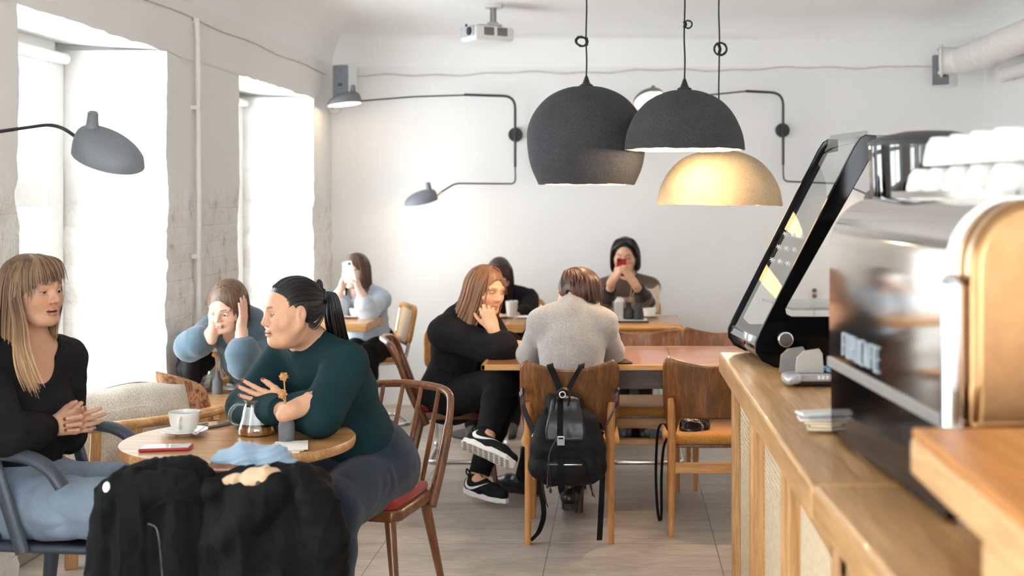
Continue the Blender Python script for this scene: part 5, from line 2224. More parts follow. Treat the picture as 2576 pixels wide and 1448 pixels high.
p = Person(M=P(66, 890, 4.2), pv=A(-1.99, 4.2, .560), cf=A(.86, -.50, 0), pr=A(-.08, -1, 0), hc=P(83, 736, 4.17), hf=A(.93, -.37, .03), hu=A(-.02, 0, 1),
           sw=.155, vox=.0027, bust=.95, skin=(206, 158, 128), lip=(172, 106, 90), brow=(108, 82, 62), iris=(66, 58, 48), mouth=.0022, hs=.98, lid=.0042, nose=.002, girth=.95)
p.wr = {'R': P(128, 1072, 4.145), 'L': P(158, 1056, 4.185)}
p.el = {'R': P(22, 1100, 3.95), 'L': elbow(p.SL, p.wr['L'], A(-.3, .8, -.5))}
p.hand = {'R': dict(d=(1, .03, .12), n=(-.05, 1, .05), curl=((.2, .5, .3), (.25, .55, .3), (.3, .6, .3), (.35, .6, .3)), spread=.06, thumb=(.55, .8, .0), sc=.96),
          'L': dict(d=(.78, -.46, .10), n=(-.52, -.85, .02), curl=((.25, .35, .2), (.6, 1.25, .45), (.62, 1.3, .45), (.65, 1.3, .45)), spread=.13, thumb=(.5, .8, .2), sc=.98)}
p.kn = {'R': A(-1.565, 4.02, .565), 'L': A(-1.56, 4.30, .555)}
p.an = {'R': A(-1.50, 4.04, .09), 'L': A(-1.50, 4.28, .09)}
p.toe = {'R': A(1, 0, 0), 'L': A(1, 0, 0)}
report(p, 1)
S = body_of(p)
p.finish(S, 'person with blonde fringe, black blouse and light jeans, hands clasped, at far left', nails=[p.tips['L']])
p.eyes(p.obj, A(1, -.42, .0))
S = Body()
p.torso(S, .012)
for sd in 'RL':
    p.arm(S, p.el[sd], p.wr[sd], p.SR if sd == 'R' else p.SL, .018, cuff=.92, slack=.012)
nb = p.M + p.up * .04 + p.cf * .05
S.el(p.M + p.up * .075 + p.cf * .04, A(.088, .115, .105), p.RC, .01, 's')
S.el(p.M - p.up * .005 + p.cf * .115, A(.062, .075, .085), p.RC, .01, 's')
S.fn(lambda v: -((v - (p.pv + p.up * .05)) @ p.up), p.pv, .6, .005, 'i')
S.disp = creases(.0035, 16, 3)
p.wear(S, 'blouse', M_BLOUSE, .0035)
S = Body()
p.seat(S, .020)
for sd in 'RL':
    p.leg(S, sd, p.kn[sd], p.an[sd], .024, r=(.09, .072, .07, .066), hem=.93)
S.fn(lambda v: ((v - (p.pv + p.up * .135)) @ p.up), p.pv, .6, .005, 'i')
S.disp = creases(.0075, 12, 9, (1, 1, 1.2))
je = p.wear(S, 'jeans', M_JEANS_L, .004)
for sd in 'RL':
    shoe(p.obj, p.an[sd], p.toe[sd], A(0, 0, 1), 'shoe', M_SHOEB, M_SOLEB)
S = Body()
p.cap(S, .013, line=.060, temple=.056)
L_, R_ = -1, 1
g = []
# sheets of hair from the crown down each side and the back
for a in np.linspace(-2.45, 1.95, 9):
    x, y = math.sin(a), -math.cos(a)
    dn = 1.0 if abs(a) < 2 else .72
    g.append([(.01 * x, .0 + .01 * y, .125), (.052 * x, -.018 + .07 * y, .103), (.083 * x, -.018 + .102 * y, .04), (.090 * x, -.022 + .104 * y, -.04), (.088 * x, -.03 + .100 * y, -.11 * dn - .0), (.085 * x, -.035 + .095 * y, -.19 * dn)])
p.locks(S, g, 80, 4, .0080, .005, .15, dens=4)
# fringe
g = []
for x in np.linspace(-.060, .080, 9):
    g.append([(x * .3, .012, .128), (x * .8, .062, .106), (x * 1.02, .092 - .2 * abs(x) - 3 * x * x, .070), (x * 1.05, .099 - .22 * abs(x) - 3 * x * x, .040 - .25 * abs(x) - 16 * max(0, x - .05) ** 1.6)])
p.locks(S, g, 46, 5, .0046, .0035, .2, dens=3.2)
# long front lock on the near side, down over the blouse
g = []
for o_ in (0, 1, 2):
    g.append([p.h(.070 + .006 * o_, .028 - .016 * o_, .05), p.h(.084, .030 - .018 * o_, -.01), P(60 - 10 * o_, 815, 4.05), P(66 - 12 * o_, 880, 4.0), P(82 - 14 * o_, 935, 3.985), P(100 - 10 * o_, 985, 3.99)])
p.locks(S, g, 15, 6, .0056, .007, .12, dens=4, world=True)
g = [[p.h(-.07, .03, .04), p.h(-.082, .035, -.03), P(128, 850, 4.3), P(140, 905, 4.32)], [p.h(-.075, .01, .04), p.h(-.085, .01, -.03), P(116, 850, 4.32), P(128, 900, 4.33)]]
p.locks(S, g, 7, 7, .006, .004, .2, .005, world=True)
p.wear(S, 'hair', HAIR_M, .0024, p.hair_col((88, 66, 50), (152, 120, 90), (196, 156, 114), (.03, .22)))
S = Body()
mid = (p.tips['R'][0][0] + 0)
b = MB().tube([p.wr['R'] + nrm(A(1, .05, .2)) * .112 + A(0, .0, .018) + .0105 * A(0, math.cos(a), math.sin(a)) for a in np.linspace(0, 2 * PI, 16)[:-1]], .0018, 6, closed=True)
b.build('ring', plain('silver', (210, 208, 204), .2, 1.0), p.obj)
b = MB().tube([p.h(.077, -.008, -.030 - .02), p.h(.079, -.008, -.060)], .0025, 6)

# ---------------------------------------------------------------- 2: blue hoodie on the phone
M_HOOD = fabric('blue_hoodie', (86, 106, 118), 500, .1, .92, .3, .3)
p = Person(M=P(606, 846, 6.13), pv=A(-1.83, 6.62, .47), cf=A(-.30, -.92, -.1), pr=A(-.95, .3, 0), hc=P(572, 770, 5.96), hf=A(-.22, -.90, -.40), hu=A(.08, -.3, 1),
           sw=.155, vox=.003, skin=(220, 178, 154), lip=(190, 126, 112), brow=(112, 88, 72), lid=-.0048, hs=.97, girth=.95)
p.wr = {'R': P(533, 838, 5.93), 'L': P(608, 838, 5.90)}
p.el = {'R': P(478, 872, 5.98), 'L': P(612, 915, 5.90)}
p.hand = {'R': dict(d=(-.04, .16, 1), n=(.95, .3, 0), curl=((.1, .15, .1), (.1, .2, .1), (.15, .2, .1), (.2, .2, .1)), spread=.05, thumb=(.12, .95, .0), sc=.92),
          'L': dict(d=(.03, .14, 1), n=(-1, .15, 0), curl=((.05, .1, .1), (.05, .1, .1), (.08, .1, .1), (.1, .1, .1)), spread=.05, thumb=(.12, .95, .0), sc=.92)}
p.kn = {'R': A(-1.90, 6.22, .47), 'L': A(-1.72, 6.22, .47)}
p.an = {'R': A(-1.90, 6.20, .09), 'L': A(-1.72, 6.22, .09)}
p.toe = {'R': A(0, -1, 0), 'L': A(0, -1, 0)}
report(p, 2)
S = body_of(p)
p.finish(S, 'person in a pale blue hoodie resting head on both hands at the low table')
p.eyes(p.obj, A(-.3, -1, -.6))
S = Body()
p.torso(S, .028)
for sd in 'RL':
    p.arm(S, p.el[sd], p.wr[sd], p.SR if sd == 'R' else p.SL, .024, cuff=.80, slack=.020)
S.el(p.M - p.cf * .06 + p.up * .05, A(.135, .085, .075), p.RC, .04)
S.chain([p.M + p.cr * e * .09 + p.up * .045 - p.cf * .02 for e in (-1, 0, 1)], .035, .04)
S.el(p.M + p.up * .10 + p.cf * .05, A(.07, .085, .10), p.RC, .012, 's')
S.fn(lambda v, p=p: -((v - (p.pv - p.up * .02)) @ p.up), p.pv, .7, .005, 'i')
S.disp = creases(.006, 12, 21)
p.wear(S, 'hoodie', M_HOOD, .0045)
b = MB()
for e in (-1, 1):
    b.tube(smooth_path([p.M + p.cr * e * .03 + p.cf * .125 + p.up * .0, p.M + p.cr * e * .032 + p.cf * .15 - p.up * .07, p.M + p.cr * e * .03 + p.cf * .155 - p.up * .15], 4), .003, 6)
b.build('drawstring', M_HOOD, p.obj)
S = Body()
p.seat(S)
std_legs(p, S, .016)
p.wear(S, 'trousers', M_BLACKC, .006)
for sd in 'RL':
    shoe(p.obj, p.an[sd], p.toe[sd], A(0, 0, 1), 'shoe', M_SHOEB, M_SOLEB, vox=.006)
S = Body()
p.cap(S, .010, line=.070, temple=.060)
g = []
for a in np.linspace(-2.35, 2.35, 9):
    x, y = math.sin(a), -math.cos(a)
    g.append([(.006 * x, .03, .122), (.05 * x, -.01 + .06 * y, .104), (.082 * x, -.018 + .098 * y, .04), (.088 * x, -.02 + .10 * y, -.03), (.084 * x, -.025 + .10 * y, -.085), (.076 * x, -.03 + .095 * y, -.115)])
p.locks(S, g, 46, 3, .0085, .003, .3)
p.wear(S, 'hair', HAIR_M, .003, p.hair_col((74, 56, 44), (122, 96, 76)))
ph = thing('mobile_phone', 'dark phone held to the ear by the person in the blue hoodie', 'phone', P(538, 800, 5.92))
Rp = np.stack([nrm(A(.12, .25, 1)), nrm(np.cross(A(.12, .25, 1), A(.95, .3, 0))), nrm(A(.95, .3, -.2))], 1)
c_ = P(536, 800, 5.955)
MB().box(c_, (.145, .07, .008), Rp).build('case', MAT_DARKM, ph, bevel=.003)
MB().box(c_ + Rp[:, 2] * .0045, (.138, .064, .001), Rp).build('screen', MAT_GLOSSB, ph)

# ---------------------------------------------------------------- 3: dark green sweater, ponytail
M_GREEN = fabric('bottle_green_knit', (24, 50, 54), 600, .16, .92, .35, .25)
p = Person(M=P(790, 886, 4.56), pv=A(-.955, 4.75, .555), cf=A(-.66, -.75, 0), pr=A(-.95, .25, 0), hc=P(732, 787, 4.43), hf=A(-.80, -.60, -.05), hu=A(-.05, 0, 1),
           sw=.178, vox=.0027, bust=1.25, skin=(222, 172, 138), lip=(186, 122, 104), brow=(58, 42, 34), iris=(46, 32, 24), hs=.985, girth=1.24, face=1.15, lid=.0038, jawd=-.002, cheek=1.12, nose=-.003, fat=1)
p.el = {'R': P(622, 1022, 4.50), 'L': P(806, 1046, 4.28)}
p.wr = {'R': P(732, 1034, 4.20), 'L': P(722, 1020, 4.33)}
p.hand = {'R': dict(d=(.70, .62, .34), n=(.1, .9, -.4), curl=(.25, .3, .2), spread=.04, thumb=(.15, .95, .2), sc=.90),
          'L': dict(d=(-.93, .0, .26), n=(.1, .95, .10), curl=((.05, .1, .1), (.08, .12, .1), (.1, .12, .1), (.12, .15, .1)), spread=.12, thumb=(.5, .8, .1), sc=.97)}
p.kn = {'R': A(-1.12, 4.36, .50), 'L': A(-.985, 4.30, .49)}
p.an = {'R': A(-1.10, 4.36, .09), 'L': A(-.99, 4.36, .09)}
p.toe = {'R': A(-.2, -1, 0), 'L': A(-.1, -1, 0)}
report(p, 3)
S = body_of(p)
p.finish(S, 'person with dark ponytail and green sweater leaning crossed arms on the round table', nails=[p.tips['L']])
p.eyes(p.obj, A(-1, -.62, -.04))
S = Body()
p.torso(S, .016)
S.el(p.pv + (p.M - p.pv) * .25 + p.cf * .03, A(.185, .15, .16), p.RC, .05)
for sd in 'RL':
    p.arm(S, p.el[sd], p.wr[sd], p.SR if sd == 'R' else p.SL, .020, cuff=.80 if sd == 'R' else .93, slack=.008, r=(.053, .044, .040, .030))
S.rc(p.M + p.up * .03, p.M + p.up * .062 + p.cf * .012, .070, .064, .02)
S.el(p.M + p.up * .135 + p.cf * .03, A(.062, .075, .10), p.RC, .008, 's')
S.fn(lambda v, p=p: -((v - (p.pv - p.up * .035)) @ p.up), p.pv, .7, .005, 'i')
S.disp = creases(.0035, 13, 31)
p.wear(S, 'sweater', M_GREEN, .0035)
S = Body()
p.seat(S)
std_legs(p, S, .016, r=(.088, .068, .064, .05))
S.disp = creases(.003, 15, 33)
p.wear(S, 'jeans', M_DENIM_D, .0045)
for sd in 'RL':
    shoe(p.obj, p.an[sd], p.toe[sd], A(0, 0, 1), 'shoe', M_SHOEB, M_SOLEB, vox=.006)
S = Body()
q = p.hs
S.el(p.h(0, -.019, .034), A(.0815, .0985, .093) * q, p.RH, .01)
S.el(p.h(0, .112, -.025), A(.074, .080, .108) * q, p.RH, .008, 's')
S.el(p.h(0, .055, -.115), A(.12, .082, .105) * q, p.RH, .008, 's')
S.el(p.h(.085, -.004, -.006), A(.03, .022, .036) * q, p.RH, .004, 's')
S.el(p.h(-.085, -.004, -.006), A(.03, .022, .036) * q, p.RH, .004, 's')
# slicked strands running back to the tie
tie = (0, -.118, .035)
g = []
for a in np.linspace(-1.5, 1.5, 9):
    x, z = math.sin(a), math.cos(a)
    g.append([(.068 * x, .060 - .022 * abs(x), .018 + .084 * z), (.0815 * x, .01, .034 + .093 * z), (.078 * x, -.05, .036 + .088 * z), (.05 * x, -.10, .036 + .055 * z), (.01 * x, -.118, .037 + .01 * z)])
p.locks(S, g, 46, 5, .0038, .0015, .6, .003)
for e in (-1, 1):
    g = [[(e * .078, -.030, .03 - .026 * q_), (e * .076, -.055, .02 - .026 * q_), (e * .052, -.096, .022 - .014 * q_), (e * .012, -.119, .034)] for q_ in range(4)]
    p.locks(S, g, 12, 15, .0038, .0012, .6)
tail = [p.h(0, -.112, .045), p.h(0, -.150, .040), p.h(.0, -.158, -.02), P(850, 850, 4.60), P(868, 900, 4.63), P(890, 960, 4.70)]
g = []
for o_ in range(5):
    a = o_ / 4 * 2 * PI
    off = [A(0, 0, 0), A(.012 * math.cos(a), .012 * math.sin(a), .012)] + [A(.024 * math.cos(a), .03 * math.sin(a), 0)] * 3 + [A(.018 * math.cos(a), .02 * math.sin(a), -.02 * o_ / 4)]
    g.append([t_ + o for t_, o in zip(tail, off)])
p.locks(S, g + [g[0]], 34, 6, .0095, .005, .2, .006, world=True)
p.wear(S, 'hair', HAIR_M, .0025, p.hair_col((18, 16, 17), (46, 42, 42)))
b = MB()
c_ = p.h(0, -.122, .048)
b.tube([c_ + .022 * (math.cos(a) * p.RH[:, 0] + math.sin(a) * p.RH[:, 2]) for a in np.linspace(0, 2 * PI, 18)[:-1]], .008, 8, closed=True)
b.ball(p.h(0, -.112, .086), A(.010, .014, .024), R=p.RH)
b.build('hair_tie', plain('black_tie', (22, 22, 24), .5), p.obj)
for z_ in (-.034,):
    MB().ball(p.h(.078, .002, -.030), .003, 8, 6).ball(p.h(-.078, .002, -.030), .003, 8, 6).build('earring', MAT_CHROME, p.obj)

# ---------------------------------------------------------------- 4: pale blue shirt, phone up
M_SHIRT = fabric('pale_blue_shirt', (188, 200, 214), 500, .05, .9, .2, .2)
p = Person(M=P(908, 742, 8.62), pv=A(-1.72, 8.74, .535), cf=A(-.42, -.9, 0), pr=A(-.9, .42, 0), hc=P(894, 682, 8.53), hf=A(-.42, -.90, -.08), sw=.155, vox=.0045,
           skin=(236, 202, 184), lip=(200, 130, 120), brow=(96, 74, 60), lid=.0012, hs=.96)
p.wr = {'R': P(853, 736, 8.36), 'L': P(909, 738, 8.32)}
p.el = {'R': P(853, 792, 8.42), 'L': P(926, 790, 8.36)}
p.hand = {'R': dict(d=(.25, -.05, .95), n=(.9, .1, -.25), curl=(.35, .5, .3), spread=.06, thumb=(.6, .7, .3), sc=.95),
          'L': dict(d=(-.35, -.1, .9), n=(-.85, .1, -.3), curl=(.45, .6, .4), spread=.05, thumb=(.6, .7, .3), sc=.95)}
p.kn = {'R': P(880, 900, 8.34), 'L': P(925, 896, 8.36)}
p.an = {'R': P(905, 1045, 8.40), 'L': P(922, 1030, 8.46)}
p.toe = {'R': A(-.3, -1, 0), 'L': A(-.3, -1, 0)}
report(p, 4)
S = body_of(p)
p.finish(S, 'person in a pale blue shirt photographing with a white phone in the back corner')
p.eyes(p.obj, A(-.3, -1, -.2))
S = Body()
p.torso(S, .022)
for sd in 'RL':
    p.arm(S, p.el[sd], p.wr[sd], p.SR if sd == 'R' else p.SL, .020, cuff=.86, slack=.014)
S.el(p.pv + p.cf * .05, A(.19, .16, .13), p.RC, .04)
S.rc(p.M + p.up * .03, p.M + p.up * .075 + p.cf * .005, .066, .058, .015)
S.el(p.M + p.up * .10 + p.cf * .055, A(.045, .07, .10), p.RC, .008, 's')
S.disp = creases(.005, 15, 41)
p.wear(S, 'shirt', M_SHIRT, .0055)
S = Body()
p.seat(S)
std_legs(p, S, .016, hem=.88)
p.wear(S, 'trousers', M_BLACKC, .006)
M_TAN = plain('tan_suede', (172, 150, 126), .85, var=.08)
for sd in 'RL':
    shoe(p.obj, p.an[sd], p.toe[sd], A(0, 0, 1), 'shoe', M_TAN, plain('pale_sole', (196, 184, 168), .7), vox=.006)
S = Body()
p.cap(S, .010, line=.074, temple=.060)
g = []
for a in np.linspace(-2.1, 2.1, 9):
    x, y = math.sin(a), -math.cos(a)
    g.append([(.006 * x, .03, .122), (.05 * x, -.01 + .06 * y, .104), (.082 * x, -.018 + .098 * y, .04), (.086 * x, -.02 + .10 * y, -.04), (.084 * x, -.02 + .10 * y, -.14), (.078 * x + (.0), .0 + .10 * y, -.21)])
p.locks(S, g, 40, 3, .0095, .004, .3)
g = [[(.066, .03, .06), (.080, .045, -.02), (.070, .075, -.11), (.055, .10, -.20), (.05, .11, -.28)], [(.07, .01, .06), (.086, .02, -.03), (.085, .05, -.12), (.075, .08, -.20), (.07, .09, -.27)]]
p.locks(S, g, 10, 8, .009, .004, .3)
g = [[(-.066, .03, .06), (-.080, .045, -.02), (-.076, .065, -.11), (-.07, .07, -.18)], [(-.07, .01, .06), (-.086, .02, -.03), (-.09, .04, -.12), (-.088, .05, -.2)]]
p.locks(S, g, 10, 9, .009, .004, .3)
p.wear(S, 'hair', HAIR_M, .0035, p.hair_col((62, 44, 36), (104, 78, 62)))


def phone(label, c, R, size, mat_case, screen=None, cam_=True, lens=None, group=None):
    t = thing('mobile_phone', label, 'phone', c, 0, group)
    MB().box(c, size, R).build('case', mat_case, t, bevel=min(.004, size[2] * .4), seg=3)
    MB().box(c + R[:, 2] * (size[2] / 2 + .0002), (size[0] * .94, size[1] * .90, .0012), R).build('screen', screen or MAT_GLOSSB, t)
    if cam_:
        MB().box(c - R[:, 2] * (size[2] / 2 + .0006) + R[:, 0] * size[0] * .38 + R[:, 1] * size[1] * .26 * cam_, (.022, .022, .0016), R).build('camera', lens or MAT_BLK, t, bevel=.0006)
    return t


MAT_WPH = plain('white_phone_case', (240, 240, 240), .3, var=.01)
MAT_RPH = plain('red_phone_case', (168, 24, 34), .3, var=.02)
MAT_BPH = plain('black_phone_case', (26, 26, 28), .3, var=.02)
fz = nrm(A(.30, 1, .12))          # screen faces the person
ux = nrm(A(-.25, -.05, 1) - fz * np.dot(A(-.25, -.05, 1), fz))
phone('white phone held up by the person in the pale blue shirt', P(879, 684, 8.30), np.stack([ux, np.cross(fz, ux), fz], 1), (.140, .070, .009), MAT_WPH, cam_=1)

# ---------------------------------------------------------------- 5: long auburn hair, black cardigan, sneakers
M_CARD = fabric('black_boucle', (26, 26, 28), 260, .3, .95, .7, .2)
p = Person(M=P(1168, 806, 6.66), pv=A(-.905, 6.78, .485), cf=A(.86, -.48, 0), pr=A(-.45, -.88, 0), hc=P(1222, 732, 6.55), hf=A(.74, -.66, -.14), hu=A(.22, -.1, 1),
           sw=.165, vox=.003, bust=.9, skin=(230, 178, 140), lip=(190, 110, 92), brow=(112, 74, 50), iris=(70, 60, 46), hs=1.03, girth=1.05, lid=.0042)
p.el = {'R': P(1262, 884, 6.40), 'L': P(1262, 880, 6.72)}
p.wr = {'R': P(1240, 826, 6.385), 'L': P(1290, 868, 6.52)}
p.hand = {'R': dict(d=(-.34, .10, .93), n=(.05, .97, -.1), curl=((.9, 1.1, .6), (.75, 1.1, .7), (.95, 1.1, .7), (1.0, 1.1, .7)), spread=.10, thumb=(.6, .7, .3), sc=1.0),
          'L': dict(d=(.9, -.3, .1), n=(0, .3, -1), curl=(.5, .6, .3), spread=.05, thumb=(.6, .7, .2), sc=.98)}
p.kn = {'R': P(1262, 962, 6.36), 'L': P(1262, 1012, 6.56)}
p.an = {'R': P(1224, 1098, 6.08), 'L': P(1203, 1200, 6.44)}
p.toe = {'R': nrm(A(.86, -.28, -.30)), 'L': nrm(A(.80, -.6, -.05))}
p.fup = {'R': nrm(A(.15, .75, .64))}
report(p, 5)
S = body_of(p)
p.finish(S, 'person with long auburn hair and black cardigan, cheek on hand, legs crossed', nails=[p.tips['R']], nail_col=(120, 40, 36))
p.eyes(p.obj, A(1, -.45, -.05))
S = Body()
p.torso(S, .03)
S.el(p.pv + (p.M - p.pv) * .15 + p.cf * .02, A(.205, .17, .19), p.RC, .06)
for sd in 'RL':
    p.arm(S, p.el[sd], p.wr[sd], p.SR if sd == 'R' else p.SL, .034, cuff=.38 if sd == 'R' else .75, slack=.012, k=.03, r=(.05, .042, .046, .046))
S.rc(p.M + p.up * .03, p.M + p.up * .06, .07, .064, .02)
S.el(p.M + p.up * .13 + p.cf * .05, A(.055, .08, .10), p.RC, .008, 's')
S.disp = creases(.006, 10, 51)
p.wear(S, 'cardigan', M_CARD, .0045)
S = Body()
p.seat(S)
p.leg(S, 'R', p.kn['R'], p.an['R'], .012, r=(.092, .070, .062, .044), hem=.96)
p.leg(S, 'L', p.kn['L'], p.an['L'], .012, r=(.092, .068, .060, .042), hem=.96)
S.disp = creases(.0035, 18, 53)
p.wear(S, 'trousers', M_BLACKC, .0045)
M_WSOLE = plain('white_midsole', (226, 224, 218), .6, var=.03)
M_SWOOSH = plain('white_emblem', (238, 238, 236), .5, var=0)
M_MESH = fabric('black_mesh_upper', (26, 27, 29), 700, .3, .9, .5, .1)
sho, W_ = shoe(p.obj, p.an['R'], p.toe['R'], p.fup['R'], 'sneaker', M_MESH, M_WSOLE, .265, swoosh=M_SWOOSH, side=1, vox=.0032)
b = MB()
for i in range(9):
    for j_ in range(4):
        b.box(W_(-.06 + .027 * i, -.024 + .016 * j_, -.001), (.016, .010, .004), np.stack([nrm(p.toe['R']), nrm(np.cross(nrm(p.toe['R']), p.fup['R'])), nrm(p.fup['R'] - nrm(p.toe['R']) * np.dot(p.fup['R'], nrm(p.toe['R'])))], 1))
b.build('outsole_tread', plain('grey_outsole', (150, 140, 126), .7, var=.1), sho, smooth=False)
sho2, W2_ = shoe(p.obj, p.an['L'], p.toe['L'], A(0, 0, 1), 'sneaker', M_MESH, M_WSOLE, .265, swoosh=M_SWOOSH, side=1, vox=.0032)
for so_, WW in ((sho, W_), (sho2, W2_)):
    lb = MB()
    for i in range(5):
        x = .03 + .018 * i
        z = .098 - .0095 * i
        lb.tube([WW(x, -.018, z - .004), WW(x + .006, 0, z + .004), WW(x, .018, z - .004)], .0026, 6)
    for e in (-1, 1):
        lb.tube(smooth_path([WW(.028, 0, .104), WW(.03, e * .018, .124), WW(.045, e * .03, .112), WW(.04, e * .012, .100)], 5), .0022, 6)
    lb.build('laces', M_BLACKC, so_)
    MB().tube(smooth_path([WW(-.052, 0, .098), WW(-.075, 0, .115), WW(-.078, 0, .095), WW(-.058, 0, .082)], 5), .004, 6).build('heel_loop', M_BLACKC, so_)
S = Body()
p.cap(S, .012, line=.070, temple=.058)
g = []
for a in np.linspace(-2.45, 2.5, 11):
    x, y = math.sin(a), -math.cos(a)
    ln = 1.0
    g.append([(.004 + .006 * x, .03, .126), (.052 * x, -.012 + .062 * y, .108), (.085 * x, -.018 + .102 * y, .045), (.094 * x, -.022 + .108 * y, -.04), (.100 * x, -.045 + .114 * y, -.13), (.104 * x - .01, -.110 + .125 * y, -.235 - .02 * x)])
p.locks(S, g, 96, 3, .0082, .004, .2, .005)
g = [[(.05, .055, .10), (.075, .045, .04), (.085, .036, -.03), (.092, .030, -.12), (.10, .03, -.27)], [(.055, .045, .10), (.082, .02, .04), (.092, .015, -.03), (.098, .01, -.13), (.108, .0, -.28)]]
p.locks(S, g, 18, 9, .0075, .003, .2, .005)
p.wear(S, 'hair', HAIR_M, .0028, p.hair_col((96, 60, 38), (160, 110, 72), (206, 162, 120), (.04, .24)))
c_ = p.wr['R'] + (p.el['R'] - p.wr['R']) * .30
fr = frame_of(p.el['R'] - p.wr['R'])
MB().tube([c_ + .0335 * (math.cos(a) * fr[:, 0] + math.sin(a) * fr[:, 2]) for a in np.linspace(0, 2 * PI, 24)[:-1]], .0022, 6, closed=True).build('bracelet', MAT_BLK, p.obj)

# ---------------------------------------------------------------- 6: bowed head, black sweater
p = Person(M=P(1272, 748, 8.93), pv=A(-.80, 9.02, .53), cf=A(.05, -.98, -.1), pr=A(-1, 0, 0), hc=P(1256, 694, 8.76), hf=A(-.02, -.80, -.62), hu=A(0, -.5, 1), sw=.16, vox=.005,
           skin=(214, 168, 146), lip=(178, 112, 100), brow=(60, 44, 36), lid=.0, hs=.98)
p.el = {'R': P(1212, 800, 8.72), 'L': P(1332, 794, 8.72)}
p.wr = {'R': P(1250, 795, 8.52), 'L': P(1292, 795, 8.52)}
p.hand = {'R': dict(d=(.7, -.5, 0), n=(0, 0, -1), curl=(.4, .5, .3), sc=.95), 'L': dict(d=(-.7, -.5, 0), n=(0, 0, -1), curl=(.4, .5, .3), sc=.95)}
p.kn = {'R': A(-.90, 8.56, .53), 'L': A(-.70, 8.56, .53)}
p.an = {'R': A(-.96, 8.2, .09), 'L': A(-.72, 8.3, .09)}
p.toe = {'R': A(0, -1, 0), 'L': A(0, -1, 0)}
report(p, 6)
S = body_of(p)
p.finish(S, 'person in black with bowed head and long dark hair at the middle back table')
S = Body()
p.torso(S, .02)
for sd in 'RL':
    p.arm(S, p.el[sd], p.wr[sd], p.SR if sd == 'R' else p.SL, .024, cuff=.9, slack=.01)
S.rc(p.M + p.up * .03, p.M + p.up * .07, .068, .06, .02)
S.disp = creases(.005, 13, 61)
p.wear(S, 'sweater', M_CARD, .006)
S = Body()
p.seat(S)
std_legs(p, S, .016)
p.wear(S, 'trousers', M_BLACKC, .007)
for sd in 'RL':
    shoe(p.obj, p.an[sd], p.toe[sd], A(0, 0, 1), 'shoe', plain('dark_grey_shoe', (70, 68, 66), .7), M_SOLEB, vox=.006)
S = Body()
p.cap(S, .010, line=.074, temple=.062)
g = []
for a in np.linspace(-2.4, 2.4, 9):
    x, y = math.sin(a), -math.cos(a)
    g.append([(.004 * x, .03, .122), (.05 * x, -.01 + .06 * y, .104), (.082 * x, -.018 + .098 * y, .04), (.088 * x, -.02 + .10 * y, -.04), (.09 * x, -.01 + .10 * y, -.12), (.085 * x, .0 + .10 * y, -.17)])
p.locks(S, g, 44, 3, .0095, .004, .3)
p.wear(S, 'hair', HAIR_M, .0038, p.hair_col((44, 32, 28), (82, 60, 52)))

# ---------------------------------------------------------------- 7: grey sweater, seen from behind
M_GREYS = fabric('heather_grey_knit', (166, 160, 154), 460, .24, .95, .7, .3)
p = Person(M=P(1440, 800, 6.02), pv=A(-.245, 5.94, .545), cf=A(-.06, 1, 0), pr=A(1, .05, 0), hc=P(1452, 743, 6.09), hf=A(-.88, .46, -.10), hu=A(-.08, .05, 1), sw=.143, vox=.0035,
           skin=(228, 176, 138), lip=(186, 116, 100), brow=(80, 54, 38), hs=1.0, girth=.95)
p.el = {'L': P(1332, 890, 6.14), 'R': P(1540, 884, 6.18)}
p.wr = {'L': P(1392, 884, 6.36), 'R': P(1508, 800, 6.30)}
p.hand = {'L': dict(d=(.85, .5, 0), n=(0, 0, -1), curl=(.4, .5, .3), sc=1.0), 'R': dict(d=(-.30, -.05, .95), n=(-.8, -.4, .0), curl=(.6, .7, .4), sc=1.0)}
p.kn = {'L': A(-.36, 6.40, .53), 'R': A(-.15, 6.40, .53)}
p.an = {'L': A(-.50, 6.66, .10), 'R': A(-.255, 6.20, .13)}
p.toe = {'L': nrm(A(-.8, .5, 0)), 'R': nrm(A(.03, 1, -.12))}
report(p, 7)
S = body_of(p)
p.finish(S, 'person with short brown hair in a grey sweater, back to us, on the backpack chair')
S = Body()
p.torso(S, .022)
for sd in 'RL':
    p.arm(S, p.el[sd], p.wr[sd], p.SR if sd == 'R' else p.SL, .017, cuff=.92, slack=.007, k=.03)
S.rc(p.M + p.up * .02, p.M + p.up * .070, .064, .055, .025)
S.el(p.M + p.up * .135 + p.cf * .02, A(.052, .055, .075), p.RC, .006, 's')
S.disp = creases(.005, 11, 71)
p.wear(S, 'sweater', M_GREYS, .0045)
S = Body()
p.seat(S)
std_legs(p, S, .016)
p.wear(S, 'trousers', M_BLACKC, .006)
for sd in 'RL':
    shoe(p.obj, p.an[sd], p.toe[sd], A(0, 0, 1), 'boot', M_SHOEB, M_SOLEB, .27, boot=.11, vox=.0035)
S = Body()
p.cap(S, .016, line=.078, temple=.064, front=.104)
for e in (-1, 1):
    S.el(p.h(e * .095, .02, -.055), A(.055, .075, .062), p.RH, .008, 's')
g = []
for a in np.linspace(-2.2, 2.2, 9):
    x, y = math.sin(a), -math.cos(a)
    sd_ = 0 if abs(a) < 1.0 else .045
    g.append([(.0, .035, .126), (.05 * x, -.0 + .06 * y, .118), (.084 * x, -.018 + .099 * y, .066 + sd_ * .4), (.086 * x, -.02 + .102 * y, .010 + sd_), (.080 * x, -.022 + .100 * y, -.040 if abs(a) < 1.0 else .014)])
p.locks(S, g, 60, 3, .0085, .004, .35, .005, wave=.002, dens=3)
S.el(p.h(.088, -.004, -.004), A(.03, .02, .034), p.RH, .004, 's')
S.el(p.h(-.088, -.004, -.004), A(.03, .02, .034), p.RH, .004, 's')
p.wear(S, 'hair', HAIR_M, .003, p.hair_col((40, 24, 17), (98, 58, 36)))

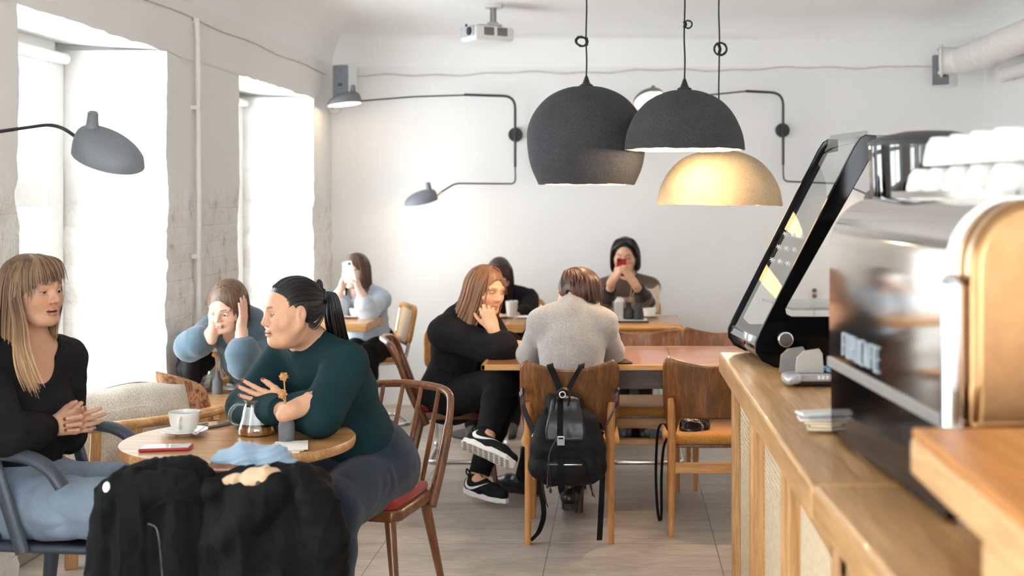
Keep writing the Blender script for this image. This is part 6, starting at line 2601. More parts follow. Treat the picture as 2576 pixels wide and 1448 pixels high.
# ---------------------------------------------------------------- 8: black bob, striped knit, red phone
M_STRIPE = vcol('striped_knit', .95, 0, 300, .5, .2, .3)
p = Person(M=P(1577, 716, 8.93), pv=A(.04, 9.02, .535), cf=A(.0, -1, 0), pr=A(-1, 0, 0), hc=P(1572, 644, 8.83), hf=A(-.08, -.98, -.16), sw=.165, vox=.0042,
           skin=(222, 174, 144), lip=(182, 108, 96), brow=(50, 38, 32), lid=.0004, hs=1.0)
p.el = {'R': P(1520, 780, 8.70), 'L': P(1634, 772, 8.68)}
p.wr = {'R': P(1541, 704, 8.47), 'L': P(1593, 708, 8.47)}
p.hand = {'R': dict(d=(.55, -.05, .85), n=(.65, .5, -.45), curl=(.5, .6, .4), spread=.06, thumb=(.5, .8, .3), sc=.98),
          'L': dict(d=(-.55, -.05, .80), n=(-.65, .5, -.45), curl=(.5, .7, .4), spread=.06, thumb=(.5, .8, .3), sc=.98)}
p.kn = {'R': A(-.03, 8.52, .53), 'L': A(.13, 8.52, .53)}
p.an = {'R': A(.03, 8.25, .09), 'L': A(.14, 8.25, .09)}
p.toe = {'R': A(0, -1, 0), 'L': A(0, -1, 0)}
report(p, 8)
S = body_of(p)
p.finish(S, 'person with black bob and brown striped knit holding a red phone before the face')
p.eyes(p.obj, A(0, -1, -.5))
S = Body()
p.torso(S, .022)
for sd in 'RL':
    p.arm(S, p.el[sd], p.wr[sd], p.SR if sd == 'R' else p.SL, .022, cuff=.72, slack=.006)
S.rc(p.M + p.up * .03, p.M + p.up * .055, .072, .068, .02)
S.el(p.M + p.up * .12 + p.cf * .02, A(.065, .07, .085), p.RC, .006, 's')
S.disp = creases(.004, 13, 81)


def stripes(V, p=p):
    n = len(V)
    C = np.tile(A(*lin((96, 78, 66))), (n, 1))
    q = (V - p.M) @ p.RC
    arm = np.zeros(n, bool)
    fore = np.zeros(n, bool)
    for sd, sh in (('R', p.SR), ('L', p.SL)):
        arm |= seg_dist(V, sh + (p.el[sd] - sh) * .25, p.el[sd]) < .082
        fore |= seg_dist(V, p.el[sd] + (p.wr[sd] - p.el[sd]) * .05, p.wr[sd]) < .060
    chest = (q[:, 2] < -.055) & ~arm
    C[chest] = lin((200, 180, 160))
    C[(q[:, 2] < -.21) & ~arm] = lin((70, 58, 52))
    C[arm & (q[:, 2] < .012)] = lin((214, 190, 166))
    C[arm & (q[:, 2] < -.11)] = lin((110, 96, 86))
    C[fore] = lin((34, 30, 30))
    return C


p.wear(S, 'knit_sweater', M_STRIPE, .005, stripes)
S = Body()
p.seat(S)
std_legs(p, S, .016)
p.wear(S, 'trousers', M_BLACKC, .007)
for sd in 'RL':
    shoe(p.obj, p.an[sd], p.toe[sd], A(0, 0, 1), 'shoe', M_SHOEB, M_SOLEB, vox=.006)
S = Body()
p.cap(S, .013, line=.088, temple=.077)
g = []
for a in np.linspace(-1.98, 1.98, 9):
    x, y = math.sin(a), -math.cos(a)
    g.append([(-.01 + .006 * x, .03, .126), (.056 * x, -.01 + .06 * y, .110), (.092 * x, -.018 + .10 * y, .045), (.100 * x, -.02 + .108 * y, -.03), (.098 * x, -.018 + .106 * y, -.085), (.080 * x, -.012 + .098 * y, -.112)])
p.locks(S, g, 52, 3, .0105, .003, .4)
for e in (-1, 1):
    g = [[(-.015, .04 + .012 * q_, .124 - .006 * q_), (-.015 + e * .045, .058 + .008 * q_, .106 - .008 * q_), (e * .076, .044 + .006 * q_, .058), (e * .089, .022, .0), (e * .092, .012, -.06)] for q_ in range(3)]
    p.locks(S, g, 12, 5, .007, .003, .4)
p.wear(S, 'hair', HAIR_M, .0033, p.hair_col((15, 14, 15), (50, 46, 46)))
fz = nrm(A(.02, 1, .12))
ux = nrm(A(.04, -.12, 1) - fz * np.dot(A(.04, -.12, 1), fz))
phone('red phone held up by the person with the black bob', P(1563, 672, 8.48), np.stack([ux, np.cross(fz, ux), fz], 1), (.120, .066, .009), MAT_RPH, cam_=-1)
# ================================================================= things on tables and chairs
MAT_VASE = plain('grey_stoneware', (104, 106, 110), .75, var=.05, nscale=90, bump=.1)
MAT_VASED = plain('dark_stoneware', (58, 58, 60), .75, var=.06, nscale=90, bump=.1)
MAT_STEM = plain('dry_stem', (186, 152, 110), .8, var=.1)
MAT_CRAS = plain('dry_flower_head', (190, 140, 84), .9, var=.3, nscale=200, bump=.6)
MAT_CLEAR = glass('clear_glass', (250, 252, 252), .07)
MAT_WATER = glass('water', (214, 224, 232), .06)
MAT_TEA = M('amber_tea', (206, 128, 44), .3)
MAT_TEA.b.inputs['Alpha'].default_value = .6
MAT_TEA = MAT_TEA.m
MAT_COFFEE = plain('milky_coffee', (196, 164, 128), .3, var=.05)
MAT_PAPER = plain('white_paper', (236, 234, 230), .8, var=.01)
MAT_MILK = plain('white_milkshake', (236, 232, 226), .6, var=.02)


def onto(px, py, z):
    """point on a table top of height z"""
    return G(px, py, z)


def cup(label, c, r=.052, h=.068, rz=0, saucer_label=None, rs=.078, fill=MAT_COFFEE):
    dz = 0
    if saucer_label:
        s_ = MB()._ring([(.0, .0), (.030, .0), (.034, .004), (rs * .75, .010), (rs, .018), (rs * .985, .0205), (rs * .72, .0125), (.030, .008), (0, .008)], c, 40, None)
        tag(s_.build('saucer', MAT_CER), saucer_label, 'saucer')
        dz = .009
    c = c + A(0, 0, dz)
    t = thing('coffee_cup', label, 'cup', c)
    MB()._ring([(0, 0), (r * .50, 0), (r * .54, .004), (r * .72, h * .18), (r * .90, h * .50), (r, h), (r * .965, h), (r * .86, h * .50), (r * .68, h * .20), (0, h * .12)], c, 40, None).build('bowl', MAT_CER, t)
    MB().lathe([(r * .90, h * .80), (0, h * .80)], c, 32).build('drink', fill, t)
    d = A(math.cos(rz), math.sin(rz), 0)
    MB().tube(smooth_path([c + d * r * .93 + A(0, 0, h * .80), c + d * (r + .020) + A(0, 0, h * .78), c + d * (r + .024) + A(0, 0, h * .50), c + d * r * .80 + A(0, 0, h * .30)], 5), .0055, 10, flat=(.8, 1.3)).build('handle', MAT_CER, t)
    return t


def bud_vase(label, c, h=.112, r=.025, mat=MAT_VASE, flowers=(), group='dried flowers in bud vases'):
    t = thing('bud_vase', label, 'vase', c)
    MB()._ring([(0, 0), (r * .93, 0), (r, .005), (r, h * .52), (r * .93, h * .60), (r * .48, h * .72), (r * .46, h * .97), (r * .50, h), (r * .36, h), (r * .34, h * .74), (r * .6, h * .6), (r * .6, .02), (0, .02)], c, 32, None).build('body', mat, t)
    for k, (dx, dy, z, hr, lab) in enumerate(flowers):
        f = thing('dried_flower', lab, 'flower', c + A(0, 0, h * .3), 0, group)
        top = c + A(dx, dy, z)
        MB().tube(smooth_path([c + A(.003 * (k - .5), 0, .022), c + A(dx * .25, dy * .25, h * 1.02), top], 5), .0022, 6).build('stem', MAT_STEM, f)
        b = MB().ball(top, hr * .75, 14, 10)
        rnd = random.Random(k + int(c[0] * 100))
        for i in range(70):
            v = nrm([rnd.gauss(0, 1) for _ in range(3)])
            b.tube([top + v * hr * .65, top + v * hr * rnd.uniform(.9, 1.1)], [hr * .14, hr * .05], 5)
        b.build('flower_head', MAT_CRAS, f)
    return t


# ---- round table
HAZE_WHITE = M('steam_and_window_white', (236, 238, 238), .6)  # steam, whitened to imitate window light refracted in the teapot
HAZE_WHITE.b.inputs['Alpha'].default_value = .85
HAZE_WHITE = HAZE_WHITE.m
cup('white cup of milky coffee on the round table, nearest the blonde person', onto(464, 1094, .74), .0525, .072, -PI / 2 + .1,
    'white saucer under the coffee cup on the round table')
cup('white cup half hidden behind the glass teapot', onto(690, 1077, .74), .044, .070, .6, 'white saucer behind the glass teapot', .066)
tp_c = onto(648, 1092, .74)
tp = thing('glass_teapot', 'clear glass teapot with a little amber tea on the round table', 'teapot', tp_c)
prof = [(0, 0), (.054, 0), (.064, .006), (.065, .020), (.058, .040), (.053, .06), (.049, .080), (.044, .100), (.0425, .112), (.046, .120)]
inn = [(max(r - .0022, 0), z + (.003 if i < 2 else 0)) for i, (r, z) in enumerate(prof)][::-1]
MB()._ring(prof + inn, tp_c, 48, None).build('body', MAT_CLEAR, tp)
MB().lathe([(0, .004), (.060, .005), (.0625, .018), (.058, .030), (0, .030)], tp_c, 40).build('tea', MAT_TEA, tp)
MB().tube(smooth_path([tp_c + A(-.046, 0, .100), tp_c + A(-.072, -.004, .100), tp_c + A(-.092, -.006, .075), tp_c + A(-.088, -.006, .042), tp_c + A(-.058, 0, .030)], 6), .0058, 10).build('handle', MAT_CLEAR, tp)
MB().tube(smooth_path([tp_c + A(.036, .0, .108), tp_c + A(.050, 0, .116), tp_c + A(.058, 0, .121)], 4), [.012] * 8 + [.008], 10, flat=(1.2, .4)).build('spout', MAT_CLEAR, tp)
MB()._ring([(.0455, .117), (.047, .121), (.0435, .122), (.042, .118)], tp_c, 40, None).build('rim', MAT_CLEAR, tp)
MB()._ring([(.0545, .040), (.0495, .065), (.0425, .098), (.041, .097), (.048, .065), (.053, .040)], tp_c, 32, None).build('steam_and_window_haze', HAZE_WHITE, tp)  # white ring: steam plus refracted window light put into the colour
bud_vase('grey bud vase with two dried flowers on the round table', onto(721, 1112, .74), .114, .026, MAT_VASE,
         [(-.0105, .005, .215, .0155, 'taller dried globe flower in the round-table vase'), (-.0135, -.006, .161, .0165, 'shorter dried globe flower in the round-table vase')])
Rf = np.stack([nrm(A(1, .16, 0)), nrm(A(-.16, 1, 0)), A(0, 0, 1)], 1)
GPH = None
phone('red-edged phone lying at the left of the round table', onto(418, 1130, .74) + A(0, 0, .0058), Rf, (.158, .076, .010), MAT_RPH, plain('lit_screen_glass', (196, 198, 200), .08), cam_=0)
Rf2 = np.stack([nrm(A(.62, .9, 0)), nrm(A(-.9, .62, 0)), A(0, 0, 1)], 1)
phone('dark phone with silver edge lying behind the coffee cup', onto(533, 1072, .74) + A(0, 0, .005), Rf2, (.145, .070, .008), plain('silver_edge', (176, 172, 166), .3, .6), cam_=0)
for k in range(3):
    tag(MB().box(onto(742, 1128, .74) + A(.006 * k - .03, .012 * k, .0012 + .0022 * k), (.105, .15, .002), rotz(.12 + .06 * k)).build('menu_card', [MAT_PAPER, plain('kraft_card', (216, 190, 150), .8), MAT_PAPER][k], smooth=False),
        ['bottom white card under the blue scarf on the round table', 'kraft-coloured card in the middle under the blue scarf', 'top white card beside the grey vase, partly under the scarf'][k], 'card', 'cards on the round table')
sp_c = onto(503, 1096, .74) + A(0, 0, .019)
sp = thing('teaspoon', 'small metal teaspoon on the saucer of the coffee cup', 'spoon', sp_c)
MB().tube([sp_c + A(.004, -.045, .001), sp_c + A(0, .05, .003)], .0018, 8, flat=(1.4, .7)).build('handle', MAT_CHROME, sp)
MB().ball(sp_c + A(.006, -.058, 0), (.010, .016, .003)).build('bowl', MAT_CHROME, sp)

# ---- low table
gl = onto(526, 983, .60)
gt = thing('water_glass', 'stemless glass half full of water on the low table', 'glass', gl)
prof = [(0, 0), (.026, 0), (.038, .018), (.045, .05), (.043, .09), (.036, .132), (.0345, .132), (.0415, .09), (.0432, .05), (.036, .02), (0, .006)]
MB()._ring(prof, gl, 40, None).build('bowl', MAT_CLEAR, gt)
MB().lathe([(0, .008), (.035, .021), (.0425, .05), (.0425, .058), (0, .058)], gl, 32).build('water', MAT_WATER, gt)
bud_vase('grey bud vase with two dried flowers on the low table', onto(547, 990, .60), .112, .0245, MAT_VASE,
         [(-.012, .0, .190, .016, 'left dried flower in the low-table vase'), (.020, .004, .220, .016, 'right dried flower in the low-table vase')])
rs = np.random.RandomState(4)
for k, (px, py) in enumerate(((578, 985), (606, 980))):
    c_ = onto(px, py, .60)
    u, v = np.meshgrid(np.linspace(-1, 1, 18), np.linspace(-1, 1, 18), indexing='ij')
    q = np.stack([u * .055, v * .045, .012 + .020 * np.abs(fbm(np.stack([u * 1.6 + k * 9, v * 1.6, 0 * u], -1), 2, 7))], -1)
    tag(MB().grid(q + c_).build('paper_napkin', MAT_PAPER, solid=.0015), ['crumpled white napkin beside the vase on the low table', 'crumpled white napkin nearest the green sleeve on the low table'][k], 'napkin', 'napkins on the low table')
S = Body()
S.el(P(480, 925, 6.15), A(.07, .09, .10), rotz(.2), .03)
S.el(P(500, 905, 6.22), A(.08, .08, .07), None, .04)
S.disp = creases(.010, 14, 5)
V, Q = S.mesh(.006)
tag(mesh_obj('dark_bag', V, Q, fabric('black_nylon', (30, 31, 36), 500, .2, .6)), 'soft dark bag wedged on the chair beside the blue hoodie', 'bag')

# ---- corner table
cup('white cup of coffee on the back corner table', onto(897, 800, .75), .052, .06, .3, 'white saucer on the back corner table', .088)
g_c = onto(884, 797, .75) + A(-.02, .14, 0)
g = thing('drinking_glass', 'small clear glass on the back corner table', 'glass', g_c)
MB()._ring([(0, 0), (.028, 0), (.034, .095), (.0325, .095), (.0265, .006), (0, .006)], g_c, 32, None).build('tumbler', MAT_CLEAR, g)
# ---- middle back table
g_c = onto(1287, 803, .75)
g = thing('milkshake_glass', 'tall ribbed glass of something white on the middle back table', 'glass', g_c)
MB()._ring([(0, 0), (.032, 0), (.043, .125), (.0415, .125), (.031, .012), (0, .012)], g_c, 12, None).build('tumbler', MAT_CLEAR, g)
MB().lathe([(0, .024), (.031, .024), (.0405, .118), (0, .121)], g_c, 28).build('drink', MAT_MILK, g)
c_ = onto(1322, 799, .75)
MBp = MB()._ring([(0, 0), (.05, 0), (.07, .008), (.068, .010), (.05, .004), (0, .004)], c_, 32, None)
tag(MBp.build('small_plate', MAT_CER), 'white plate at the right of the milkshake glass', 'plate')
Rq = np.stack([nrm(A(.8, .6, 0)), nrm(A(-.6, .8, 0)), A(0, 0, 1)], 1)
phone('dark phone lying left of the milkshake glass', onto(1262, 801, .75) + A(0, 0, .0046), Rq, (.14, .07, .008), MAT_BPH, cam_=0)
# ---- right back table: tray
c_ = onto(1582, 808, .75)
tr = thing('serving_tray', 'dark tray with pale liner on the right back table', 'tray', c_)
MB().box(c_ + A(0, 0, .006), (.25, .17, .012)).build('tray_base', MAT_DARKM, tr, bevel=.004)
MB().box(c_ + A(0, 0, .0126), (.235, .155, .0012)).build('paper_liner', MAT_PAPER, tr, smooth=False)
k0 = c_ + A(0, 0, .0132)
gg_ = k0 + A(-.068, 0, 0)
g = thing('napkin_glass', 'clear glass holding folded napkins on the dark tray', 'glass', gg_)
MB()._ring([(0, 0), (.032, 0), (.040, .115), (.0385, .115), (.0305, .008), (0, .008)], gg_, 32, None).build('tumbler', MAT_CLEAR, g)
nb_ = MB()
for k in range(5):
    nb_.prism([gg_ + A(-.028 + .008 * k, -.018, .01), gg_ + A(-.002 + .008 * k, -.016, .01), gg_ + A(.006 + .008 * k, -.01 + .004 * k, .12 + .006 * (k % 3)), gg_ + A(-.008 + .008 * k, -.008 + .004 * k, .140 + .008 * (k % 2)), gg_ + A(-.024 + .008 * k, -.006 + .004 * k, .118)], (0, .012, 0))
nbo = nb_.build('napkins', MAT_PAPER, smooth=False)
tag(nbo, 'bunch of folded white napkins standing in the tray glass', 'napkins', None, 'stuff')
bud_vase('dark bud vase with thin dried stems on the tray', k0 + A(-.002, .02, 0), .108, .034, MAT_VASED,
         [(.022, 0, .215, .008, 'left dried stem in the dark tray vase'), (.045, .0, .195, .010, 'right dried flower in the dark tray vase')])
m_ = k0 + A(.062, -.01, 0)
pm = thing('pepper_mill', 'dark tapered pepper mill on the right of the tray', 'pepper mill', m_)
MB().lathe([(.034, 0), (.033, .03), (.026, .075)], m_, 28).build('body', MAT_VASED, pm)
MB().lathe([(.0255, .076), (.0225, .10), (.018, .104), (0, .105)], m_, 28).build('cap', MAT_VASED, pm)
cup('white cup standing right of the dark tray', onto(1634, 799, .75), .046, .055, 1.0, 'white saucer right of the dark tray', .072)
# ---- long table
Rr = np.stack([nrm(A(.97, .2, 0)), nrm(A(-.2, .97, 0)), A(0, 0, 1)], 1)
phone('black phone lying on the long table right of the grey sweater', onto(1567, 911, .741) + A(0, 0, .0046), np.stack([Rr[:, 1], -Rr[:, 0], Rr[:, 2]], 1), (.138, .068, .008), MAT_BPH, cam_=0)
phone('black phone by the elbow of the black cardigan', onto(1297, 882, .741) + A(0, 0, .0046), Rr, (.12, .062, .008), MAT_BPH, cam_=0)

def hit(S_, px, py, Y0, Y1, off=.002):
    a, b_ = P(px, py, Y0), P(px, py, Y1)
    d_ = nrm(b_ - a)
    return S_.trace(a, d_) - d_ * off


# ================================================================= backpack on the plywood chair
M_BP = fabric('black_nylon_pack', (20, 20, 22), 700, .25, .65, .3, .1)
M_BPL = plain('black_leather_trim', (22, 21, 21), .38, var=.1, nscale=80, bump=.15)
M_WEB = fabric('black_webbing', (18, 18, 20), 900, .2, .8)
M_ZIP = plain('silver_zip', (186, 180, 170), .3, .9, var=.1, nscale=400)
YBk = 5.59
bp = thing('backpack', 'black backpack with leather straps hanging on a plywood chair back', 'backpack', P(1430, 1210, YBk))


def bpp(px, py, dy=0.0):
    return P(px, py, YBk + dy)


S = Body()
S.chain([bpp(1392, 1012, .02), bpp(1448, 1012, .02)], .038, .03)
S.chain([bpp(1380, 1065, .0), bpp(1474, 1065, .0)], .058, .05)
S.chain([bpp(1372, 1120, -.01), bpp(1484, 1120, -.01)], .070, .05)
S.chain([bpp(1366, 1170, -.01), bpp(1490, 1170, -.01)], .068, .04)
S.chain([bpp(1388, 1192, -.005), bpp(1472, 1192, -.005)], .05, .03)
S.disp = creases(.006, 16, 91)
V, Q = S.mesh(.004)
sk = mesh_obj('main_sack', V - wloc(bp), Q, M_BP, bp)
for e, px in ((-1, 1362), (1, 1497)):
    S2 = Body().el(bpp(px, 1148, -.015), A(.042, .055, .085), rotz(e * .3), .03)
    S2.disp = creases(.004, 20, 92 + e)
    V, Q = S2.mesh(.004)
    po = mesh_obj('side_pocket', V - wloc(bp), Q, M_BP, bp)
    z_ = [hit(S2, px + e * k_[0], k_[1], 5.2, 5.6) for k_ in ((6, 1108), (2, 1130), (-3, 1155), (-4, 1176))]
    MB().tube(smooth_path(z_, 5), .0032, 6).build('zip', M_ZIP, po)
    MB().ball(z_[-1] - A(0, .003, .008), (.006, .004, .010)).build('zip_pull', M_BPL, po)
S3_ = Body().el(bpp(1430, 1176, -.055), A(.105, .045, .060), None, .03)
V, Q = S3_.mesh(.004)
fp = mesh_obj('front_pocket', V - wloc(bp), Q, M_BP, bp)
z_ = [hit(S3_, px, 1168, 5.2, 5.6) for px in range(1368, 1470, 8)]
MB().tube(z_, .0034, 6).build('zip', M_ZIP, fp)
# flap, following the sack
fv = []
for i in range(15):
    t_ = i / 14
    row = []
    hw = 34 + 22 * t_ if t_ < .8 else 51 - 4 * (t_ - .8) * 5
    for j_ in range(15):
        u = j_ / 14 * 2 - 1
        row.append(hit(S, 1422 + u * hw, 1002 + 106 * t_ - 6 * (1 - u * u) * (1 - t_), 5.2, 5.6, .010))
    fv.append(row)
MB().grid(np.array(fv)).build('flap', M_BPL, bp, solid=.006)
fr_ = [np.array(fv)[i, 7] - A(0, .006, 0) for i in range(0, 15)]
down = [hit(S, 1411, y, 5.2, 5.6, .014) for y in (1115, 1130)] + [hit(S3_, 1411, y, 5.2, 5.6, .006) for y in (1150, 1170, 1190)] + [bpp(1411, 1228, -.06)]
MB().strip(np.array([A(bpp(1411, 0)[0], q_[1], q_[2]) for q_ in fr_] + down), A(.013, 0, 0), .003).build('closing_strap', M_WEB, bp)
bk = hit(S, 1411, 1112, 5.2, 5.6, .02)
MB().box(bk, (.036, .008, .030)).build('buckle', plain('gunmetal_buckle', (120, 124, 130), .25, .9), bp, bevel=.003)
MB().box(bk + A(0, 0, .024), (.030, .006, .006)).box(bk + A(-.013, 0, .016), (.005, .006, .02)).box(bk + A(.013, 0, .016), (.005, .006, .02)).build('buckle', M_ZIP, bp, bevel=.001)
# grab loop and ring
rc_ = bpp(1415, 992, -.03)
MB().tube([rc_ + .013 * A(math.cos(a), 0, math.sin(a)) for a in np.linspace(0, 2 * PI, 17)[:-1]], .0028, 8, closed=True).build('ring', M_ZIP, bp)
MB().strip(smooth_path([bpp(1394, 1030, -.035), bpp(1400, 990, -.05), bpp(1418, 976, -.05), bpp(1432, 990, -.045), bpp(1430, 1020, -.04)], 6), A(.003, .012, .002), .004).build('grab_handle', M_BPL, bp)
# straps over the chair back
for (xa, xb) in ((1384, 1410), (1462, 1428)):
    MB().strip(smooth_path([P(xa, 935, 5.73), P(xa, 917, 5.70), P(xa, 921, 5.655), P((xa + xb) / 2, 950, 5.64), P(xb, 985, 5.60), P(xb + 2, 1005, 5.585)], 5), A(.014, .0, .004), .004).build('shoulder_strap', M_WEB, bp)
for e, pts in ((-1, [(1312, 985), (1316, 1020), (1330, 1060), (1345, 1090)]), (1, [(1553, 985), (1549, 1020), (1532, 1055), (1515, 1084)])):
    MB().strip(smooth_path([P(pts[0][0], pts[0][1] - 4, 5.76)] + [P(x, y, 5.665 - .012 * i) for i, (x, y) in enumerate(pts)], 6), A(.006, .0, .012), .010).build('padded_strap', M_BPL, bp)
    rb = P(pts[-1][0], pts[-1][1] + 4, 5.60)
    MB().tube([rb + .012 * A(math.cos(a), 0, math.sin(a)) for a in np.linspace(0, 2 * PI, 5)[:-1] + .4], .0024, 6, closed=True).build('strap_buckle', M_ZIP, bp)
    MB().strip(smooth_path([rb, P(1355 if e < 0 else 1508, 1112, 5.56)], 3), A(.008, 0, .003), .003).build('strap_link', M_WEB, bp)
MB().strip(smooth_path([P(1352, 1170, 5.56), P(1360, 1230, 5.55), P(1368, 1290, 5.56), P(1356, 1335, 5.62), P(1334, 1360, 5.71)], 8), A(.011, .003, 0), .0025).build('webbing_tail', M_WEB, bp)
MB().strip(smooth_path([P(1518, 1130, 5.60), P(1514, 1240, 5.62), P(1508, 1358, 5.66)], 8), A(.0125, .0, 0), .003).build('webbing_tail', M_WEB, bp)
for pts in (([(1358, 1175), (1366, 1240), (1379, 1275)]), ([(1362, 1175), (1368, 1230), (1374, 1262)]), ([(1482, 1180), (1484, 1220), (1496, 1250)]), ([(1480, 1185), (1488, 1225), (1490, 1248)])):
    MB().tube(smooth_path([P(x, y, 5.55) for x, y in pts], 6), .0032, 6).build('leather_cord', M_BPL, bp)
for pts, kn_ in (([(1402, 1100), (1384, 1135), (1378, 1190), (1377, 1222)], 1), ([(1396, 1110), (1380, 1150), (1384, 1200), (1385, 1234)], 1)):
    q_ = smooth_path([P(x, y, 5.478) for x, y in pts], 6)
    MB().tube(q_, .0028, 6).ball(q_[-1], (.007, .007, .011)).build('drawcord', M_BPL, bp)

# ================================================================= purse on the right chair
M_PURSE = plain('black_patent', (16, 15, 16), .25, var=.1)
pc_ = P(1745, 1068, 5.98)
pu = thing('purse', 'small black studded purse lying on an ochre chair seat', 'purse', pc_ - A(0, 0, .05))
S = Body()
S.el(pc_ + A(-.012, 0, .0), A(.058, .040, .040), euler(0, .15, .2), .02)
S.el(pc_ + A(.048, .02, -.004), A(.034, .036, .036), None, .03)
S.el(pc_ + A(-.02, -.01, -.018), A(.05, .04, .02), None, .02)
S.disp = creases(.004, 26, 3)
V, Q = S.mesh(.0035)
mesh_obj('pouch', V - wloc(pu), Q, M_PURSE, pu)
ch = MB()
for i in range(12):
    a = i / 11
    p0 = S.trace(pc_ + A(.012 + .030 * math.sin(a * 3.0), -.2, .028 - .066 * a), A(0, 1, 0)) - A(0, .003, 0)
    Rr_ = euler(PI / 2 if i % 2 else 0.4, a * 2, .5)
    ch.tube([p0 + Rr_ @ A(.0065 * math.cos(t), .0045 * math.sin(t), 0) for t in np.linspace(0, 2 * PI, 11)[:-1]], .0016, 5, closed=True)
ch.build('chain', M_ZIP, pu)
for i in range(6):
    s0 = S.trace(pc_ + A(-.058 + .010 * i, -.2, -.008 - .003 * i), A(0, 1, 0))
    MB().ball(s0, .0022, 8, 6).build('stud', M_ZIP, pu)
MB().tube([S.trace(pc_ + A(-.055 + .012 * i, -.2, .026 - .0035 * max(0, i - 3)), A(0, 1, 0)) for i in range(8)], .0014, 5).build('zip', M_ZIP, pu)
sx = (5.88)
MB().strip(smooth_path([pc_ + A(-.05, -.01, -.026), P(1690, 1092, 5.90), P(1672, 1066, 5.90), P(1658, 1074, 5.89), P(1652, 1120, 5.885), P(1650, 1200, 5.885), P(1654, 1280, 5.885), P(1660, 1309, 5.885),
                        P(1664, 1290, 5.89), P(1664, 1200, 5.895), P(1668, 1135, 5.90), P(1676, 1105, 5.905), P(1684, 1096, 5.92)], 7), A(.0055, .004, 0), .003).build('strap', M_WEB, pu)

# ================================================================= coats heaped on the near chair
def drape(seed, amp, fx_, fz_):
    def f(p):
        q = np.stack([p[..., 0] * fx_ + .8 * vnoise(p * 5, seed), p[..., 1] * 6, p[..., 2] * fz_], -1)
        n = vnoise(q, seed + 1)
        n2 = vnoise(q * A(2.3, 1, 1.9) + 5, seed + 2)
        return amp * (1.1 * np.abs(n) ** .7 - .45) + amp * .45 * (np.abs(n2) - .3) + .002 * vnoise(p * 60, seed + 3)
    return f


M_FLEECE = fabric('black_fleece', (12, 12, 13), 700, .3, .95, .4, .12)
M_PUFF = fabric('black_padded_cotton', (8, 8, 8), 420, .3, .8, .35, .03)
Yc = 3.47


def cp(px, py, d=0.0):
    return P(px, py + 16, Yc + d)


S = Body()
S.chain([cp(318, 1192, .02), cp(390, 1183, .02), cp(465, 1178, .02), cp(515, 1190, .02)], [.038, .050, .055, .044], .03)
S.chain([cp(330, 1200, .13), cp(430, 1190, .13), cp(510, 1200, .13)], .04, .04)
for (x0_, x1_, r0, r1, d) in ((285, 262, .042, .050, 0), (335, 322, .05, .055, -.02), (400, 395, .05, .05, -.01), (455, 458, .05, .055, -.015), (505, 512, .045, .05, 0)):
    S.chain([cp(x0_, 1215, d), cp((x0_ + x1_) / 2, 1330, d - .015), cp(x1_, 1530, d)], [r0, (r0 + r1) / 2, r1], .02)
S.el(cp(430, 1212, -.045), A(.105, .035, .055), euler(.1, .1, 0), .015)
S.chain([cp(300, 1205, -.03), cp(268, 1290, -.04), cp(258, 1420, -.03)], [.035, .045, .048], .012)
S.chain([cp(345, 1180, -.03), cp(352, 1260, -.05), cp(360, 1420, -.045)], [.03, .03, .03], .012)
S.disp = drape(14, .013, 17, 3.0)
V, Q = S.mesh(.0045)
jk = mesh_obj('jacket', V, Q, M_FLEECE)
tag(jk, 'black fleece jacket draped over the left half of the near chair back', 'jacket')
zz = [hit(S, x, y + 16, 3.0, 3.5, .001) for x, y in ((286, 1215), (248, 1250), (240, 1300), (236, 1350), (232, 1400), (236, 1440))]
zz = [hit(S, x, y + 16, 3.0, 3.5, .001) for x, y in ((372, 1300), (392, 1310), (400, 1340), (405, 1390), (410, 1447))]
MB().tube(smooth_path(zz, 6), .0022, 6).build('zip', plain('dark_zip', (96, 98, 104), .4, .6), jk)
zz = [hit(S, x, y + 16, 3.0, 3.5, .001) for x, y in ((380, 1268), (410, 1246), (450, 1238), (485, 1240))]
MB().tube(smooth_path(zz, 6), .004, 6).build('hem_piping', M_FLEECE, jk)
MB().ball(hit(S, 270, 1226, 3.0, 3.5, -.004), (.012, .008, .016)).build('white_tag', MAT_WHITEP, jk)

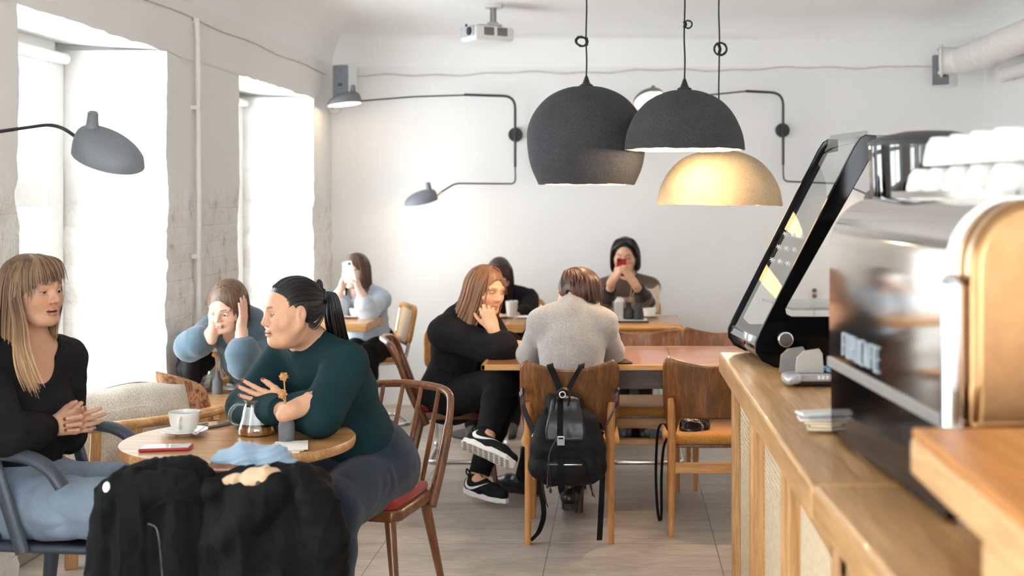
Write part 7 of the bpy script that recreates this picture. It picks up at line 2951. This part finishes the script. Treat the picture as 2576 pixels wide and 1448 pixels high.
S = Body()
S.chain([cp(530, 1222, .03), cp(620, 1210, .02), cp(720, 1205, .02), cp(790, 1195, .02)], [.045, .055, .055, .042], .03)
S.chain([cp(560, 1225, .13), cp(700, 1205, .14), cp(780, 1205, .13)], .045, .04)
for (x0_, x1_, r0, r1, d) in ((560, 545, .055, .06, 0), (630, 620, .06, .07, -.02), (705, 715, .06, .07, -.01), (770, 800, .055, .06, .0)):
    S.chain([cp(x0_, 1240, d), cp((x0_ + x1_) / 2, 1340, d - .015), cp(x1_, 1530, d)], [r0, (r0 + r1) / 2, r1], .03)
S.chain([cp(690, 1215, -.05), cp(640, 1270, -.075), cp(575, 1330, -.07)], [.05, .055, .05], .02)
S.chain([cp(762, 1185, -.01), cp(800, 1255, -.045), cp(822, 1340, -.05), cp(835, 1420, -.03)], [.040, .052, .052, .046], .015)
for k in range(4):
    S.el(cp(792 + 11 * k, 1228 + 46 * k, -.045), A(.052, .056, .030), euler(0, .3, 0), .012)
S.el(cp(530, 1215, -.04), A(.035, .03, .03), None, .02)
S.disp = drape(44, .012, 13, 6.5)
V, Q = S.mesh(.0045)
pfj = mesh_obj('padded_coat', V, Q, M_PUFF)
tag(pfj, 'black padded coat heaped over the right half of the near chair', 'coat')
for x, y in ((650, 1200),):
    MB().ball(hit(S, x, y + 16, 3.0, 3.5, 0), (.008, .004, .008)).build('snap_button', MAT_DARKM, pfj)
M_SCARF = fabric('blue_scarf_cotton', (136, 158, 174), 600, .1, .92, .4, .3)
M_BEIGE = fabric('beige_lining', (202, 170, 136), 600, .06, .9, .3, .2)
S = Body()
S.chain([P(545, 1201, 3.52), P(560, 1171, 3.54), P(615, 1156, 3.55), P(690, 1164, 3.55), P(738, 1181, 3.53)], [.022, .036, .046, .045, .030], .03)
S.el(P(650, 1186, 3.52), A(.095, .06, .032), None, .03)


def sdisp(p):
    w_ = p[..., 2] + p[..., 0] * -.25 + .022 * vnoise(p * A(9, 9, 9), 6) + .008 * vnoise(p * 24, 7)
    return .0075 * np.abs(np.sin(w_ * 150)) * (.8 + .8 * vnoise(p * 14, 2)) + .0035 * vnoise(p * 34, 4)


S.disp = sdisp
V, Q = S.mesh(.003)
tag(mesh_obj('scarf', V, Q, M_SCARF), 'crumpled light blue scarf lying on top of the black coats', 'scarf')
S = Body()
S.chain([P(528, 1214, 3.46), P(590, 1209, 3.44), P(640, 1204, 3.43), P(672, 1196, 3.42), P(695, 1200, 3.42)], [.010, .016, .018, .020, .012], .03)
S.el(P(660, 1201, 3.425), A(.045, .028, .020), euler(0, .2, 0), .02)
S.disp = creases(.009, 20, 17)
V, Q = S.mesh(.0035)
tag(mesh_obj('folded_cloth', V, Q, M_BEIGE), 'beige folded cloth between the blue scarf and the black coats', 'cloth')
